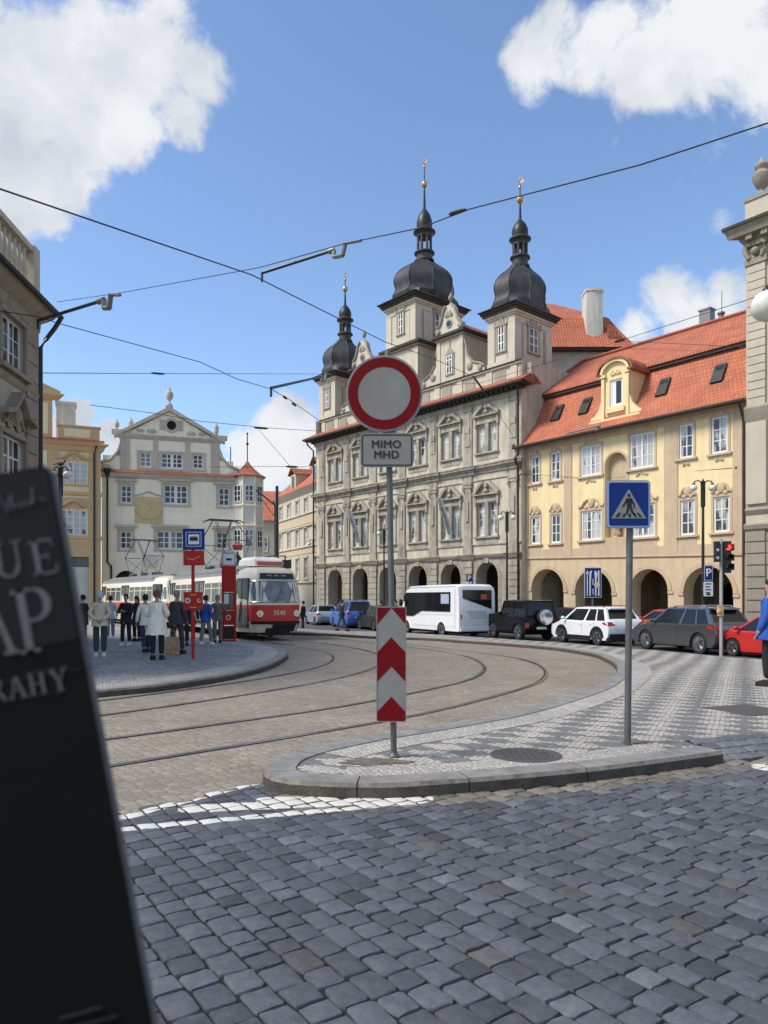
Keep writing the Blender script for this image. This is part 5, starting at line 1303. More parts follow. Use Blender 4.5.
# corner turret
tc_ = WF.P0+WF.u*(WL+.95)+WF.n*.6
tu_ = MB(); zt0, zt1 = wz(248, 600), wz(248, 477); r_ = 1.36
def octo(r, z, ph=math.pi/8): return [(r*math.cos(ph+k*math.pi/4), r*math.sin(ph+k*math.pi/4), z) for k in range(8)]
tw_ = WL+.95; tb = MB()
tb.grid([octo(r_, -1), octo(r_, zt1)])
o_t = tb.build('turret', M_wg, wh, loc=(tw_, .55, 0), smooth=10)
tb = MB()
for k in range(8):
    a = math.pi/8+k*math.pi/4; tb.tube([(r_*math.cos(a)*1.0, r_*math.sin(a)*1.0, 5), (r_*math.cos(a), r_*math.sin(a), zt1)], .09, 6)
for py in (506.5, 526.5):
    z = wz(248, py); tb.grid([octo(r_+.02, z-.15), octo(r_+.2, z), octo(r_+.2, z+.08), octo(r_+.02, z+.12)])
tb.build('turret_trim', M_w, o_t)
for ang in (-math.pi/2, -math.pi/4, 0, -3*math.pi/4):
    for t_, b_ in ((486,503),(530,548)):
        if ang == -math.pi/4 and t_ == 486: pass
        h = wz(248,t_)-wz(248,b_); w_ = .78; rr = r_*math.cos(math.pi/8)
        f = make_window(w_, h, 2, 3, o_t, (rr*math.cos(ang)*1.035, rr*math.sin(ang)*1.035, wz(248,b_)), fm=M_white_frame, gm=M_pane_dark, fw=.09, bar=.055)
        f.rotation_euler = (0,0,ang+math.pi/2)
        # part of the turret wall
tb = MB(); tb.lathe([(r_+.30,0),(r_+.32,.05),(1.2,.30),(.66,.75),(.24,1.2),(.06,1.5)], (0,0,zt1), 8, ang=math.pi/8); tb.build('turret_roof', M_tile, o_t, smooth=20)
tb = MB(); tb.tube([(0,0,zt1+1.4),(0,0,zt1+3.9)], .05, 6); tb.sph((0,0,zt1+3.0), .13, 0, 6); tb.sph((0,0,zt1+3.9), .1, 0, 6); tb.build('turret_finial', M_iron, o_t)
mb = MB(); mb.tube([(wu(231),.4,zc),(wu(231),.4,wz(231,446))], .05, 6); mb.build('aerial', M_zinc, wh)

# ================================================================ houses closing the square beyond the tram
FH1 = Vector(((334-CX)/F*67.5, 67.5)); FH0 = Vector(((276-CX)/F*84, 84)); FF = Face(FH0, FH1); FL = FF.L
M_f = mat('pale_ochre_plaster', (.56,.47,.30), .85, .08, 1.2, streak=.1); M_fw = mat('offwhite_plaster', (.54,.50,.40), .85, .08, 1.2, streak=.1)
fh = thing('terrace_house', (FH0.x, FH0.y, 0), FF.rz, 'pale ochre and white terrace house with red roof and dormers beyond the tram', 'house')
def fz(px, py): return FF.hit(px, py)[1]
fe = fz(276, 501); mb = MB(); ops = []
fp = [281,289,297.5,306,315.5,324.5]
rows_ = [(508,520),(535,550),(562,580)]
wl = []
for px in fp:
    u = FF.hit(px, 500)[0]
    for t_, b_ in rows_:
        zt, zb = fz(281,t_), fz(281,b_); wl.append((u, zb, zt)); ops.append(dict(x0=u-.5, x1=u+.5, z0=zb, z1=zt, depth=.15))
wall_open(mb, 0, FL, -1.5, fe, ops, 0, mi=1)
mb.face([(0,0,-1),(0,9,-1),(0,9,fe),(0,0,fe)], 1); mb.face([(0,9,-1),(FL,9,-1),(FL,9,fe),(0,9,fe)], 1); mb.face([(FL,0,-1),(FL,9,-1),(FL,9,fe),(FL,0,fe)], 1)
mb.face([(0,0,fe),(0,9,fe),(0,4.5,fe+4.2)], 1)
mb.build('wall', [M_f, M_fw], fh)
mb = MB()
for t_, b_ in ((523,531),(553,558)): mb.box(0, FL, -.05, .01, fz(281,b_), fz(281,t_), 1)
for py in (522,533,552,584): band(mb, 0, FL, 0, [(fz(281,py)-.1,.05),(fz(281,py),.18),(fz(281,py)+.12,.05)], 0)
band(mb, 0, FL, 0, [(fe-.5,.05),(fe-.3,.2),(fe-.02,.45),(fe+.05,.45)], 0)
for u, zb, zt in wl: mb.box(u-.66, u-.5, -.05, .01, zb-.1, zt+.15, 0); mb.box(u+.5, u+.66, -.05, .01, zb-.1, zt+.15, 0); mb.box(u-.7, u+.7, -.1, .01, zt+.05, zt+.25, 0); mb.box(u-.7, u+.7, -.1, .01, zb-.2, zb-.05, 0)
mb.build('trim', [M_wt, M_f], fh)
f0 = None
for u, zb, zt in wl:
    if f0 is None or True:
        make_window(1.0, zt-zb, 2, 3, fh, (u, .15, zb), fm=M_white_frame, gm=M_pane, fw=.1, bar=.07)
mb = MB(); mb.grid([[(-.3,-.5,fe+.05),(-.3,4.5,fe+4.4),(-.3,9.4,fe)],[(FL,-.5,fe+.05),(FL,4.5,fe+4.4),(FL,9.4,fe)]], close=False, caps=False); mb.build('roof', M_tile, fh)
for px in (290.5, 312.5):
    u = FF.hit(px, 490)[0]; mb = MB(); mb.box(u-.9, u+.9, .3, 3, fe+.3, fe+2.2, 0); mb.grid([[(u-1.1,0,fe+2.15),(u,0,fe+2.9),(u+1.1,0,fe+2.15)],[(u-1.1,3.4,fe+2.15),(u,3.4,fe+2.9),(u+1.1,3.4,fe+2.15)]], 1, close=False, caps=False); mb.box(u-.4, u+.4, .24, .3, fe+.8, fe+2.0, 2)
    mb.build('dormer', [M_f, M_tile_old, M_pane_dark], fh)
mb = MB(); mb.tube([(.25,-.4,fe),(.1,-.15,fe-.7),(.1,-.12,-.5)], .09, 7); mb.build('downpipe', M_iron, fh)
lh = thing('corner_house', ((262-CX)/F*88, 88, 0), R(4), 'small pale house under a red roof glimpsed between turret and terrace', 'house')
mb = MB(); mb.box(-2.5, 4.2, 0, 8, -1, 11.0); mb.build('wall', M_fw, lh)
mb = MB(); mb.grid([[(-2.8,-.4,10.9),(-2.8,4,15.0),(-2.8,8.4,10.9)],[(4.6,-.4,10.9),(4.6,4,15.0),(4.6,8.4,10.9)]], close=False, caps=False); mb.build('roof', M_tile, lh)
for x in (.2, 2.2):
    for z in (7.2, 4.0): make_window(1.0, 1.8, 2, 3, lh, (x, -.01, z), fm=M_white_frame, gm=M_pane, fw=.1, bar=.07)
# ================================================================ vehicles  (local x forward, y left, z up, origin on the road)
def car_paint(name, col, rough=.28, metal=.0):
    m = mat(name, col, rough, .05, 2, metal=metal)
    b = m.node_tree.nodes['Principled BSDF']; b.inputs['Coat Weight'].default_value = .35; b.inputs['Coat Roughness'].default_value = .08
    return m
M_red_lens = mat('red_lens', (.42,.018,.012), .2, .05, 5)
M_amber = mat('amber_lens', (.6,.18,.02), .2, .05, 5)
M_clear = mat('clear_lens', (.6,.62,.62), .12, .1, 8)
M_plate = mat('plate_white', (.7,.7,.68), .5, .05, 5)

def text_mesh(body, size, name, m, parent, M, depth=.0015, align='CENTER', space=1.0, bold=0.0):
    cu = bpy.data.curves.new(name, 'FONT'); cu.body = body; cu.size = size; cu.align_x = align; cu.align_y = 'CENTER'; cu.extrude = depth; cu.space_character = space; cu.offset = 0
    cu.space_line = .95; cu.resolution_u = 4
    t = bpy.data.objects.new(name, cu); COL.objects.link(t)
    bpy.context.view_layer.update()
    me = bpy.data.meshes.new_from_object(t.evaluated_get(bpy.context.evaluated_depsgraph_get())); me.name = name
    if bold:
        bm = bmesh.new(); bm.from_mesh(me); g0 = bm.verts[:]+bm.edges[:]+bm.faces[:]
        for q_, (dx, dy) in enumerate(((bold,0),(-bold,0),(0,bold*.7),(0,-bold*.7))):
            r_ = bmesh.ops.duplicate(bm, geom=g0); bmesh.ops.translate(bm, verts=[e for e in r_['geom'] if isinstance(e, bmesh.types.BMVert)], vec=(dx, dy, .0001*(q_+1)))
        bm.to_mesh(me); bm.free()
    bpy.data.objects.remove(t); me.materials.clear(); me.materials.append(m)
    o = bpy.data.objects.new(name, me); COL.objects.link(o); o.parent = parent; o.matrix_local = M
    return o

def make_wheel(r, w, parent, loc, side, name='wheel', rimm=None, spokes=5):
    t = MB(); s = side
    t.grid([[(q[0]*math.cos(2*math.pi*k/24), q[1], q[0]*math.sin(2*math.pi*k/24)) for k in range(24)] for q in ((r*.62,-w/2),(r*.95,-w/2),(r,-w/2+.03),(r,w/2-.03),(r*.95,w/2),(r*.62,w/2))])
    o = t.build(name, M_rubber, parent, loc=loc)
    t = MB(); y1 = s*(w/2+.004); y0 = s*(w/2-.09)
    t.grid([[(q[0]*math.cos(2*math.pi*k/24), q[1], q[0]*math.sin(2*math.pi*k/24)) for k in range(24)] for q in ((r*.70,s*w/2),(r*.70,y1),(r*.60,y1),(r*.57,y0),(.01,y0))], 0)
    for k in range(spokes):
        a = 2*math.pi*k/spokes+.3
        for da in (-.17, .17):
            t.tube([(r*.08*math.cos(a), y1-s*.025, r*.08*math.sin(a)), (r*.62*math.cos(a+da), y1-s*.008, r*.62*math.sin(a+da))], r*.055, 5, 0)
    t.grid([[(r*.56*math.cos(2*math.pi*k/20), y0+s*.003, r*.56*math.sin(2*math.pi*k/20)) for k in range(20)], [(.01*math.cos(k), y0+s*.004, .01*math.sin(k)) for k in range(20)]], 1, caps=False)
    t.cyly((0,0), r*.12, *sorted((y0, y1-s*.002)), 12, 0)
    t.build('rim', [rimm or M_rim, M_black], o)
    return o

def make_car(name, loc, heading, label, paint, L_=4.5, W_c=1.82, H=1.5, wb=2.65, wr=.33, belt=.92, hood=.95, trunk=1.02, gh=None, kind='suv', cat='car', group='cars parked along the square', lowtrim=None, lights=True, rimm=None, roofm=None, clear=.20, spokes=5, plate=None):
    """gh = (x rear base, x rear roof, x front roof, x front base)"""
    c = thing(name, loc, heading, label, cat, group)
    xr, xf = -L_/2, L_/2; ax_r, ax_f = -wb/2-.02, wb/2-.02
    if kind == 'box': ax_f += .1
    b0, b1, b2, b3 = gh
    R_ = wr+.055
    def arch(xc, n=8): return [(xc+R_*math.cos(math.pi-math.pi*k/n)*-1*-1, wr*.95+R_*math.sin(math.pi*k/n)) for k in range(n+1)]
    under = [(xr+.10, clear+.12), (xr+.25, clear)]
    def notch(xc):
        n = 9; pts = []
        for k in range(n+1):
            a = math.pi-math.pi*k/n
            z = wr+R_*math.sin(a)
            pts.append((xc+R_*math.cos(a), max(clear, z)))
        return pts
    bottom = [(xr+.03, clear+.18), (xr+.22, clear)]+[(ax_r-R_, clear)]+notch(ax_r)+[(ax_r+R_, clear)]+[(ax_f-R_, clear)]+notch(ax_f)+[(ax_f+R_, clear)]+[(xf-.22, clear), (xf-.02, clear+.15)]
    if kind == 'box':
        top = [(xf, clear+.3), (xf, hood-.12), (xf-.05, hood), (b3+.05, hood+.04), (b3-.1, belt+.02), (b0+.05, belt), (xr+.02, trunk), (xr, clear+.4)]
    else:
        top = [(xf, clear+.32), (xf-.04, hood-.30), (xf-.22, hood-.16), (xf-.55, hood-.06), (b3+.05, hood+.03), (b3-.2, belt+.01), (0, belt), (b0+.1, belt+.03), (xr+.14, trunk), (xr+.04, trunk-.12), (xr, trunk-.35), (xr-.0, clear+.42)]
    poly = bottom+top
    hw = W_c/2; zm = belt
    def slice_(yf, dx, dt, db):
        out = []
        for x, z in poly:
            k = (z-clear)/(zm-clear)
            zz = z-dt*max(0, (k-.55)/.45) + (db if z < clear+.02 else 0)
            out.append((x*(1-dx), yf*hw, zz))
        return out
    t = MB()
    t.grid([slice_(-.93, .03, .09, .03), slice_(-1.0, .02, .14, 0) if False else slice_(-.995, .015, .05, 0), slice_(-.93, .006, .0, 0), slice_(-.6, 0, -.015, 0), slice_(.6, 0, -.015, 0), slice_(.93, .006, .0, 0), slice_(.995, .015, .05, 0), slice_(.93, .03, .09, .03)][1:7])
    body = t.build('body', paint, c, smooth=35)
    if lowtrim:
        t = MB()
        for s in (-1, 1):
            y0, y1 = sorted((s*(hw*.99), s*(hw+.02)))
            t.box(ax_r+R_+.02, ax_f-R_-.02, y0, y1, clear-.02, clear+.16)
            for xc in (ax_r, ax_f):
                for k in range(12):
                    a0, a1 = math.pi*k/12, math.pi*(k+1)/12
                    t.ext([(xc+r*math.cos(a), max(clear, wr+r*math.sin(a))) for r, a in ((R_-.01,a0),(R_+.07,a0),(R_+.07,a1),(R_-.01,a1))], y0, y1)
        t.box(xr-.02, xr+.25, -hw*.94, hw*.94, clear+.02, clear+.28); t.box(xf-.3, xf+.0, -hw*.92, hw*.92, clear, clear+.2)
        t.build('trim', lowtrim, c)
    # glasshouse
    zb = belt-.03; zr = H-.05; wbse, wtop = hw*.93, hw*.72 if kind != 'box' else hw*.80
    t = MB()
    rb = [(b0,-wbse,zb),(b3,-wbse*.94,zb),(b3,wbse*.94,zb),(b0,wbse,zb)]
    rt = [(b1,-wtop,zr),(b2,-wtop*.96,zr),(b2,wtop*.96,zr),(b1,wtop,zr)]
    t.grid([rb, rt])
    t.build('window', M_carglass, c, smooth=0)
    t = MB()
    def prj(a, z):                                   # 0..1 along side at height z
        k = (z-zb)/(zr-zb); return k
    def side_pt(f, z, s, out=.012):
        k = (z-zb)/(zr-zb); xb_ = b0+(b3-b0)*f; xt_ = b1+(b2-b1)*f
        yb_ = wbse*(1-.06*f); yt_ = wtop*(1-.04*f)
        return (xb_+(xt_-xb_)*k, s*(yb_+(yt_-yb_)*k+out), z)
    for s in (-1, 1):
        def pillar(f0, f1, wd=.0):
            a0, a1, a2, a3 = side_pt(f0, zb-.02, s), side_pt(f1, zb-.02, s), side_pt(f1, zr, s), side_pt(f0, zr, s)
            i0, i1, i2, i3 = [(p[0], p[1]-s*.05, p[2]) for p in (a0, a1, a2, a3)]
            t.grid([[a0, a1, i1, i0], [a3, a2, i2, i3]])
        pillar(-.008, .055 if kind == 'suv' else .05); pillar(.955, 1.008)
        mid = .50
        pillar(mid-.018, mid+.022)
        if kind == 'suv': pillar(.235, .262)
    # front and rear corner posts seen from behind, roof
    for x_b, x_t, sg in ((b0, b1, -1), (b3, b2, 1)):
        for s in (-1, 1):
            kb = 1 if sg < 0 else .94
            q0 = (x_b+sg*.012, s*wbse*kb, zb); q1 = (x_t+sg*.012, s*wtop*(1 if sg < 0 else .96), zr)
            t.grid([[q0, (q0[0], q0[1]-s*.09, zb), (q0[0]-sg*.06, q0[1]-s*.09, zb), (q0[0]-sg*.06, q0[1], zb)], [q1, (q1[0], q1[1]-s*.09, zr), (q1[0]-sg*.06, q1[1]-s*.09, zr), (q1[0]-sg*.06, q1[1], zr)]])
    ring0 = [(b1-.05,-wtop-.02,zr-.05),(b2+.03,-wtop*.96-.02,zr-.05),(b2+.03,wtop*.96+.02,zr-.05),(b1-.05,wtop+.02,zr-.05)]
    ring1 = [(b1-.06,-wtop-.01,zr),(b2-.0,-wtop*.96,zr),(b2-.0,wtop*.96,zr),(b1-.06,wtop+.01,zr)]
    ring2 = [(b1+.08,-wtop*.86,zr+.045),(b2-.25,-wtop*.84,zr+.045),(b2-.25,wtop*.84,zr+.045),(b1+.08,wtop*.86,zr+.045)]
    t.grid([ring0, ring1, ring2])
    if kind == 'suv': t.box(b1-.22, b1-.02, -wtop*.9, wtop*.9, zr-.05, zr-.0)
    t.build('roof', roofm or paint, c, smooth=40)
    if kind == 'suv':
        t = MB()
        for s in (-1, 1): t.tube([(b1+.1, s*wtop*.92, zr+.03), (b1+.25, s*wtop*.92, zr+.085), (b2-.4, s*wtop*.88, zr+.085), (b2-.2, s*wtop*.86, zr+.02)], .02, 6)
        t.build('roof_rail', M_chrome if lowtrim is None else M_plastic_black, c)
    for s in (-1, 1):
        t = MB(); z = hood*.74
        t.box(xf-.33, xf-.03, *sorted((s*hw*.60, s*hw*.97)), z-.08, z+.07)
        if lights: t.build('headlight', M_clear, c)
        t = MB(); z = trunk-.18
        if kind == 'box': t.box(xr-.03, xr+.04, *sorted((s*hw*.80, s*hw*.98)), .62, .86)
        else:
            t.grid([[(xr+.015,s*hw*.52,z-.07),(xr+.015,s*hw*.995,z-.09),(xr+.42,s*(hw*1.006),z-.02),(xr+.42,s*hw*.9,z-.02)],[(xr+.05,s*hw*.52,z+.07),(xr+.05,s*hw*.985,z+.08),(xr+.42,s*(hw*1.0),z+.05),(xr+.42,s*hw*.9,z+.05)]])
        t.build('taillight', M_red_lens, c)
        t = MB(); x = b3-.35; t.sph((x, s*(hw+.10), belt+.10), .11, 0, 6, (.7, 1.0, .75)); t.box(x-.02, x+.04, *sorted((s*hw*.9, s*(hw+.04))), belt+.04, belt+.08)
        t.build('mirror', roofm or paint, c)
        for f in (.05 if kind != 'suv' else .27, .52, .93):
            t = MB(); x = b0+(b3-b0)*f; t.box(x-.006, x+.006, *sorted((s*hw*.98, s*(hw*.9965))), clear+.18, belt-.05); t.build('door_line', M_plastic_black, c)
        for f in (.40, .62) : 
            t = MB(); x = b0+(b3-b0)*(f-.06); t.box(x-.09, x+.09, *sorted((s*hw*.985, s*(hw+.02))), belt-.16, belt-.12); t.build('door_handle', paint, c)
        for xc in (ax_r, ax_f): make_wheel(wr, .21, c, (xc, s*(hw-.115), wr), s, rimm=rimm, spokes=spokes)
    t = MB(); t.box(ax_r-R_-.05, ax_r+R_+.05, -hw*.80, hw*.80, clear+.02, wr+R_+.02); t.box(ax_f-R_-.05, ax_f+R_+.05, -hw*.80, hw*.80, clear+.02, wr+R_-.02); t.box(xr+.3, xf-.3, -hw*.75, hw*.75, clear-.06, clear+.08)
    t.build('underbody', M_black, c)
    t = MB(); t.box(xr-.012, xr+.02, -.26, .26, .62 if kind != 'box' else .55, .73 if kind != 'box' else .66); 
    pl = t.build('number_plate', M_plate, c)
    return c
def veh(px, Y, heading_deg, lat=0):
    X = (px-CX)/F*Y; return X, Y
def place(pxm, Y, hd, hw):                            # near-side wheel midpoint given; centre is hw to the right of it
    X = (pxm-CX)/F*Y; nx, ny = -math.sin(hd), math.cos(hd)   # left of travel points to the camera side
    x, y = X-nx*hw, Y-ny*hw
    return (x, y, gz(x, y)+.006)
HD = math.atan2(.94, -.34)
P_white = car_paint('white_car_paint', (.74,.75,.76)); P_grey = car_paint('grey_car_paint', (.17,.18,.195), .2, metal=.85); P_black = car_paint('black_car_paint', (.006,.006,.007), .16); P_black.node_tree.nodes['Principled BSDF'].inputs['Specular IOR Level'].default_value = .2; P_black.node_tree.nodes['Principled BSDF'].inputs['Coat Weight'].default_value = .12
P_red = car_paint('red_car_paint', (.50,.020,.018)); P_orange = car_paint('orange_car_paint', (.46,.07,.035)); P_blue = car_paint('blue_car_paint', (.045,.15,.48)); P_silver = car_paint('silver_car_paint', (.42,.48,.58), metal=.4); P_dark = car_paint('dark_car_paint', (.03,.028,.026), metal=.3)
make_car('parked_car', place(670.5, 27.8, HD, .92), HD, 'dark grey estate-like off-roader with chrome sill parked left of the traffic light', P_grey, 4.55, 1.88, 1.70, 2.84, .375, 1.06, 1.05, 1.15, (-2.05,-1.60,.42,1.25), 'suv', spokes=7, clear=.26)
make_car('parked_car', place(578, 32.5, HD, .9), HD, 'white compact off-roader with dark lower trim, parked behind the black one', P_white, 4.30, 1.80, 1.64, 2.62, .35, 1.03, 1.02, 1.12, (-2.02,-1.60,.50,1.35), 'suv', lowtrim=M_plastic_black, clear=.24)
bk = make_car('parked_car', place(504.5, 36.2, HD, .87), HD, 'boxy black off-roader with spare wheel on its tail, parked behind the white minibus', P_black, 3.95, 1.74, 1.93, 2.38, .39, 1.18, 1.22, 1.2, (-1.90,-1.80,.40,.62), 'box', rimm=M_rim, clear=.34)
w_ = MB(); w_.grid([[(q[1], q[0]*math.cos(2*math.pi*k/24), q[0]*math.sin(2*math.pi*k/24)) for k in range(24)] for q in ((.05,0),(.37,0),(.39,-.04),(.39,-.18),(.36,-.22),(.05,-.23))]); sw_ = w_.build('spare_wheel', [M_rubber], bk, loc=(-1.98, -.1, 1.12))
w_ = MB(); w_.grid([[(q[1], q[0]*math.cos(2*math.pi*k/24), q[0]*math.sin(2*math.pi*k/24)) for k in range(24)] for q in ((.35,-.2),(.36,-.235),(.30,-.25),(.02,-.25))]); w_.build('wheel_cover', M_chrome, sw_)
rc = place(731.5, 25.6, HD, .85); d = Vector((math.cos(HD), math.sin(HD)))
make_car('parked_car', (rc[0]-d.x*1.25, rc[1]-d.y*1.25, gz(rc[0], rc[1])), HD, 'bright red small car at the right, partly behind the person in blue', P_red, 4.0, 1.72, 1.45, 2.5, .31, .90, .92, 1.0, (-1.85,-1.2,.35,1.30), 'hatch', clear=.2)
make_car('parked_car', place(655, 35.5, HD, .9), HD, 'orange-red car whose roof shows between the white and grey off-roaders', P_orange, 4.3, 1.8, 1.48, 2.6, .33, .95, .95, 1.04, (-1.9,-1.3,.4,1.3), 'hatch')
make_car('parked_car', place(557, 42, HD, .9), HD, 'dark saloon glimpsed between the black and white off-roaders', P_dark, 4.5, 1.8, 1.5, 2.7, .33, .95, .95, 1.04, (-1.8,-1.2,.4,1.3), 'hatch')
make_car('parked_car', place(366, 46.5, HD, .9), HD, 'dark brown-grey car parked left of the red and white chevron board', P_dark, 4.5, 1.8, 1.52, 2.7, .34, .96, .96, 1.05, (-2.0,-1.5,.4,1.3), 'suv')
bv = make_car('parked_van', place(338, 50.5, HD, .9), HD, 'light blue small van with white windows beyond the dark car', P_blue, 4.35, 1.8, 1.83, 2.7, .32, 1.08, 1.08, 1.2, (-2.1,-2.0,.35,1.45), 'suv', cat='van')
make_car('parked_car', place(310, 56, HD, .9), HD, 'silver-blue car at the far left of the parked row, next to the tram', P_silver, 4.2, 1.76, 1.5, 2.55, .32, .94, .94, 1.02, (-1.9,-1.3,.4,1.3), 'hatch')

# minibus
def make_bus():
    hw = 1.08; Lb = 6.6; H = 2.72; xr = -Lb/2; xf = Lb/2
    HD = math.atan2(.90, -.44); X, Y = (441-CX)/F*38.6, 38.6; nx, ny = -math.sin(HD), math.cos(HD); dx, dy = math.cos(HD), math.sin(HD)
    axr = xr+1.75                                    # rear axle
    x, y = X-nx*hw-dx*axr, Y-ny*hw-dy*axr
    c = thing('minibus', (x, y, gz(x, y)+.006), HD, 'white minibus with dark slanted windows standing in front of the arcade', 'minibus')
    P = car_paint('minibus_white', (.78,.79,.80), .3)
    poly = [(xr+.02,.32),(axr-.42,.32)]+[(axr+.42*math.cos(math.pi-math.pi*k/8), .36+.42*math.sin(math.pi*k/8)) for k in range(9)]+[(axr+.42,.32),(xf-1.37,.32)]
    poly += [(xf-.95+.42*math.cos(math.pi-math.pi*k/8), .36+.42*math.sin(math.pi*k/8)) for k in range(9)]+[(xf-.1,.32),(xf,.5),(xf-.03,1.05),(xf-.30,1.35),(xf-.75,2.2),(xf-.95,2.55),(xf-1.3,H-.03),(0,H),(xr+.3,H),(xr+.08,H-.10),(xr,H-.4),(xr-.04,1.2),(xr-.06,.6)]
    def sl(f, dz, dx_): return [(x*(1-dx_), f*hw, z-dz*max(0,(z-2.1)/.6)) for x, z in poly]
    t = MB(); t.grid([sl(-.97,.14,.012), sl(-1,.10,.004), sl(-.90,.02,0), sl(-.5,0,0), sl(.5,0,0), sl(.90,.02,0), sl(1,.10,.004), sl(.97,.14,.012)]); t.build('body', P, c, smooth=35)
    for s in (-1, 1):
        y0, y1 = sorted((s*(hw-.02), s*(hw+.008)))
        t = MB(); t.ext([(xf-.62,2.12),(xf-.95,2.32),(xr+.85,2.32),(xr+.85,1.32),(xf-2.7,1.32),(xf-1.75,1.02),(xf-.95,1.02),(xf-.95,1.2)], y0, y1); wn_ = t.build('side_window', M_carglass, c)
        t = MB(); y0, y1 = sorted((s*(hw+.004), s*(hw+.016)))
        for q in (xr+2.6, xr+3.6, xr+4.4): t.box(q-.02, q+.02, y0, y1, 1.34, 2.30)
        t.box(xr+.95, xr+1.75, y0, y1, 1.72, 2.22, 1)
        t.build('window_bar', [M_plastic_black, mat('timetable_sheet', (.35,.42,.52), .6)], wn_)
        t = MB(); t.sph((xf-.72, s*(hw+.22), 1.75), .17, 0, 6, (.5,.7,1.3)); t.tube([(xf-.8,s*hw,1.9),(xf-.72,s*(hw+.2),1.85)], .02, 5); t.build('mirror', M_plastic_black, c)
        for ax in (axr, xf-.95): make_wheel(.36, .24, c, (ax, s*(hw-.14), .36), s)
        t = MB(); t.box(xr-.06, xr+.0, *sorted((s*.92, s*1.02)), .95, 1.18); t.build('taillight', mat('faded_red_lens', (.45,.16,.12), .3), c)
        t = MB(); 
        for q in (xr+.35, xr+.42): t.box(q-.004, q+.004, *sorted((s*(hw-.002), s*(hw+.003))), .5, 2.5)
        for q in (.55, 1.15): t.box(xr+.5, xf-1.6, *sorted((s*(hw-.002), s*(hw+.003))), q, q+.008)
        t.build('panel_seam', mat('seam_grey', (.3,.3,.3), .6), c)
    # rear window with slanted lower edge, small lettering, plate
    t = MB(); t.extx([(.86,2.42),(-.86,2.42),(-.86,1.45),(.86,2.0)], xr-.05, xr+.02); rw = t.build('rear_window', M_carglass, c)
    t = MB(); t.box(xr-.058, xr-.05, -.55, -.2, 1.95, 2.2); t.build('route_display', mat('orange_display', (.5,.10,.04), .5), rw)
    t = MB()
    for r in range(4):
        q = .62-.06*r
        while q > -.55+.05*(r % 2): t.box(xr-.056, xr-.04, q-.05, q, 1.30-r*.11, 1.355-r*.11); q -= .085
    t.build('lettering', mat('bus_lettering', (.42,.36,.26), .7), c)
    t = MB(); t.box(xr-.075, xr-.045, -.26, .26, .66, .78); t.build('number_plate', M_plate, c)
    t = MB(); t.box(xr-.10, xr+.2, -1.02, 1.02, .36, .52); t.build('bumper', P, c)
    t = MB(); t.grid([[(xf-.28,-.95,1.38),(xf-.28,.95,1.38),(xf-.34,.95,1.36),(xf-.34,-.95,1.36)],[(xf-.84,-.88,2.40),(xf-.84,.88,2.40),(xf-.95,.88,2.40),(xf-.95,-.88,2.40)]]); t.build('windscreen', M_carglass, c)
    t = MB(); t.box(xr+.2, xf-.3, -.8, .8, .2, .6); t.build('underbody', M_black, c)
make_bus()

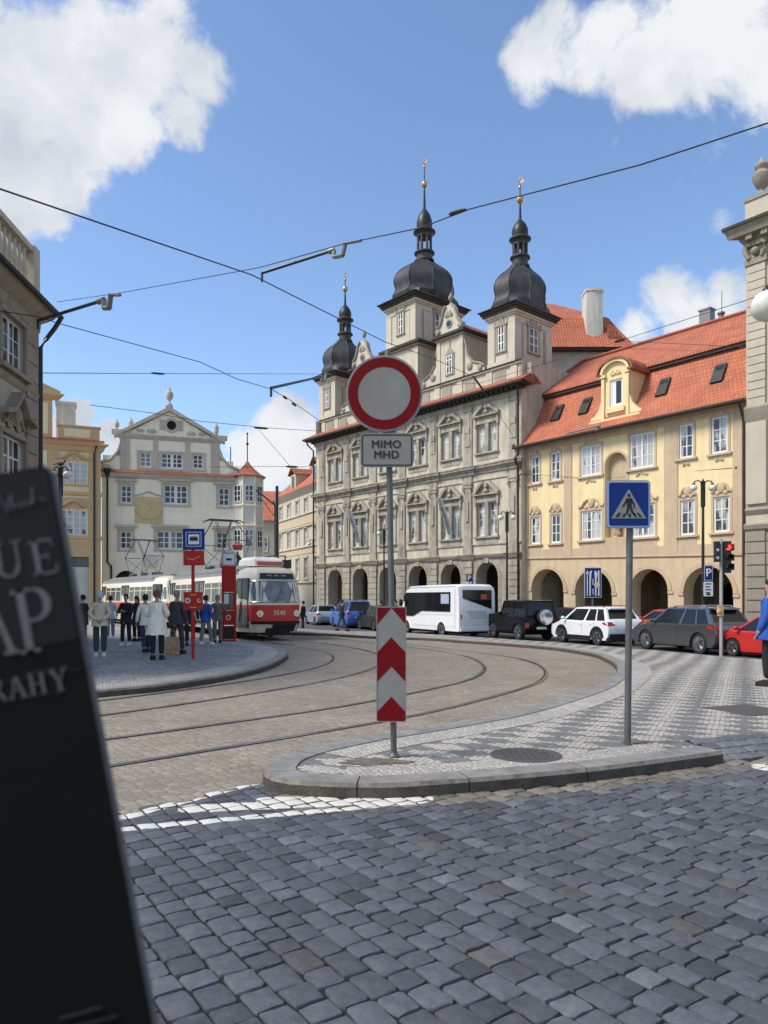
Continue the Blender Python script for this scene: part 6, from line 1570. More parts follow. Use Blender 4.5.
# ---------------------------------------------------------------- tram: two coupled cars
M_cream = car_paint('tram_cream', (.70,.63,.48), .4); M_tred = car_paint('tram_red', (.55,.018,.016), .35); M_troof = mat('tram_roof_grey', (.20,.20,.195), .6, .2, 3, streak=.2)
TH_ = math.atan2(-.866, .5)                            # heading of the leading car (towards the viewer)
def tram_car(name, front, hd, label, lead):
    Lt = 14.0; c = thing(name, (front.x-math.cos(hd)*Lt/2, front.y-math.sin(hd)*Lt/2, .02), hd, label, 'tram', 'coupled tram cars at the stop')
    # section: half width and end setback by height
    zs = [.32,.55,.76,.78,1.42,1.44,1.55,2.42,2.66,2.84,2.95,3.02]
    hw = [.93,.985,.995,1.0,1.0,1.0,1.0,.955,.92,.82,.62,.25]
    sb = [.22,.12,.05,.05,.0,.0,.01,.20,.27,.40,.75,1.5]    # how far the ends lean in
    def ring(i):
        z, w, s = zs[i], hw[i]*1.25, sb[i]; pts = []
        xf = 7.0-s; xr = -7.0+s
        prof = [(0,.99*.0),( .0,.50),(.08,.70),(.30,.82),(.75,.92),(1.35,1.0)]
        right = [(xf-dx, -w*f) for dx, f in prof[1:]]
        rearr = [(xr+dx, -w*f) for dx, f in reversed(prof[1:])]
        rearl = [(x, -y) for x, y in reversed(rearr)]; left = [(x, -y) for x, y in reversed(right)]
        pts = right+rearr+rearl+left
        return [(x, y, z) for x, y in pts]
    rings = [ring(i) for i in range(len(zs))]; n = len(rings[0])
    def mi(a, k):
        z = (zs[a]+zs[a+1])/2
        if z < .77: return 0
        if z < 1.43: return 1
        if z < 2.55: return 0
        return 2 if (z > 2.65 and k in (4, 14)) else 0
    t = MB(); t.grid(rings, mi); t.build('body', [M_cream, M_tred, M_troof], c, smooth=25)
    t = MB(); t.grid([[(x, y, z) for x, y, z in [(5.2,-1.02,2.86),(-5.4,-1.02,2.86),(-5.6,0,3.10),(-5.4,1.02,2.86),(5.2,1.02,2.86),(5.4,0,3.10)]], [(4.9,-.6,3.09),(-5.0,-.6,3.09),(-5.1,0,3.14),(-5.0,.6,3.09),(4.9,.6,3.09),(5.0,0,3.14)]]); 
    t.box(-5.5, 5.0, -1.06, -.95, 2.70, 2.9); t.box(-5.5, 5.0, .95, 1.06, 2.70, 2.9); t.build('roof', M_troof, c, smooth=20)
    # side windows and doors (doors on the car's right)
    def byf(x):                                      # body half width factor near the tapering ends
        dx = 7.0-abs(x); tb = [(0,.50),(.08,.70),(.30,.82),(.75,.92),(1.35,1.0),(9,1.0)]
        for (a0, w0), (a1, w1) in zip(tb[:-1], tb[1:]):
            if dx <= a1: return w0+(w1-w0)*(dx-a0)/(a1-a0)
    def side(x0, x1, z0, z1, s, mb, out=.012, r=0):
        if abs(x1) > 5.6:
            n = 5; i = .05; rr_ = [[], [], [], []]
            for k in range(n+1):
                x = x0+(x1-x0)*k/n; f = byf(x+.0)
                ya = (1.25-max(0, z0-1.55)*.065)*f+out; yb_ = (1.25-max(0, z1-1.55)*.065)*f+out
                rr_[0].append((x, s*ya, z0)); rr_[1].append((x, s*yb_, z1)); rr_[2].append((x, s*(yb_-i), z1)); rr_[3].append((x, s*(ya-i), z0))
            mb.grid(rr_+[rr_[0]], close=False, caps=False); return
        y = lambda z: s*(1.25*(1.0+(z-1.55)*(-.045/.87) if z > 1.55 else 1.25/1.25)+out)
        yy0 = s*(1.25+out) if z0 <= 1.55 else s*(1.25-(z0-1.55)*.065+out); yy1 = s*(1.25-(z1-1.55)*.065+out)
        i = .05
        mb.grid([[(x0,yy0,z0),(x1,yy0,z0),(x1,yy0-s*i,z0),(x0,yy0-s*i,z0)],[(x0,yy1,z1),(x1,yy1,z1),(x1,yy1-s*i,z1),(x0,yy1-s*i,z1)]])
    doors = [(5.45,6.42),(-.75,.75),(-5.5,-4.5)]
    wins = [(4.35,5.3),(3.2,4.2),(2.05,3.05),(.95,1.9),(-2.0,-.95),(-3.2,-2.15),(-4.3,-3.35)]
    for x0, x1 in wins:
        for s in (-1, 1):
            m_ = MB(); side(x0, x1, 1.50, 2.38, s, m_); f = m_.build('side_window', M_tramglass, c)
            m_ = MB(); side(x0-.02, x1+.02, 2.12, 2.15, s, m_, .02); side(x0-.03, x0+.01, 1.47, 2.41, s, m_, .02); side(x1-.01, x1+.03, 1.47, 2.41, s, m_, .02); side(x0, x1, 1.46, 1.51, s, m_, .02); side(x0, x1, 2.37, 2.42, s, m_, .02); m_.build('frame', M_cream, f)
    for x0, x1 in doors:
        m_ = MB(); side(x0, x1, .55, 2.45, -1, m_, .02); f = m_.build('door', M_tramglass, c)
        m_ = MB()
        xm = (x0+x1)/2
        for q in (x0, xm, x1): side(q-.03, q+.03, .5, 2.48, -1, m_, .035)
        side(x0, x1, .5, .62, -1, m_, .035); side(x0, x1, 2.42, 2.5, -1, m_, .035)
        m_.build('frame', M_plastic_black, f)
        m_ = MB(); side(x0, x1, 1.5, 2.38, 1, m_); m_.build('side_window', M_carglass, c)
    if lead:
        m_ = MB(); m_.tube([(5.75,-1.26,.7),(5.95,-1.24,1.55)], .025, 6); m_.build('handrail', M_chrome, c)
    # ends: windscreen, display, lamps, bumper
    def endpt(f, z, out):                            # f -1..1 across
        i = 0
        while i < len(zs)-2 and zs[i+1] < z: i += 1
        k = (z-zs[i])/(zs[i+1]-zs[i]); s = sb[i]+(sb[i+1]-sb[i])*k; w = (hw[i]+(hw[i+1]-hw[i])*k)*1.25
        a = abs(f)
        tab = [(0,0),(.50,0),(.70,.08),(.82,.30),(.92,.75)]
        for (a0, d0), (a1, d1) in zip(tab[:-1], tab[1:]):
            if a <= a1: dx = d0+(d1-d0)*(a-a0)/(a1-a0); break
        else: dx = 1.2
        return (7.0-s-dx+out, f*w*(1+out*.2), z)
    for e in ((1,) if lead else (1,)):
        fs = [-.84,-.76,-.60,-.2,.2,.60,.76,.84]
        m_ = MB(); m_.grid([[endpt(f, 1.56, .015) for f in fs], [endpt(f, 2.0, .03) for f in fs], [endpt(f, 2.36, .015) for f in fs]], close=False, caps=False); wsn = m_.build('windscreen', M_screen, c, smooth=40)
        m_ = MB()
        for q in (1.545, 2.375): m_.tube([endpt(f, q, .02) for f in fs], .03, 5)
        for f in (-.84, .84): m_.tube([endpt(f, 1.55, .02), endpt(f, 2.37, .02)], .03, 5)
        for f in (-.60, .60): m_.tube([endpt(f, 1.55, .02), endpt(f*.93, 2.37, .03)], .03, 5)
        m_.build('frame', M_chrome, wsn)
        m_ = MB(); m_.tube([endpt(-.25,1.5,.03), endpt(-.05,1.62,.07), endpt(.12,2.05,.05)], .012, 4); m_.tube([endpt(.25,1.5,.03), endpt(.35,1.62,.07), endpt(.5,2.0,.05)], .012, 4); m_.build('wiper', M_plastic_black, wsn)
        m_ = MB(); fs2 = [-.62,-.3,0,.3,.62]; m_.grid([[endpt(f, 2.48, .05) for f in fs2], [endpt(f, 2.70, .07) for f in fs2], [endpt(f, 2.70, -.1) for f in fs2], [endpt(f, 2.48, -.1) for f in fs2]], close=False, caps=False)
        m_.grid([[endpt(f, 2.46, .055) for f in (-.64,-.3,0,.3,.64)], [endpt(f, 2.48, .055) for f in (-.64,-.3,0,.3,.64)]], close=False, caps=False)
        dsp = m_.build('destination_display', M_plastic_black, c)
        m_ = MB()
        for k in range(3):
            a = endpt(-.30+k*.26, 2.6, .085); m_.box(a[0]-.01, a[0]+.004, a[1]-.10, a[1]+.10, 2.57, 2.63)
        m_.build('display_lettering', mat('display_grey', (.25,.27,.24), .5), dsp)
        for f in (-.62, .62):
            p = endpt(f, 1.08, 0); m_ = MB(); m_.cylx((p[1], 1.08), .13, p[0]-.1, p[0]+.05, 18, 1); m_.cylx((p[1], 1.08), .10, p[0]+.04, p[0]+.07, 18, 0); m_.build('headlight', [mat('warm_lens', (.80,.66,.40), .2), M_chrome], c)
        for f in (-.90, ):
            p = endpt(f, 1.0, 0)
            m_ = MB(); m_.sph((p[0]+.02, p[1], 1.0), .06, 0, 6); m_.build('indicator', M_amber, c)
        m_ = MB(); fs3 = [-.84,-.76,-.55,0,.55,.76,.84]; m_.grid([[endpt(f, z, o_) for f in fs3] for z, o_ in ((.66,-.05),(.66,.09),(.77,.10),(.78,-.05))], close=False, caps=False); m_.build('bumper', M_plastic_black, c)
        m_ = MB(); m_.grid([[endpt(f, z, o_) for f in (-.2,0,.3,.55,.76,.84)] for z, o_ in ((.34,.03),(.65,.05))], close=False, caps=False); m_.build('apron', M_plastic_black, c)
    if lead:
        p = endpt(.0, 1.1, .012); M = Matrix.Translation((7.012, .02, 1.10)) @ Matrix.Rotation(R(90), 4, 'Z') @ Matrix.Rotation(R(90), 4, 'X')
        text_mesh('5540', .26, 'fleet_number', mat('number_cream', (.72,.62,.42), .5), c, M, .003, bold=.005)
    m_ = MB(); m_.box(-6.3, 6.2, -.95, .95, .30, .60); 
    for bx in (-3.2, 3.2):
        m_.box(bx-1.4, bx+1.4, -1.0, 1.0, .16, .42)
        for q in (-.95, .95):
            for s in (-1, 1): m_.cyly((bx+q, .35), .35, s*.76-.07, s*.76+.07, 18)
    m_.box(6.2, 6.9, -.5, .5, .2, .5); m_.build('bogie', M_black, c)
    # roof gear
    if lead:
        m_ = MB(); m_.grid([[(6.0,-.62,3.0),(3.9,-.62,3.08),(3.9,.62,3.08),(6.0,.62,3.0)],[(5.85,-.62,3.26),(4.0,-.62,3.30),(4.0,.62,3.30),(5.85,.62,3.26)],[(5.6,-.48,3.40),(4.2,-.48,3.42),(4.2,.48,3.42),(5.6,.48,3.40)]]); m_.build('roof_unit', mat('roof_unit_white', (.72,.70,.64), .5), c)
        m_ = MB(); m_.box(5.60, 6.03, -.55, .55, 3.06, 3.20); m_.build('roof_unit_grille', mat('orange_panel', (.50,.12,.05), .5), c)
        m_ = MB(); m_.box(5.2,5.9,.68,1.0,2.95,3.3); m_.tube([(6.2,.5,2.9),(6.0,.7,3.45),(4.0,.8,3.55),(1.5,.6,3.35)], .03, 6); m_.build('cable_conduit', M_plastic_black, c)
    m_ = MB()
    for x in (-1.5, .0, 2.2): m_.box(x-.35, x+.35, -.35, .35, 3.1, 3.3)
    for x in (-1.2,1.2):
        m_.box(x-.05, x+.05, -.6, .6, 3.12, 3.22)
    m_.build('roof_box', M_troof, c)
    pn = MB(); zt = 5.45
    for s in (-1, 1):                                 # diamond pantograph of thin tubes
        pn.tube([(-1.2, s*.55, 3.25), (-2.1, s*.62, 4.35), (-.35, s*.45, zt)], .028, 6)
        pn.tube([(1.2, s*.55, 3.25), (1.9, s*.62, 4.35), (.15, s*.45, zt)], .028, 6)
    pn.tube([(-1.2,-.55,3.25),(-2.1,.62,4.35)], .014, 5); pn.tube([(-1.2,.55,3.25),(-2.1,-.62,4.35)], .014, 5)
    pn.tube([(1.2,-.55,3.25),(1.9,.62,4.35)], .014, 5); pn.tube([(1.2,.55,3.25),(1.9,-.62,4.35)], .014, 5)
    pn.tube([(-2.1,.62,4.35),(-2.1,-.62,4.35)], .02, 5); pn.tube([(1.9,.62,4.35),(1.9,-.62,4.35)], .02, 5)
    pn.tube([(-2.1,.62,4.35),(-.1,-.45,zt)], .014, 5); pn.tube([(1.9,-.62,4.35),(-.1,.45,zt)], .014, 5)
    for x in (-.35, .15): pn.tube([(x,-.95,zt-.12),(x,-.75,zt),(x,.75,zt),(x,.95,zt-.12)], .03, 6)
    pn.build('pantograph', mat('pantograph_tube', (.045,.03,.024), .6, .3, 6), c)
    return c
tf = Vector((-4.2, 29.6))
tram_car('tram_car', tf, TH_, 'leading red and cream tram car with number 5540 on its nose', True)
rear = tf+Vector((-.5, .866))*14.45
h2 = math.atan2(-.815, .58)
tram_car('tram_car', rear, h2, 'trailing red and cream tram car coupled behind the first, left of the blue stop sign', False)

# ================================================================ signs
M_retro = mat('sign_sheeting_grey', (.255,.245,.222), .75, .10, 8, spec=.15, streak=.12); M_sred = mat('sign_red', (.155,.004,.006), .75, .07, 10, spec=.15); M_sblue = mat('sign_blue', (.006,.030,.165), .7, .06, 8, spec=.2); M_sgrey = mat('sign_back_grey', (.25,.25,.245), .5, .1, 10, metal=.3)
M_ink = mat('black_ink', (.012,.012,.012), .6, .1, 10); M_edge = mat('sign_pale_blue_edge', (.30,.38,.52), .5, .05, 8); M_spale = mat('sign_white', (.66,.67,.68), .5, .05, 10)
M_pdull = mat('post_red_paint', (.42,.022,.016), .65, .12, 9, spec=.25)
def rrect(w, h, r, n=5):
    pts = []
    for cx_, cz_, a0 in ((w/2-r, h/2-r, 0), (-w/2+r, h/2-r, 90), (-w/2+r, -h/2+r, 180), (w/2-r, -h/2+r, 270)):
        for k in range(n+1):
            a = R(a0+90*k/n); pts.append((cx_+r*math.cos(a), cz_+r*math.sin(a)))
    return pts
def sh(pts, dx, dz): return [(x+dx, z+dz) for x, z in pts]
# no-entry-for-vehicles ring sign with plate and chevron board
pb = G(394, 757, .13); Ys = pb.y
s1 = thing('traffic_sign', pb, 0, 'round no-vehicles sign with red rim over a MIMO MHD plate on the near post', 'traffic sign')
t = MB(); top = PT(387.5, 352, Ys+.05)-pb
t.tube([(0,0,-.05),(top.x*.5,.0,top.z*.5),(top.x,.0,top.z)], .0315, 14); t.lathe([(.055,0),(.055,.02),(.035,.05)], (0,0,-.005), 12)
t.build('post', M_pole, s1)
c = PT(384.2, 394, Ys-.05)-pb; rr = 38.0/F*Ys
t = MB(); t.cyly((c.x, c.z), rr, -.068, -.045, 64, 0); t.cyly((c.x, c.z), rr-.012, -.072, -.066, 64, 2); plate = t.build('sign_face', [M_sgrey, M_retro, M_retro], s1)
t = MB(); t.grid([[(c.x+r*math.cos(2*math.pi*k/72), y, c.z+r*math.sin(2*math.pi*k/72)) for k in range(72)] for r, y in ((rr-.022,-.070),(rr-.022,-.0745),(rr*.69,-.0745),(rr*.69,-.070))], caps=False); t.build('red_rim', M_sred, plate)
t = MB(); t.box(c.x-.12, c.x+.16, -.045, -.02, c.z-.10, c.z-.05); t.box(c.x-.12, c.x+.16, -.045, -.02, c.z+.12, c.z+.17); t.box(c.x-.02,c.x+.12,-.045,.05,c.z-.40,c.z-.36); t.build('clamp', M_zinc, s1)
c2 = PT(386.8, 450.3, Ys-.05)-pb; w2, h2_ = 52.5/F*Ys, 33.5/F*Ys
t = MB(); t.ext(sh(rrect(w2, h2_, .035), c2.x, c2.z), -.066, -.048, 0); pl = t.build('text_plate', M_retro, s1)
t = MB(); o1 = sh(rrect(w2-.026, h2_-.026, .028), c2.x, c2.z); o2 = sh(rrect(w2-.046, h2_-.046, .02), c2.x, c2.z)
t.grid([[(x,-.0655,z) for x, z in o1],[(x,-.069,z) for x, z in o1],[(x,-.069,z) for x, z in o2],[(x,-.0655,z) for x, z in o2]], caps=False); t.build('border', M_ink, pl)
text_mesh('MIMO\nMHD', .108, 'lettering', M_ink, pl, Matrix.Translation((c2.x-.005, -.068, c2.z+.002)) @ Matrix.Rotation(R(90), 4, 'X'), .0015, bold=.0028, space=1.08)
def chev(s, cx_, zt, zb, w):
    t = MB(); t.ext(sh(rrect(w, zt-zb, .02), cx_, (zt+zb)/2), -.075, -.045, 0); bd = t.build('chevron_board', M_retro, s)
    H_ = zt-zb; k = 114.0/H_; r = MB(); e = .008
    def zf(py): return zt-(py-607)/114.0*H_
    hw_ = w/2-e; d = 15/k
    y0, y1 = -.0775, -.074
    for s_ in (-1, 1): r.ext([(cx_+s_*hw_, zt-e), (cx_+s_*hw_, zf(609)-d), (cx_+s_*.006, zf(608.5)), (cx_+s_*.006, zt-e)], y0, y1)
    for a, b in ((637, 666), (696, None)):
        if b: r.ext([(cx_, zf(a)), (cx_+hw_, zf(a)-d), (cx_+hw_, zf(b)-d), (cx_, zf(b)), (cx_-hw_, zf(b)-d), (cx_-hw_, zf(a)-d)], y0, y1)
        else: r.ext([(cx_, zf(a)), (cx_+hw_, zf(a)-d), (cx_+hw_, zb+e+.01), (cx_+hw_-.012, zb+e), (cx_-hw_+.012, zb+e), (cx_-hw_, zb+e+.01), (cx_-hw_, zf(a)-d)], y0, y1)
    r.build('red_chevron', M_sred, bd)
    r = MB(); o1 = sh(rrect(w+.004, zt-zb+.004, .022), cx_, (zt+zb)/2); o2 = sh(rrect(w-.008, zt-zb-.008, .018), cx_, (zt+zb)/2)
    r.grid([[(x,-.05,z) for x, z in o1],[(x,-.0785,z) for x, z in o1],[(x,-.0785,z) for x, z in o2],[(x,-.075,z) for x, z in o2]], caps=False); r.build('rim', M_sgrey, bd)
a = PT(391.3, 607, Ys-.06)-pb; b = PT(391.3, 721.5, Ys-.06)-pb
chev(s1, a.x, a.z, b.z, 29.3/F*Ys)
# pedestrian crossing sign
pb = G(627.5, 744.5, .13); Ys = pb.y
s2 = thing('crossing_sign', pb, 0, 'blue square pedestrian crossing sign with white triangle on a grey post', 'crossing sign')
t = MB(); top = PT(630.2, 483, Ys)-pb; t.tube([(0,0,-.05),(top.x,0,top.z)], .036, 14); t.build('post', M_pole, s2)
c = PT(628.2, 504.3, Ys-.06)-pb; w = 43.5/F*Ys; h = 47.5/F*Ys
t = MB(); t.ext(sh(rrect(w, h, .04), c.x, c.z), -.07, -.045); f = t.build('sign_face', M_sgrey, s2)
t = MB(); t.ext(sh(rrect(w-.016, h-.016, .035), c.x, c.z), -.0735, -.069); t.build('pale_border', M_edge, f)
t = MB(); t.ext(sh(rrect(w-.050, h-.052, .022), c.x, c.z), -.077, -.073); t.build('blue_field', M_sblue, f)
tz = c.z-h*.30; th_ = h*.60; tw2 = w*.395
t = MB(); t.ext([(c.x-tw2, tz), (c.x+tw2, tz), (c.x+.006, tz+th_), (c.x-.006, tz+th_)], -.080, -.0765); t.build('triangle', M_retro, f)
t = MB(); y0, y1 = -.083, -.0795; k = th_
def pg(pts): t.ext([(c.x+x*k, tz+z*k) for x, z in pts], y0, y1)
t.cyly((c.x+.0*k, tz+.80*k), .058*k, y0, y1, 14)
pg([(-.09,.70),(.09,.70),(.10,.42),(-.06,.42)])                                       # trunk
pg([(.05,.71),(.11,.68),(.20,.50),(.20,.36),(.16,.36),(.155,.48),(.06,.60)])       # arms
pg([(-.05,.70),(-.10,.66),(-.17,.52),(-.24,.42),(-.21,.385),(-.13,.47),(-.05,.60)])
pg([(-.06,.44),(.03,.42),(-.01,.26),(-.05,.14),(-.12,.13),(-.09,.26)]); pg([(.02,.44),(.10,.42),(.14,.26),(.22,.14),(.15,.12),(.06,.24)])
for x0, x1, xb0, xb1 in ((-.36,-.27,-.48,-.36),(-.18,-.10,-.24,-.15),(.0,.07,-.02,.07),(.14,.21,.19,.28),(.27,.34,.36,.46)): pg([(xb0,.05),(xb1,.05),(x1,.20 if abs(x1)>.2 else .17),(x0,.20 if abs(x0)>.2 else .17)])
t.build('walking_figure', M_ink, f)
t = MB(); 
for q in (-.12, .12): t.box(c.x-.06, c.x+.10, -.046, .04, c.z+q-.02, c.z+q+.02)
t.build('clamp', M_zinc, s2)
# lane arrows sign behind the white car
Yl = 39.5; b = Vector(((592.5-CX)/F*Yl, Yl, gz((592.5-CX)/F*Yl, Yl)+.0))
s3 = thing('lane_sign', b, 0, 'blue lane direction sign with white arrows above the white off-roader', 'traffic sign')
z0, z1 = PT(592, 597.5, Yl).z-b.z, PT(592, 567.5, Yl).z-b.z; w = 17/F*Yl
t = MB(); t.tube([(0,0,0),(0,0,z1-.05)], .04, 8); t.build('post', M_zinc, s3)
t = MB(); t.box(-w/2, w/2, -.08, -.05, z0, z1); f = t.build('sign_face', M_spale, s3)
t = MB(); t.box(-w/2+.03, w/2-.03, -.085, -.079, z0+.03, z1-.03); t.build('blue_field', M_sblue, f)
t = MB(); H_ = z1-z0
def ar(pts): t.ext([(x*w, z0+z*H_) for x, z in pts], -.09, -.084)
ar([(-.36,.06),(-.30,.06),(-.30,.80),(-.36,.80)]); ar([(-.42,.78),(-.24,.78),(-.33,.92)]); ar([(-.21,.06),(-.13,.06),(-.13,.45),(-.21,.60)]); ar([(-.21,.60),(-.13,.45),(-.10,.75),(-.06,.90),(-.20,.86)])
ar([(-.02,.1),(.02,.1),(.02,.3),(-.02,.3)]); ar([(-.02,.42),(.02,.42),(.02,.62),(-.02,.62)]); ar([(.30,.06),(.38,.06),(.38,.90),(.30,.90)]); ar([(.12,.06),(.2,.06),(.2,.55),(.12,.55)]); ar([(.12,.55),(.2,.55),(.28,.8),(.16,.9),(.08,.86)])
t.build('arrows', M_spale, f)
t = MB(); t.cyly((.24*w, z0+.42*H_), .16, -.098, -.089, 16); t.build('round_inset', mat('inset_cream', (.62,.55,.38), .5), f)
# parking sign above the minibus
Yq = 43; b = Vector(((469.2-CX)/F*Yq, Yq, gz((469-CX)/F*Yq, Yq)))
s4 = thing('parking_sign', b, 0, 'small blue parking sign just above the white minibus roof', 'traffic sign')
zq0, zq1 = PT(469, 581.6, Yq).z-b.z, PT(469, 574.6, Yq).z-b.z; w = zq1-zq0
t = MB(); t.tube([(0,0,0),(0,0,zq1-.04)], .03, 8); t.build('post', M_zinc, s4)
t = MB(); t.box(-w*.42, w*.42, -.06, -.035, zq0, zq1); f = t.build('sign_face', M_sblue, s4)
text_mesh('P', w*.95, 'lettering', M_spale, f, Matrix.Translation((0, -.063, (zq0+zq1)/2)) @ Matrix.Rotation(R(90), 4, 'X'), .002, bold=.012)

# double-globe street lamps
def lamp(px, ybase_Y, top_py, label, rg=.17, arm=.45, py_pm=None, ang=0.0):
    Y = ybase_Y; X = (px-CX)/F*Y; z = gz(X, Y)+.12; H_ = CAMZ+(HY-top_py)*Y/F-z
    s = thing('street_lamp', (X, Y, z), ang, label, 'street lamp', 'double globe lamps round the square')
    t = MB(); t.lathe([(.20,0),(.20,.12),(.14,.2),(.13,.9),(.15,.95),(.085,1.05),(.07,2.2),(.055,H_-1.2),(.10,H_-1.15),(.10,H_-.1),(.12,H_-.05),(.05,H_+.02),(.02,H_+.1)], (0,0,0), 14); t.build('post', M_iron, s)
    for k in (-1, 1):
        t = MB(); t.tube([(0,0,H_-.12),(k*arm*.5,0,H_+.02),(k*arm*.9,0,H_-.02),(k*arm,0,H_-.14)], .028, 7); t.lathe([(.02,.10),(.07,.04),(.09,-.02)], (k*arm,0,H_-.16), 10); a_ = t.build('arm', M_iron, s)
        t = MB(); t.sph((k*arm,0,H_-.16-rg*.95), rg, 0, 12); t.build('globe', M_globe, a_)
    return s
lp1 = lamp(703, 33.5, 481, 'double-globe street lamp before the right end of the yellow house', .155, .42)
lamp(507, 43.5, 512, 'double-globe street lamp in front of the town hall next to the yellow house', .17, .37)
lamp(384, 55, 529, 'double-globe street lamp mostly hidden by the near sign post', .17, .37)
lamp(313.5, 64, 540, 'double-globe street lamp at the left corner of the town hall', .17, .35)
lamp(60.5, 30, 467, 'double-globe street lamp with a pigeon on top, just above the map edge', .17, .27)
lamp(792, 12.4, 282, 'tall lamp whose opal globe shows at the right edge of the view', .255, .42)
# parking plates on the right lamp
t = MB(); Yp = 33.3; c = PT(707.3, 573, Yp); d_ = c-Vector(lp1.location)
ps = thing('parking_plate', (c.x, c.y-.12, c.z), 0, 'blue P parking sign with white plate fixed to the lamp post by the traffic light', 'traffic sign')
w = 9.2/F*Yp
t.ext(rrect(w, 15.5/F*Yp, .04), 0, .03); f = t.build('blue_sign', M_sblue, ps)
t = MB(); t.ext(sh(rrect(w-.03, 15.5/F*Yp-.03, .03), 0, 0), -.003, .001); f2 = t.build('white_rim', M_spale, f); t = MB(); t.ext(sh(rrect(w-.07, 15.5/F*Yp-.07, .03), 0, 0), -.006, -.002); t.build('blue_field', M_sblue, f)
text_mesh('P', .50, 'lettering', M_spale, f, Matrix.Translation((0, -.0085, 0)) @ Matrix.Rotation(R(90), 4, 'X'), .002, bold=.012)
t = MB(); zc_ = PT(707, 589, Yp).z-c.z; t.ext(sh(rrect(w, 14.5/F*Yp, .03), 0, zc_), 0, .03); f = t.build('white_plate', M_spale, ps)
t = MB()
for k in range(4): t.box(-w*.33, w*.30-.05*(k % 2), -.004, .001, zc_+.20-k*.13, zc_+.25-k*.13)
t.box(-.09, .09, -.004, .001, zc_-.28, zc_-.2); t.build('lettering', M_ink, f)
t = MB(); t.box(-.25, .0, .03, .11, -.02, .03); t.box(-.25, .0, .03, .11, zc_-.02, zc_+.03); t.build('clamp', M_zinc, ps)
# traffic light
b = G(720.5, 656.5, .13); Y = b.y
tl = thing('traffic_light', b, 0, 'traffic light showing red on a slim pale post before the grey off-roader', 'traffic light')
t = MB(); zt = PT(720, 539, Y).z-b.z; t.tube([(.02,0,-.05),(.02,0,zt-.25),(.02,0,zt)], [.052,.052,.04], 12); t.build('post', mat('pale_post', (.34,.335,.32), .5, .15, 6, streak=.15), tl)
def zt_(py): return PT(720, py, Y).z-b.z
def xt_(px): return (px-CX)/F*Y-b.x
hd_ = MB(); hd_.box(xt_(722.5), xt_(729.5), -.13, .08, zt_(573), zt_(541.5)); head = hd_.build('signal_head', M_plastic_black, tl)
for i, py in enumerate((547.5, 557.5, 567)):
    t = MB(); cx_, cz_ = xt_(726.2), zt_(py); r = .092
    t.grid([[(cx_+q*math.cos(2*math.pi*k/16)*1, -.13-d_, cz_+q*math.sin(2*math.pi*k/16)) for k in range(16)] for q, d_ in ((r,0),(r,.03),(r*.5,.04),(.005,.045))], 0); ln = t.build('lens', mat('lit_red_lens', (.6,.01,.01), .3, .02, 3, emis=((1,.04,.03), 2.2)) if i == 0 else M_black, head)
    t = MB(); rings = []
    for d_ in (0, .20): rings.append([(cx_+(r+.015)*math.cos(math.pi*(k/10*1.3-.15)), -.13-d_-(.04 if 0 else 0), cz_+(r+.015)*math.sin(math.pi*(k/10*1.3-.15))) for k in range(11)]+[(cx_+(r+.004)*math.cos(math.pi*(1.15-k/10*1.3)), -.13-d_, cz_+(r+.004)*math.sin(math.pi*(1.15-k/10*1.3))) for k in range(11)])
    t.grid(rings); t.build('visor', M_plastic_black, ln)
    t = MB(); t.box(xt_(729), xt_(733), -.1, .04, zt_(py+3.2), zt_(py-3.2)); t.build('side_visor', M_plastic_black, head)
t = MB(); t.box(xt_(714.6), xt_(718.6), -.10, .08, zt_(562), zt_(541.5)); h2b = t.build('pedestrian_head', M_plastic_black, tl)
t = MB(); 
for py in (550, 558): t.cyly((xt_(716.3), zt_(py)), .05, -.115, -.09, 12)
t.build('lens', mat('pale_lens', (.42,.44,.42), .3), h2b)
t = MB(); t.box(xt_(718), xt_(723), -.03, .03, zt_(546), zt_(544.5)); t.box(xt_(718), xt_(723), -.03, .03, zt_(571), zt_(569.5)); t.build('bracket', M_zinc, tl)
t = MB(); t.sph((xt_(718.7), -.03, zt_(611.5)), .10, 0, 8, (.8,.8,1)); t.box(xt_(718), xt_(722.5), -.075, .06, zt_(616), zt_(605)); t.build('push_button', mat('button_orange', (.52,.30,.14), .6, .2, 12), tl)

# tram stop sign and stop column
b = G(193, 659, .13); Y = b.y
ss = thing('tram_stop_sign', b, 0, 'red tram stop post with blue and white square sign among waiting people', 'tram stop sign')
def zs_(py): return PT(0, py, Y).z-b.z
def xs_2(px): return (px-CX)/F*Y-b.x
t = MB(); t.box(-.035, .035, -.035, .035, -.03, zs_(530)); t.build('post', M_pdull, ss)
t = MB(); t.box(xs_2(183.6), xs_2(205), -.075, -.04, zs_(550), zs_(529)); f = t.build('blue_sign', M_sblue, ss)
t = MB(); t.box(xs_2(186.4), xs_2(202.2), -.079, -.074, zs_(547), zs_(532)); t.build('pale_blue_line', M_edge, f); t = MB(); t.box(xs_2(187.4), xs_2(201.3), -.082, -.078, zs_(546), zs_(533)); t.build('blue_band', M_sblue, f)
t = MB(); t.box(xs_2(189.2), xs_2(200), -.085, -.081, zs_(544.5), zs_(534.5)); f2 = t.build('white_panel', M_spale, f)
t = MB(); t.box(xs_2(190.5), xs_2(198.7), -.088, -.084, zs_(541.2), zs_(537.6)); t.box(xs_2(191.2), xs_2(198), -.088, -.084, zs_(537.4), zs_(536.7)); t.build('tram_symbol', M_ink, f)
t = MB(); t.box(xs_2(184), xs_2(204.6), -.07, -.04, zs_(565.5), zs_(550.6)); t.build('red_panel', M_pdull, ss)
t = MB(); 
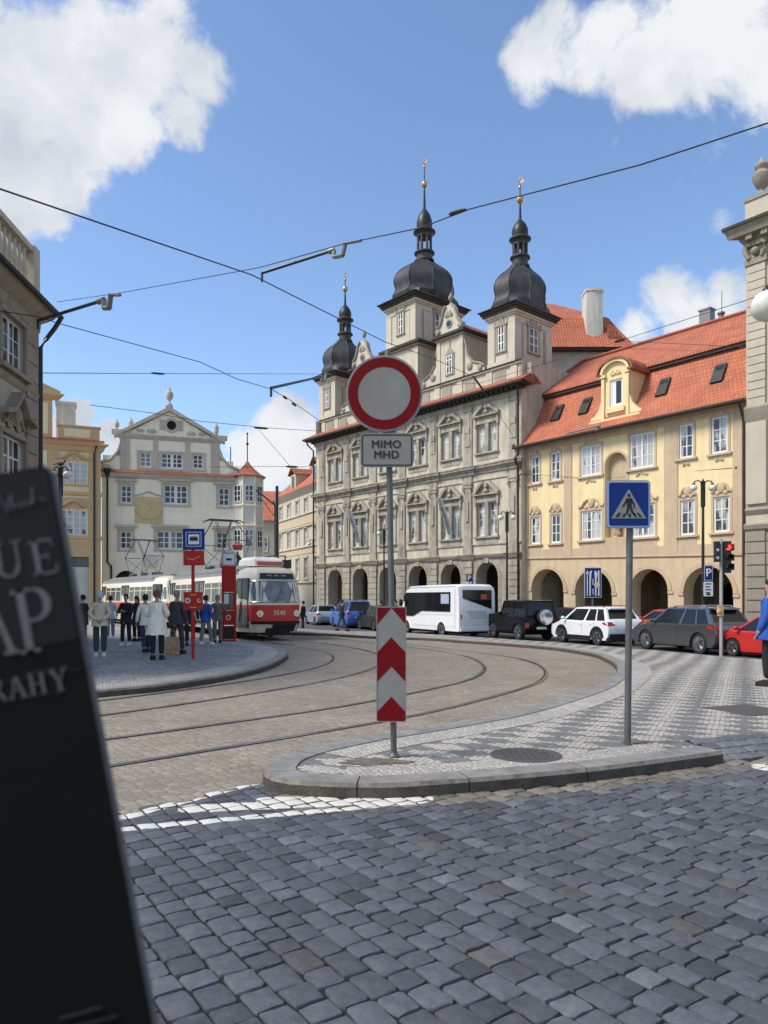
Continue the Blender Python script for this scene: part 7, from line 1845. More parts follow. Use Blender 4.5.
t.ext([(xs_2(188),zs_(558)),(xs_2(193),zs_(559.5)),(xs_2(200.5),zs_(556)),(xs_2(200.5),zs_(556.6)),(xs_2(193),zs_(560.3)),(xs_2(188),zs_(558.7))], -.074, -.069); t.build('emblem', mat('emblem_gold', (.6,.33,.2), .5), ss)
t = MB(); t.box(xs_2(184.5), xs_2(203.2), -.075, -.04, zs_(610), zs_(592)); f = t.build('route_board', M_pdull, ss)
t = MB(); t.cyly((xs_2(188.5), zs_(600.5)), .075, -.085, -.074, 16, 0); t.cyly((xs_2(200), zs_(600.5)), .055, -.085, -.074, 16, 0); t.cyly((xs_2(188.5), zs_(600.5)), .035, -.089, -.084, 12, 1); t.cyly((xs_2(200.6), zs_(600.2)), .035, -.089, -.084, 12, 1)
for py in (594.5, 607): t.box(xs_2(190.5), xs_2(197), -.079, -.074, zs_(py+.5), zs_(py), 0)
t.build('badge', [mat('badge_cream', (.62,.52,.36), .5), M_pdull], f)
b = G(229, 641, .13); Y = b.y
kc = thing('stop_column', b, 0, 'narrow red information column with small white sign beside the tram door', 'information column')
t = MB(); 
for px in (222.3, 235.6): t.box(xs_2(px)+.0-.0, xs_2(px)+.06, -.04, .04, -.02, 0)
def xk(px): return (px-CX)/F*Y-b.x
def zk(py): return PT(0, py, Y).z-b.z
t = MB(); t.box(xk(222), xk(223.6), -.06, .06, -.02, zk(566)); t.box(xk(234.2), xk(235.8), -.06, .06, -.02, zk(566)); t.box(xk(223.6), xk(234.2), -.06, .06, zk(567.5), zk(566)); t.box(xk(223.6), xk(234.2), -.06, .06, zk(641), zk(639.5)); t.build('frame', M_pdull, kc)
t = MB(); t.box(xk(223.6), xk(234.2), -.04, .04, zk(592), zk(567.5)); t.build('red_panel', M_pdull, kc)
t = MB(); t.box(xk(223.6), xk(234.2), -.04, .04, zk(610), zk(592.6), 0); t.box(xk(224.3), xk(229), -.05, -.04, zk(604), zk(594), 1); t.box(xk(229.8), xk(233.5), -.045, -.04, zk(608), zk(594.5), 2); t.build('timetable', [mat('board_brown', (.20,.07,.05), .5), M_spale, mat('board_grey', (.2,.14,.12), .5)], kc)
t = MB(); t.box(xk(223.6), xk(234.2), -.05, .05, zk(625), zk(610.6), 0); t.cyly((xk(228.8), zk(617.5)), .10, -.06, -.05, 14, 1); t.cyly((xk(228.8), zk(617.5)), .055, -.064, -.06, 12, 0); t.build('ticket_box', [M_pdull, mat('badge_cream', (.62,.52,.36))], kc)
t = MB(); t.box(xk(224.2), xk(233.6), -.05, .05, zk(639), zk(626)); t.build('litter_box', mat('dark_wire_box', (.035,.022,.018), .8, .3, 20), kc)
t = MB(); t.box(xk(222.6), xk(235.8), -.05, -.02, zk(565.8), zk(552.6), 0); t.box(xk(223.6), xk(234.8), -.055, -.049, zk(564.8), zk(553.8), 1); t.box(xk(226.5), xk(232), -.06, -.054, zk(560.6), zk(558.4), 2); t.build('small_sign', [M_sgrey, M_spale, M_ink], kc)
# catenary mast with red signal behind the tram
Yc = 46; X = (277-CX)/F*Yc
cm = thing('catenary_mast', (X, Yc, 0), 0, 'dark slim overhead line mast rising behind the tram nose', 'mast')
t = MB(); zt = PT(277, 486, Yc).z; t.lathe([(.16,0),(.14,1),(.09,zt)], (0,0,0), 10); t.tube([(0,0,PT(0,507,Yc).z),(-1.3,0,PT(0,490,Yc).z)], .05, 6); t.build('post', M_iron, cm)
t = MB(); t.tube([(0,0,PT(0,520,Yc).z),(-1.0,0,PT(0,498,Yc).z)], .035, 6); t.build('stay', mat('rusty_stay', (.22,.12,.06), .8), cm)
Yc = 40; X = (237.5-CX)/F*Yc
rs_ = thing('red_signal', (X, Yc, 0), 0, 'red lantern-like signal box on a dark pole above the stop column', 'signal box')
t = MB(); t.tube([(0,0,0),(0,0,PT(0,552,Yc).z)], .06, 8); t.tube([(0,0,PT(0,556,Yc).z),(.25,0,PT(0,563,Yc).z)], .12, 6); t.build('post', M_iron, rs_)
t = MB(); z = PT(0,543,Yc).z; t.frus((-.20,.22,-.15,.15), z-.38, (-.26,.26,-.18,.18), z-.12); t.frus((-.26,.26,-.18,.18), z-.12, (-.12,.14,-.1,.1), z); t.build('lantern', mat('lantern_red', (.32,.03,.025), .5, .2, 6), rs_)

# ================================================================ overhead wires
def wire(label, pts, r=.011, parts=(), sag=0.0):
    """pts in world space; insulators and fittings are parts"""
    P = [Vector(p) for p in pts]; out = []
    for a, b_ in zip(P[:-1], P[1:]):
        n = 8
        for k in range(n): t_ = k/n; out.append(a.lerp(b_, t_)-Vector((0,0,sag*4*t_*(1-t_))))
    out.append(P[-1]); t = MB(); t.tube(out, r, 5); o = t.build('overhead_wire', M_wire)
    tag(o, label, 'wire', 'overhead line wires across the square')
    for a, b_, rr_, in parts:
        t = MB(); t.tube([a, a.lerp(b_, .08), a.lerp(b_, .2), a.lerp(b_, .8), a.lerp(b_, .92), b_], [rr_*.4, rr_*.7, rr_, rr_, rr_*.7, rr_*.4], 7); t.build('insulator', M_iron, o)
    return o
A = PT
wire('cable from the left edge down past the round sign to the town hall corner', [A(-30,176,8.2), A(0,189,8.8), A(252,275,14), A(385,342,22), A(432,358,29), A(474,377,34), A(489,402,38), A(516,439,46.2)], .012, [(A(473,376,34), A(484,391,36.5), .05)])
wire('long rising cable from the left palace to the top right', [A(57,302,24), A(120,293,20), A(260,267.5,15), A(345,243.5,12), A(420,228,10.8), A(470,209,10), A(640,165,8.6), A(768,123,7.8), A(860,95,7.2)], .009, [(A(449,214.5,10.3), A(466,209,10.05), .028)])
wire('cable sloping from the left palace eaves down to the centre', [A(0,311,24.5), A(40,317,24.9), A(57,323,25.2), A(200,362,30), A(237,379,32), A(271,389,34), A(290,400,36), A(320,421,44)], .016, [(A(283,396,35.3), A(287,399,35.7), .06), (A(292,403,37), A(296,406,38), .06)])
wire('level thin wire running from the left palace to the town hall', [A(38,373,27.4), A(157,373.5,40), A(322,374,62)], .016, [(A(151,373,39.5), A(165,374,41), .06)])
wire('thin wire above the white gabled house', [A(90,405,40), A(152,413,44), A(199,421,47), A(262,427.5,51), A(316,431,62)], .018, [(A(254,427.5,50.5), A(268,428.5,51.8), .08)])
wire('thin wire dropping left of the town hall', [A(259,430,51), A(290,466,51), A(293,466.5,51)], .014)
wire('lowest level wire in front of the red roofs', [A(209,467,50), A(290,466.5,51), A(316,467,62)], .016, [(A(286,466.5,50.5), A(298,467,53), .08)])
wire('thin wire descending to the ridge of the yellow house from the right', [A(747,300,33), A(619,341,49.5)], .018, [(A(625,339,49), A(615,342,50), .10)])
wire('faint wire beside the ridge of the yellow house', [A(619,341,49.5), A(747,347,35)], .014)
wire('thin wire along the yellow house facade', [A(524,474,47), A(600,479,43), A(737,467.5,36.6)], .010, [(A(524,474,47), A(527,474,46.8), .06), (A(735,467.7,36.7), A(738,467.5,36.6), .09)])
wire('thin wire across the right tower', [A(430,386,40), A(480,383,43), A(620,341,50)], .012)
wire('contact wire above the outer tram track', [(-13,-1.5,5.6),(-3.1,8.2,5.55),(0,11.5,5.55),(2.6,15.6,5.5),(3.2,20,5.5),(2.0,25.6,5.5),(-1.7,32.6,5.5),(-9,45.2,5.5)], .007) if False else None
def arm(label, p0, p1, p2, Ya):
    """insulated bracket arm: tube with a clamp elbow at its outer end"""
    a, b_, c_ = p0, p1, p2
    o = thing('bracket_arm', a, 0, label, 'bracket arm', 'insulated arms on the overhead wires')
    s_ = a.y/12.0; t = MB(); t.tube([Vector((0,0,0)), (b_-a)], .024*s_, 8); t.tube([Vector((0,0,-.14*s_)), Vector((0,0,.02*s_))], .02*s_, 6); t.build('arm', M_iron, o)
    t = MB(); d_ = (b_-a); e = (c_-a); dn = Vector((0,0,-.11*s_))
    t.tube([d_*.93, d_], .042*s_, 7); t.tube([d_, d_+dn], .036*s_, 6); t.tube([d_+dn, d_.lerp(e, .35)+dn*1.15], .034*s_, 6); t.tube([d_.lerp(e,.35)+dn*1.1, d_.lerp(e,.45)+Vector((0,0,.05*s_))], .034*s_, 6); t.tube([d_.lerp(e,.42)+Vector((0,0,.04*s_)), e], .022*s_, 6)
    t.build('clamp', M_zinc, o); return o
arm('upper insulated arm between the two crossing cables', A(262,273,14), A(334,250,13.4), A(361,240.5,12.4), 14)
arm('insulated arm reaching out from the left palace gutter', A(38,320.5,26.3), A(104,300,22), A(120,295,20.5), 24)
arm('dark insulated arm left of the town hall eaves', A(271,388,34), A(322,376.5,50), A(330,374,58), 34)
# ================================================================ people
def skin_mesh(nodes, edges, root, sub=1):
    """nodes: list of (pos, rx, ry); returns (verts, faces) of the skinned tree"""
    me = bpy.data.meshes.new('tmp'); me.from_pydata([n[0] for n in nodes], edges, [])
    o = bpy.data.objects.new('tmp', me); COL.objects.link(o)
    m = o.modifiers.new('s', 'SKIN'); m.use_smooth_shade = True; m.branch_smoothing = .6
    if not me.skin_vertices: me.skin_vertices.new() if hasattr(me.skin_vertices, 'new') else None
    sv = me.skin_vertices[0].data
    for i, n in enumerate(nodes):
        sv[i].radius = (n[1], n[2]); sv[i].use_root = (i == root)
    s = o.modifiers.new('u', 'SUBSURF'); s.levels = sub; s.render_levels = sub
    bpy.context.view_layer.update()
    e = o.evaluated_get(bpy.context.evaluated_depsgraph_get()); m2 = bpy.data.meshes.new_from_object(e)
    v = [tuple(q.co) for q in m2.vertices]; f = [tuple(p.vertices) for p in m2.polygons]
    bpy.data.objects.remove(o); bpy.data.meshes.remove(me); bpy.data.meshes.remove(m2)
    return v, f
def tree(d, chains, root):
    """d: name -> (pos, rx[, ry]); chains: lists of names"""
    names = list(d); idx = {n: i for i, n in enumerate(names)}; ed = set()
    for c in chains:
        for a, b in zip(c[:-1], c[1:]): ed.add((idx[a], idx[b]))
    return skin_mesh([(d[n][0], d[n][1], d[n][2] if len(d[n]) > 2 else d[n][1]) for n in names], list(ed), idx[root])
def person(px, py, H, face, label, coat, legs, shoes, hair, long=0.0, stride=0.0, arms='down', bag=None, cap=None, hood=False, lean=0.0, h=.13, group='people round the tram stop', Y=None, bulk=1.0, headpx=None):
    """face: heading of the front, 0 = towards +y (back to the viewer); built facing +y, height H"""
    b = G(px, py, h)
    if Y: b = Vector(((px-CX)/F*Y, Y, gz((px-CX)/F*Y, Y)+h))
    s = H/1.75; P = thing('person', b, face, label, 'person', group)
    def V(x, y, z): return (x*s, (y+lean*max(0, z-.9))*s, z*s)
    st = stride
    hipz = .92
    B = bulk
    d = {
     'pel': (V(0,0,hipz), .135*B*s, .10*B*s), 'wai': (V(0,0,1.10), .125*B*s, .09*B*s), 'che': (V(0,.0,1.30), .155*B*s, .105*B*s), 'nec0': (V(0,0,1.44), .085*s, .07*s), 'nec': (V(0,.005,1.50), .05*s, .052*s), 'hd0': (V(0,.02,1.57), .062*s, .075*s), 'hd1': (V(0,.02,1.65), .075*s, .092*s), 'hd2': (V(0,.01,1.71), .058*s, .075*s)}
    for k, q in (('l',-1),('r',1)):
        dy = st*q
        d['hip'+k] = (V(q*.095,0,.86), .085*s, .088*s); d['kne'+k] = (V(q*.10,dy*.5+.02,.49), .055*s, .06*s); d['ank'+k] = (V(q*.10,dy,.10+max(0,-dy)*.12), .036*s, .04*s); d['toe'+k] = (V(q*.105,dy+.09,.05+max(0,-dy)*.05), .026*s, .022*s)
        d['sho'+k] = (V(q*.155,0,1.405), .058*s, .058*s)
        if arms == 'back': E, W_ = (q*.27,-.07,1.14), (q*.07,-.15,.98)
        elif arms == 'bag': E, W_ = (q*.24,.0,1.13), (q*.26,.04,.88)
        elif arms == 'fold': E, W_ = (q*.26,.06,1.12), (q*.06,.22,1.16)
        elif arms == 'hip': E, W_ = (q*.30,-.04,1.14), (q*.16,.12,1.06)
        else: E, W_ = (q*.24,-.02-.03*q*st,1.13), (q*.26,.08+.1*q*st,.90)
        d['elb'+k] = (V(*E), .045*s, .045*s); d['wri'+k] = (V(*W_), .028*s, .028*s)
        hx = W_[0]+(W_[0]-E[0])*.22; hy_ = W_[1]+(W_[1]-E[1])*.22; hz = W_[2]+(W_[2]-E[2])*.22
        d['han'+k] = (V(hx, hy_, hz), .036*s, .022*s)
    ch = [['pel','wai','che','nec0','nec','hd0','hd1','hd2']]
    for k in 'lr': ch += [['pel','hip'+k,'kne'+k,'ank'+k,'toe'+k], ['nec0','sho'+k,'elb'+k,'wri'+k,'han'+k]]
    v, f = tree(d, ch, 'pel')
    mb = MB(); mb.v = v; mb.f = f; mb.m = [0]*len(f)
    # fingers, nose, ears, eyes
    for k, q in (('l',-1),('r',1)):
        hp = Vector(d['han'+k][0]); wr_ = Vector(d['wri'+k][0]); dr = (hp-wr_).normalized(); sd = dr.cross(Vector((0,1,0))); sd = sd.normalized() if sd.length > .2 else Vector((1,0,0))
        for j, (o_, ln) in enumerate(((-.024,.062),(-.008,.074),(.008,.070),(.024,.055))):
            a = hp+sd*o_*s+dr*.015*s; mb.tube([a, a+dr*ln*.55*s, a+dr*ln*s+Vector((0,.018,0))*s], [.0095*s,.009*s,.007*s], 5)
        a = hp+sd*q*-.03*s-dr*.01*s; mb.tube([a, a+(dr*.03+sd*q*-.02+Vector((0,.02,0)))*s, a+(dr*.055+sd*q*-.02+Vector((0,.03,0)))*s], [.011*s,.010*s,.008*s], 5)
        mb.sph(V(q*.078,.012,1.645), .022*s, 0, 4, (.45,.8,1.3))
    mb.sph(V(0,.108,1.635), .018*s, 0, 5, (.8,1,1.4))
    mb.build('body', M_skin, P, smooth=60)
    M_c, M_l, M_s, M_h = coat, legs, shoes, hair
    t = MB()
    for q in (-1, 1): t.sph(V(q*.032,.094,1.655), .010*s, 0, 5, (1.2,.6,.7))
    t.tube([V(-.025,.098,1.595), V(0,.104,1.593), V(.025,.098,1.595)], .005*s, 4)
    t.build('face_features', M_ink, P)
    # trousers
    e = .016
    dt = {k: (d[k][0], d[k][1]+e*s, d[k][2]+e*s) for k in ('pel','hipl','hipr','knel','kner','ankl','ankr')}
    for k in 'lr': dt['kne'+k] = (d['kne'+k][0], .080*s, .082*s); dt['ank'+k] = (tuple(a+b_ for a, b_ in zip(d['ank'+k][0], (0,0,.02*s))), .066*s, .072*s); dt['hip'+k] = (d['hip'+k][0], .080*s, .095*s); dt['pel'] = (d['pel'][0], .10*s, .085*s)
    v, f = tree(dt, [['pel','hipl','knel','ankl'], ['pel','hipr','kner','ankr']], 'pel'); mb = MB(); mb.v, mb.f, mb.m = v, f, [0]*len(f); mb.build('trousers', M_l, P, smooth=60)
    # coat
    g = .028
    dc = {'pel': (V(0,0,hipz+.02), .165*B*s, .13*B*s), 'wai': (V(0,0,1.10), .155*B*s, .118*B*s), 'che': (V(0,0,1.30), .180*B*s, .130*B*s), 'nec0': (V(0,0,1.445), .105*s, .085*s), 'nec': (V(0,0,1.49), .066*s, .066*s)}
    for k in 'lr':
        dc['sho'+k] = (d['sho'+k][0], .068*s, .072*s); dc['elb'+k] = (d['elb'+k][0], .060*s, .060*s); dc['wri'+k] = (d['wri'+k][0], .050*s, .050*s)
    v, f = tree(dc, [['pel','wai','che','nec0','nec'], ['nec0','shol','elbl','wril'], ['nec0','shor','elbr','wrir']], 'pel'); mb = MB(); mb.v, mb.f, mb.m = v, f, [0]*len(f)
    hz_ = hipz-.10-long                               # skirt of the coat, open at the hem
    rs_k = [(1.12,.150,.112),(1.0,.168,.130),(.90,.190,.150),(hz_,.198+.12*long,.162+.14*long)]
    mb.grid([[(rx*B*s*math.cos(2*math.pi*k/18), (ry*B*math.sin(2*math.pi*k/18)+lean*max(0, z-.9))*s, z*s+(.012*s*math.sin(5*2*math.pi*k/18) if z == hz_ else 0)) for k in range(18)] for z, rx, ry in rs_k], caps=True)
    mb.build('coat', M_c, P, smooth=60)
    t = MB()
    for k, q in (('l',-1),('r',1)):
        x, y, z = d['ank'+k][0]; z0 = z-.10*s
        t.grid([[(x+dx*s*(.048 if r < 3 else .03), y+(dy*.13+.055)*s, z0+zz*s) for dx, dy in ((-1,-.9),(0,-1.05),(1,-.9),(1.05,0),(.8,.85),(0,1.1),(-.8,.85),(-1.05,0))] for r, zz in enumerate((.0,.03,.06))]+[[(x+dx*s*.04, y+(dy*.06)*s, z0+.11*s) for dx, dy in ((-1,-.9),(0,-1.05),(1,-.9),(1.05,0),(.8,.85),(0,1.1),(-.8,.85),(-1.05,0))]])
    t.build('shoes', M_s, P, smooth=50)
    t = MB(); c = V(0,-.004,1.668); rings = []
    n = 14
    low_ = 1.56 if hood else 1.60
    for i in range(9):
        th = math.pi*.5-math.pi*.62*i/8; rr_ = math.cos(th) if th > 0 else 1-.1*(-th)
        ring = []
        for k in range(n):
            a = 2*math.pi*k/n; x, y = math.cos(a), math.sin(a)
            front = max(0, y-.25)
            zz = 1.668+.098*math.sin(th); 
            if front and not hood: zz = max(zz, 1.70)
            elif not front and i >= 6: zz -= .018*(i-5)*(1 if y < .1 else .5)
            ring.append((x*.088*max(.02, math.cos(th*.98))*s, (y*.108*max(.02, math.cos(th*.98))*(1 if y < .25 else .98)-.004)*s+lean*.75*s, zz*s))
        rings.append(ring)
    t.grid(rings, caps=True)
    if hood:
        t.tube([V(0,-.03,1.66), V(0,-.05,1.52), V(0,-.02,1.40)], [.10*s,.085*s,.13*s], 10)
    t.build('cap' if cap else ('headscarf' if hood else 'hair'), cap or M_h, P, smooth=60)
    if bag == 'back':
        t = MB(); t.grid([[V(x*.8,-.13,1.02+zz) if False else V(x, y, z) for x, y in ((-.14,-.13),(.14,-.13),(.12,-.27),(-.12,-.27))] for z, zz in ((.98,0),(1.02,0),(1.30,0),(1.40,0))]); 
        o = t.build('backpack', M_plastic_black, smooth=40); o.location = b; o.rotation_euler = (0,0,face); tag(o, 'dark backpack worn by the '+label[:label.index(' ', 8)] if False else 'black backpack on the back of the person in the blue jacket by the route post', 'backpack')
    return P
def cloth(n, c, v=.18): return mat(n, c, .9, v, 9, bump=.4, bscale=14)
C_beige = cloth('beige_cloth', (.56,.49,.37)); C_cream = cloth('cream_cloth', (.82,.76,.64)); C_black = cloth('black_cloth', (.014,.014,.016)); C_dgrey = cloth('dark_grey_cloth', (.045,.046,.052)); C_navy = cloth('navy_denim', (.03,.04,.08)); C_grey = cloth('grey_cloth', (.12,.115,.11))
C_blue = cloth('blue_cloth', (.022,.085,.35)); C_pblue = cloth('pale_blue_cloth', (.36,.46,.56)); C_jean = cloth('faded_jeans', (.15,.18,.24)); C_wsho = cloth('white_shoe', (.6,.58,.52)); C_bsho = cloth('black_shoe', (.015,.014,.013)); H_white = cloth('white_hair', (.45,.43,.40)); H_red = cloth('auburn_hair', (.16,.07,.04)); H_dark = cloth('dark_hair', (.018,.013,.01)); H_grey = cloth('grey_hair', (.22,.20,.18))
person(100, 656.5, 1.77, .25, 'older man in beige jacket, hands behind his back, at the left of the stop', C_beige, C_dgrey, C_wsho, H_white, arms='back', cap=C_pblue, bulk=1.15, lean=.03)
person(157, 659.5, 1.80, .0, 'person in a long cream coat seen from behind, auburn hair', C_cream, C_black, C_bsho, H_red, long=.20, arms='hip', bulk=1.22, stride=.05)
person(146, 652.5, 1.70, .55, 'dark-haired woman in a white jacket and blue jeans stepping behind the cream coat', C_cream, C_navy, C_bsho, H_dark, stride=.20, lean=.10)
person(177, 654, 1.80, -.25, 'grey-haired man in a dark grey jacket beside the red stop post', C_dgrey, C_dgrey, C_bsho, H_grey, stride=.12, bulk=1.2)
person(126, 645.5, 1.72, 3.0, 'young person dressed in black with white shoes facing the viewer', C_black, C_black, C_wsho, H_dark, bulk=1.05, arms='fold', stride=.06)
person(137, 641, 1.66, 2.9, 'person in black wearing a dark headscarf', C_black, C_black, C_bsho, H_dark, hood=True, cap=C_black, long=.2, arms='bag', lean=.04)
person(110.5, 639, 1.68, .6, 'person in a pale blue shirt half behind the older man', C_pblue, C_jean, C_wsho, H_dark)
person(190, 645.5, 1.72, .2, 'person in black clothes half hidden by the red stop post', C_black, C_black, C_bsho, H_dark, long=.1)
bp = person(206, 645, 1.68, -.5, 'person in a bright blue jacket and faded jeans next to the red column', C_blue, C_jean, C_wsho, H_dark, stride=.16, arms='down')
person(217.5, 643, 1.70, .3, 'person in grey standing in the shadow of the red column', C_grey, C_grey, C_bsho, H_grey, arms='hip', lean=-.03)
person(83, 650, 1.70, 1.2, 'dark-clothed person just emerging from behind the map', C_black, C_dgrey, C_bsho, H_dark, long=.15, Y=26)
person(303, 634, 1.78, 1.2, 'person in black walking past the nose of the tram', C_black, C_black, C_bsho, H_dark, h=0, Y=44, stride=.1)
person(341.5, 632, 1.80, -1.2, 'man in dark clothes striding in front of the blue van', C_black, C_dgrey, C_bsho, H_dark, h=.13, Y=42, stride=.26, lean=.06, arms='down')
person(381, 630, 1.70, .5, 'person in dark clothes behind the dark car, next to the sign post', C_dgrey, C_dgrey, C_bsho, H_dark, h=.13, Y=52)
person(396, 630, 1.70, 1.5, 'person in black standing left of the white minibus nose', C_black, C_black, C_bsho, H_dark, h=.13, Y=52)
person(770, 686, 1.93, .75, 'person in a blue jacket and black trousers cut off by the right edge', C_blue, C_black, C_bsho, H_dark, group='people round the square', bulk=1.35, long=.05, lean=-.02)
# shopping bag between the cream coat and the grey man
b = G(172.5, 654.5, .13); t = MB()
t.grid([[(x*k, y*k, z) for x, y in ((-.17,-.10),(.17,-.10),(.18,.10),(-.18,.10))] for z, k in ((0,.9),(.05,1.0),(.35,1.02),(.50,.85))]); t.tube([(-.1,0,.48),(-.06,0,.66),(.06,0,.66),(.1,0,.48)], .012, 5)
o = t.build('shopping_bag', mat('patterned_bag', (.42,.27,.15), .85, .6, 9), smooth=30, loc=b); tag(o, 'tan patterned shopping bag standing on the paving by the grey-haired man', 'bag')
# pigeon on the left lamp
lm = [o for o in bpy.data.objects if o.name.startswith('street_lamp') and 'pigeon' in o.get('label', '')][0]
zz = PT(59, 466, 30).z; t = MB(); t.sph((0,0,.10), .10, 0, 7, (1.6,.8,.8)); t.sph((.17,0,.20), .055, 0, 6); t.tube([(-.12,0,.1),(-.32,0,.06)], [.06,.03], 6, flat=.4); t.tube([(.22,0,.2),(.26,0,.19)], [.015,.004], 5); t.tube([(0,-.03,.05),(0,-.03,-.03)], .008, 4); t.tube([(0,.03,.05),(0,.03,-.03)], .008, 4)
o = t.build('pigeon', mat('pigeon_grey', (.07,.075,.085), .8, .2, 20), smooth=50, loc=(lm.location.x, lm.location.y, zz)); tag(o, 'dark pigeon perched on the left street lamp', 'pigeon')

# ================================================================ folded map in front of the camera
M_mapc = mat('map_cover', (.0030,.0031,.0035), .7, .25, 30, spec=.12); M_mapb = mat('map_cover_band', (.0085,.009,.0105), .7, .2, 30, spec=.15); M_mapt = mat('map_print', (.078,.079,.080), .6, .15, 30); M_mapp = mat('map_paper_edge', (.10,.10,.105), .8, .2, 60)
D = .30; K = D/F
tr = PT(47, 464, D); br_ = PT(151, 1024, D)
up = (tr-br_).normalized(); ang = math.atan2(up.z, up.x)-math.pi/2      # tilt
M0 = Matrix.Translation(tr) @ Matrix.Rotation(-ang, 4, 'Y')
mp_ = thing('folded_map', tr, 0, 'black folded city map held up close at the left with pale serif lettering', 'map'); mp_.rotation_euler = (0, -ang, 0)
Wm, Hm = .118, .262
def crv(z): return -.0060*math.sin(max(0, min(1, -z/Hm))*math.pi)*0
t = MB(); t.ext([(-Wm,-Hm),(-.0015,-Hm),(0,-Hm+.002),(0,-.003),(-.0015,-.0005),(-Wm,.0012)], 0, .0012, 0); t.build('cover', M_mapc, mp_)
t = MB(); t.ext([(-Wm,-Hm),(.0006,-Hm),(.0006,-.003),(-.001,-.0008),(-Wm,.0006)], .0013, .0062, 0); t.build('pages', M_mapp, mp_)
t = MB(); t.ext([(-Wm,-Hm),(-.0015,-Hm),(0,-Hm+.002),(0,-.003),(-.0015,-.0005),(-Wm,.0012)], .0063, .0075, 0); t.build('back_cover', M_mapc, mp_)
t = MB(); t.box(-Wm, -.0002, -.0003, .0001, -.072, -.0012); t.build('cover_band', M_mapb, mp_)
G_ = {'U': [('v',.10,.22,1),('h',.0,.34,1,.05),('v',.70,.80,1),('h',.60,.92,1,.05),('h',.2,.75,.0,.10)],}
def glyph(mb, ch, x, z, h, w, y0=-.0006, y1=-.0001):
    def B(a, b, c, d_): mb.box(x+a*w, x+b*w, y0, y1, z+c*h, z+d_*h)
    def Q(pts): mb.ext([(x+a*w, z+b*h) for a, b in pts], y0, y1)
    def arc(cx_, cz_, rx, rz, a0, a1, tk, tz):
        n = 12
        for k in range(n):
            p, q = R(a0+(a1-a0)*k/n), R(a0+(a1-a0)*(k+1)/n)
            Q([(cx_+rx*math.cos(p), cz_+rz*math.sin(p)), (cx_+rx*math.cos(q), cz_+rz*math.sin(q)), (cx_+(rx-tk)*math.cos(q), cz_+(rz-tz)*math.sin(q)), (cx_+(rx-tk)*math.cos(p), cz_+(rz-tz)*math.sin(p))])
    if ch == 'U': B(.12,.28,.30,1); B(.74,.80,.30,1); B(0,.40,.95,1); B(.62,.94,.95,1); arc(.46,.32,.34,.32,180,360,.12,.06)
    if ch == 'E': B(.12,.30,0,1); B(0,.86,.94,1); B(0,.92,0,.06); B(.3,.66,.49,.54); Q([(.80,.94),(.86,1),(.86,.76),(.82,.76)]); Q([(.84,.06),(.92,0),(.95,.27),(.91,.27)]); B(.63,.67,.38,.65)
    if ch == 'P': B(.12,.30,0,1); B(0,.5,.95,1); B(0,.44,0,.05); arc(.46,.735,.38,.265,-90,90,.17,.05); B(.3,.48,.47,.52)
    if ch == 'A': Q([(.46,1),(.56,1),(.20,.04),(.12,.04)]); Q([(.46,1),(.56,1),(.94,.04),(.76,.04)]); B(.0,.32,0,.05); B(.64,1.04,0,.05); B(.26,.72,.33,.38)
    if ch == 'R': B(.12,.30,0,1); B(0,.5,.95,1); B(0,.44,0,.05); arc(.44,.75,.34,.25,-90,90,.16,.05); B(.3,.46,.5,.55); Q([(.38,.52),(.56,.52),(.94,.03),(.76,.03)]); B(.8,1.02,0,.05)
    if ch == 'H': B(.12,.28,0,1); B(.72,.88,0,1); B(0,.40,.95,1); B(.6,1,.95,1); B(0,.40,0,.05); B(.6,1,0,.05); B(.28,.72,.48,.53)
    if ch == 'Y': Q([(.08,.96),(.26,.96),(.56,.46),(.42,.46)]); Q([(.78,.96),(.86,.96),(.56,.46),(.49,.46)]); B(.41,.57,0,.5); B(0,.38,.95,1); B(.66,1,.95,1); B(.3,.7,0,.05)
def px2(px, py):                                      # picture position on the cover -> cover coordinates
    v = Matrix.Rotation(ang, 4, 'Y') @ (PT(px, py, D)-tr); return v.x, v.z
t = MB()
for ch, px, py, hh, ww in (('U',-4,580.5,36,34),('E',35,576.5,35,27),('A',-20,660,64,40),('P',22,654.5,64,46),('R',-8,703,23,17),('A',10,700,23,19),('H',31,696.5,23,18),('Y',52,693,23,20)):
    x, z = px2(px, py); glyph(t, ch, x, z, hh*K, ww*K)
t.build('title_lettering', M_mapt, mp_)
t = MB()                                              # handwritten-looking line at the top
pts = [(-6,500),(-1,492),(4,502),(8,511),(10,498),(12,492),(14,508),(17,505),(19,498),(21,506),(24,503),(27,497),(28,505),(32,500),(33,484),(34,503),(38,495),(40,501),(42,496),(45,499)]
P3 = [Vector((px2(a, b_+2)[0], -.0004, px2(a, b_+2)[1])) for a, b_ in pts]
t.tube(P3, .00045, 5); t.build('script_lettering', M_mapt, mp_)
t = MB()
for a, b_, c_, d_ in ((60,1018,103,1006),(64,1029,118,1015)):
    p = px2(a, b_); q = px2(c_, d_); t.tube([(p[0],-.0003,p[1]), (q[0],-.0003,q[1])], .0010, 5, flat=.4)
t.build('small_lettering', M_mapb, mp_)
t = MB(); p = px2(-20, 686); q = px2(100, 666); t.tube([(p[0],-.0002,p[1]), (q[0],-.0002,q[1])], .0002, 4); t.build('rule', M_mapb, mp_)
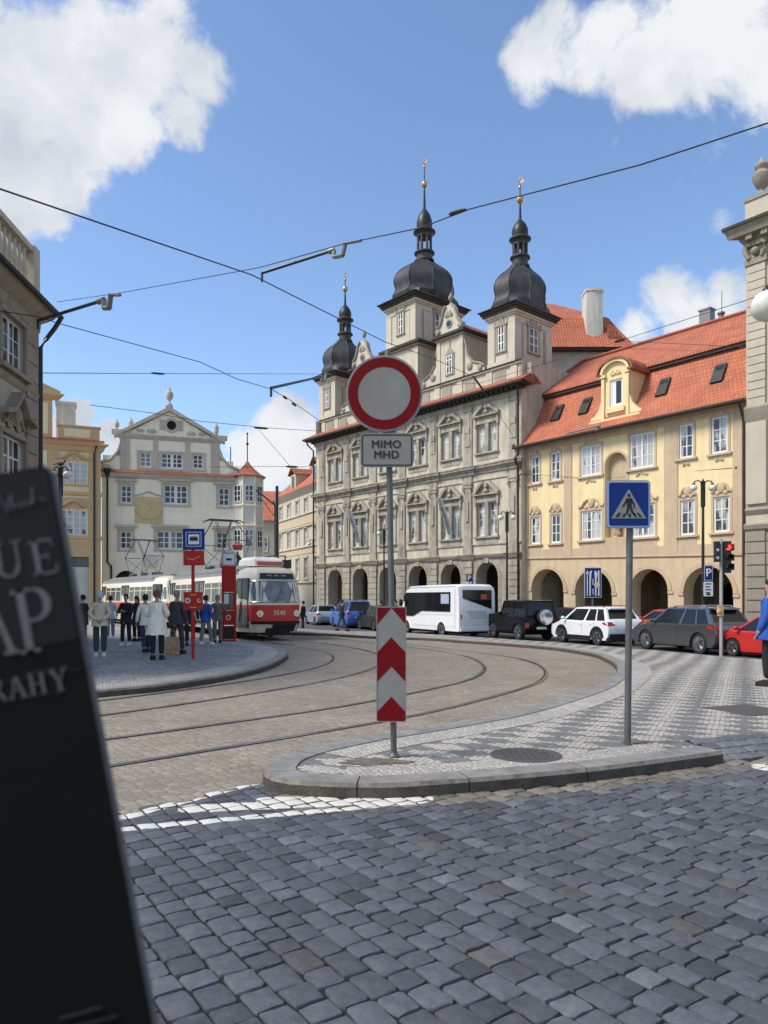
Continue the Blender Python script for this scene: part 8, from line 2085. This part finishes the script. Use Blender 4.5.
# ---------------------------------------------------------------- sky, sun, camera
w = bpy.data.worlds.new('World'); scene.world = w; w.use_nodes = True; nt = w.node_tree; L = nt.links
bg = nt.nodes['Background']
SUN_EL, SUN_AZ = R(50), math.atan2(-.95, -.31)       # azimuth measured from +Y towards +X
sky = nd(nt, 'ShaderNodeTexSky', sky_type='NISHITA'); sky.sun_disc = False; sky.sun_elevation = SUN_EL; sky.sun_rotation = SUN_AZ
sky.altitude = 200; sky.air_density = 1.0; sky.dust_density = .35; sky.ozone_density = 1.5
STR = .15
bg.inputs['Strength'].default_value = STR
tc = nd(nt, 'ShaderNodeTexCoord')
blobs = [(10,40,80),(80,30,80),(150,45,62),(195,75,34),(180,112,30),(120,105,45),(60,110,55),(15,150,48),(55,175,32),(15,205,36),(50,222,18),
         (545,55,32),(590,42,40),(640,48,42),(700,38,46),(755,30,48),(800,35,58),(560,18,24),(670,78,24),
         (690,318,34),(640,326,24),(735,305,36),(780,310,50),(665,300,26),
         (285,430,36),(255,462,40),(300,468,38),(232,440,18),(75,415,16),(108,436,14),(60,435,22)]
cur = None
for px, py, r in blobs:
    d = Vector(((px-CX)/F, 1, (HY-py)/F)); d.normalize(); ra = math.atan(r/F)*.92
    dp = nd(nt, 'ShaderNodeVectorMath', operation='DOT_PRODUCT'); L.new(tc.outputs['Generated'], dp.inputs[0]); dp.inputs[1].default_value = d
    k = 2/(ra*ra)
    ma = nd(nt, 'ShaderNodeMath', operation='MULTIPLY_ADD'); L.new(dp.outputs['Value'], ma.inputs[0]); ma.inputs[1].default_value = k; ma.inputs[2].default_value = 1-k
    if cur is None: cur = ma
    else:
        mx = nd(nt, 'ShaderNodeMath', operation='SMOOTH_MAX'); mx.inputs[2].default_value = .35; L.new(cur.outputs[0], mx.inputs[0]); L.new(ma.outputs[0], mx.inputs[1]); cur = mx
# cloud field for the rest of the sky (behind the camera and overhead)
sp = nd(nt, 'ShaderNodeSeparateXYZ'); L.new(tc.outputs['Generated'], sp.inputs[0])
n0 = nd(nt, 'ShaderNodeTexNoise'); n0.inputs['Scale'].default_value = 2.1; n0.inputs['Detail'].default_value = 4; L.new(tc.outputs['Generated'], n0.inputs['Vector'])
bk = nd(nt, 'ShaderNodeMapRange'); bk.inputs['From Min'].default_value = .48; bk.inputs['From Max'].default_value = .60; bk.inputs['To Min'].default_value = -1.5; bk.inputs['To Max'].default_value = .8; L.new(n0.outputs['Fac'], bk.inputs['Value'])
mk = nd(nt, 'ShaderNodeMapRange'); mk.inputs['From Min'].default_value = .45; mk.inputs['From Max'].default_value = .30; mk.inputs['To Min'].default_value = -1.6; mk.inputs['To Max'].default_value = 0; L.new(sp.outputs['Y'], mk.inputs['Value'])
ab = nd(nt, 'ShaderNodeMath', operation='ADD'); L.new(bk.outputs[0], ab.inputs[0]); L.new(mk.outputs[0], ab.inputs[1])
fm = nd(nt, 'ShaderNodeMath', operation='MAXIMUM'); L.new(cur.outputs[0], fm.inputs[0]); L.new(ab.outputs[0], fm.inputs[1])
cl = nd(nt, 'ShaderNodeClamp'); cl.inputs['Min'].default_value = -1.3; cl.inputs['Max'].default_value = 1.0; L.new(fm.outputs[0], cl.inputs['Value'])
n1 = nd(nt, 'ShaderNodeTexNoise'); n1.inputs['Scale'].default_value = 9; n1.inputs['Detail'].default_value = 10; n1.inputs['Roughness'].default_value = .60; n1.inputs['Distortion'].default_value = .25; L.new(tc.outputs['Generated'], n1.inputs['Vector'])
s1 = nd(nt, 'ShaderNodeMath', operation='MULTIPLY_ADD'); L.new(n1.outputs['Fac'], s1.inputs[0]); s1.inputs[1].default_value = 6.0; s1.inputs[2].default_value = -3.05
su = nd(nt, 'ShaderNodeMath', operation='ADD'); L.new(s1.outputs[0], su.inputs[0]); L.new(cl.outputs[0], su.inputs[1])
mr = nd(nt, 'ShaderNodeMapRange', interpolation_type='SMOOTHSTEP'); mr.inputs['From Min'].default_value = -.25; mr.inputs['From Max'].default_value = .75; L.new(su.outputs[0], mr.inputs['Value'])
n2 = nd(nt, 'ShaderNodeTexNoise'); n2.inputs['Scale'].default_value = 6.5; n2.inputs['Detail'].default_value = 8; n2.inputs['Roughness'].default_value = .55
mp = nd(nt, 'ShaderNodeMapping'); mp.inputs['Location'].default_value = (.03, .4, .05); L.new(tc.outputs['Generated'], mp.inputs['Vector']); L.new(mp.outputs[0], n2.inputs['Vector'])
cr = nd(nt, 'ShaderNodeValToRGB'); el = cr.color_ramp.elements
CB = 1/STR
el[0].position = .36; el[0].color = (.42*CB,.455*CB,.51*CB,1); el[1].position = .58; el[1].color = (.62*CB,.635*CB,.655*CB,1)
L.new(n2.outputs['Fac'], cr.inputs['Fac'])
tint = nd(nt, 'ShaderNodeMix', data_type='RGBA', blend_type='MULTIPLY'); tint.inputs['Factor'].default_value = 1; tint.inputs['B'].default_value = (.95,1.0,1.06,1); L.new(sky.outputs[0], tint.inputs['A'])
mix = nd(nt, 'ShaderNodeMix', data_type='RGBA'); L.new(mr.outputs[0], mix.inputs['Factor']); L.new(tint.outputs['Result'], mix.inputs['A']); L.new(cr.outputs['Color'], mix.inputs['B'])
L.new(mix.outputs['Result'], bg.inputs['Color'])

sun = bpy.data.lights.new('sun', 'SUN'); sun.energy = 3.1; sun.angle = R(20); sun.color = (1, .93, .82)
so = bpy.data.objects.new('sun', sun); COL.objects.link(so)
sd = Vector((math.sin(SUN_AZ)*math.cos(SUN_EL), math.cos(SUN_AZ)*math.cos(SUN_EL), math.sin(SUN_EL)))
so.rotation_euler = sd.to_track_quat('Z', 'Y').to_euler()

cam = bpy.data.cameras.new('camera'); co = bpy.data.objects.new('camera', cam); COL.objects.link(co)
co.location = (0, 0, CAMZ); co.rotation_euler = (R(90), 0, 0)
cam.sensor_width = 36; cam.sensor_fit = 'AUTO'; cam.lens = 36*F/1024; cam.shift_y = (HY-512)/1024
cam.clip_start = .05; cam.clip_end = 3000
cam.dof.use_dof = True; cam.dof.focus_distance = 9; cam.dof.aperture_fstop = 10
scene.camera = co
scene.view_settings.view_transform = 'Standard'; scene.view_settings.look = 'None'; scene.view_settings.gamma = 1
scene.view_settings.exposure = .5
scene.render.engine = 'CYCLES'
scene.cycles.max_bounces = 6; scene.cycles.diffuse_bounces = 3; scene.cycles.glossy_bounces = 3; scene.cycles.transmission_bounces = 4
scene.cycles.use_denoising = True
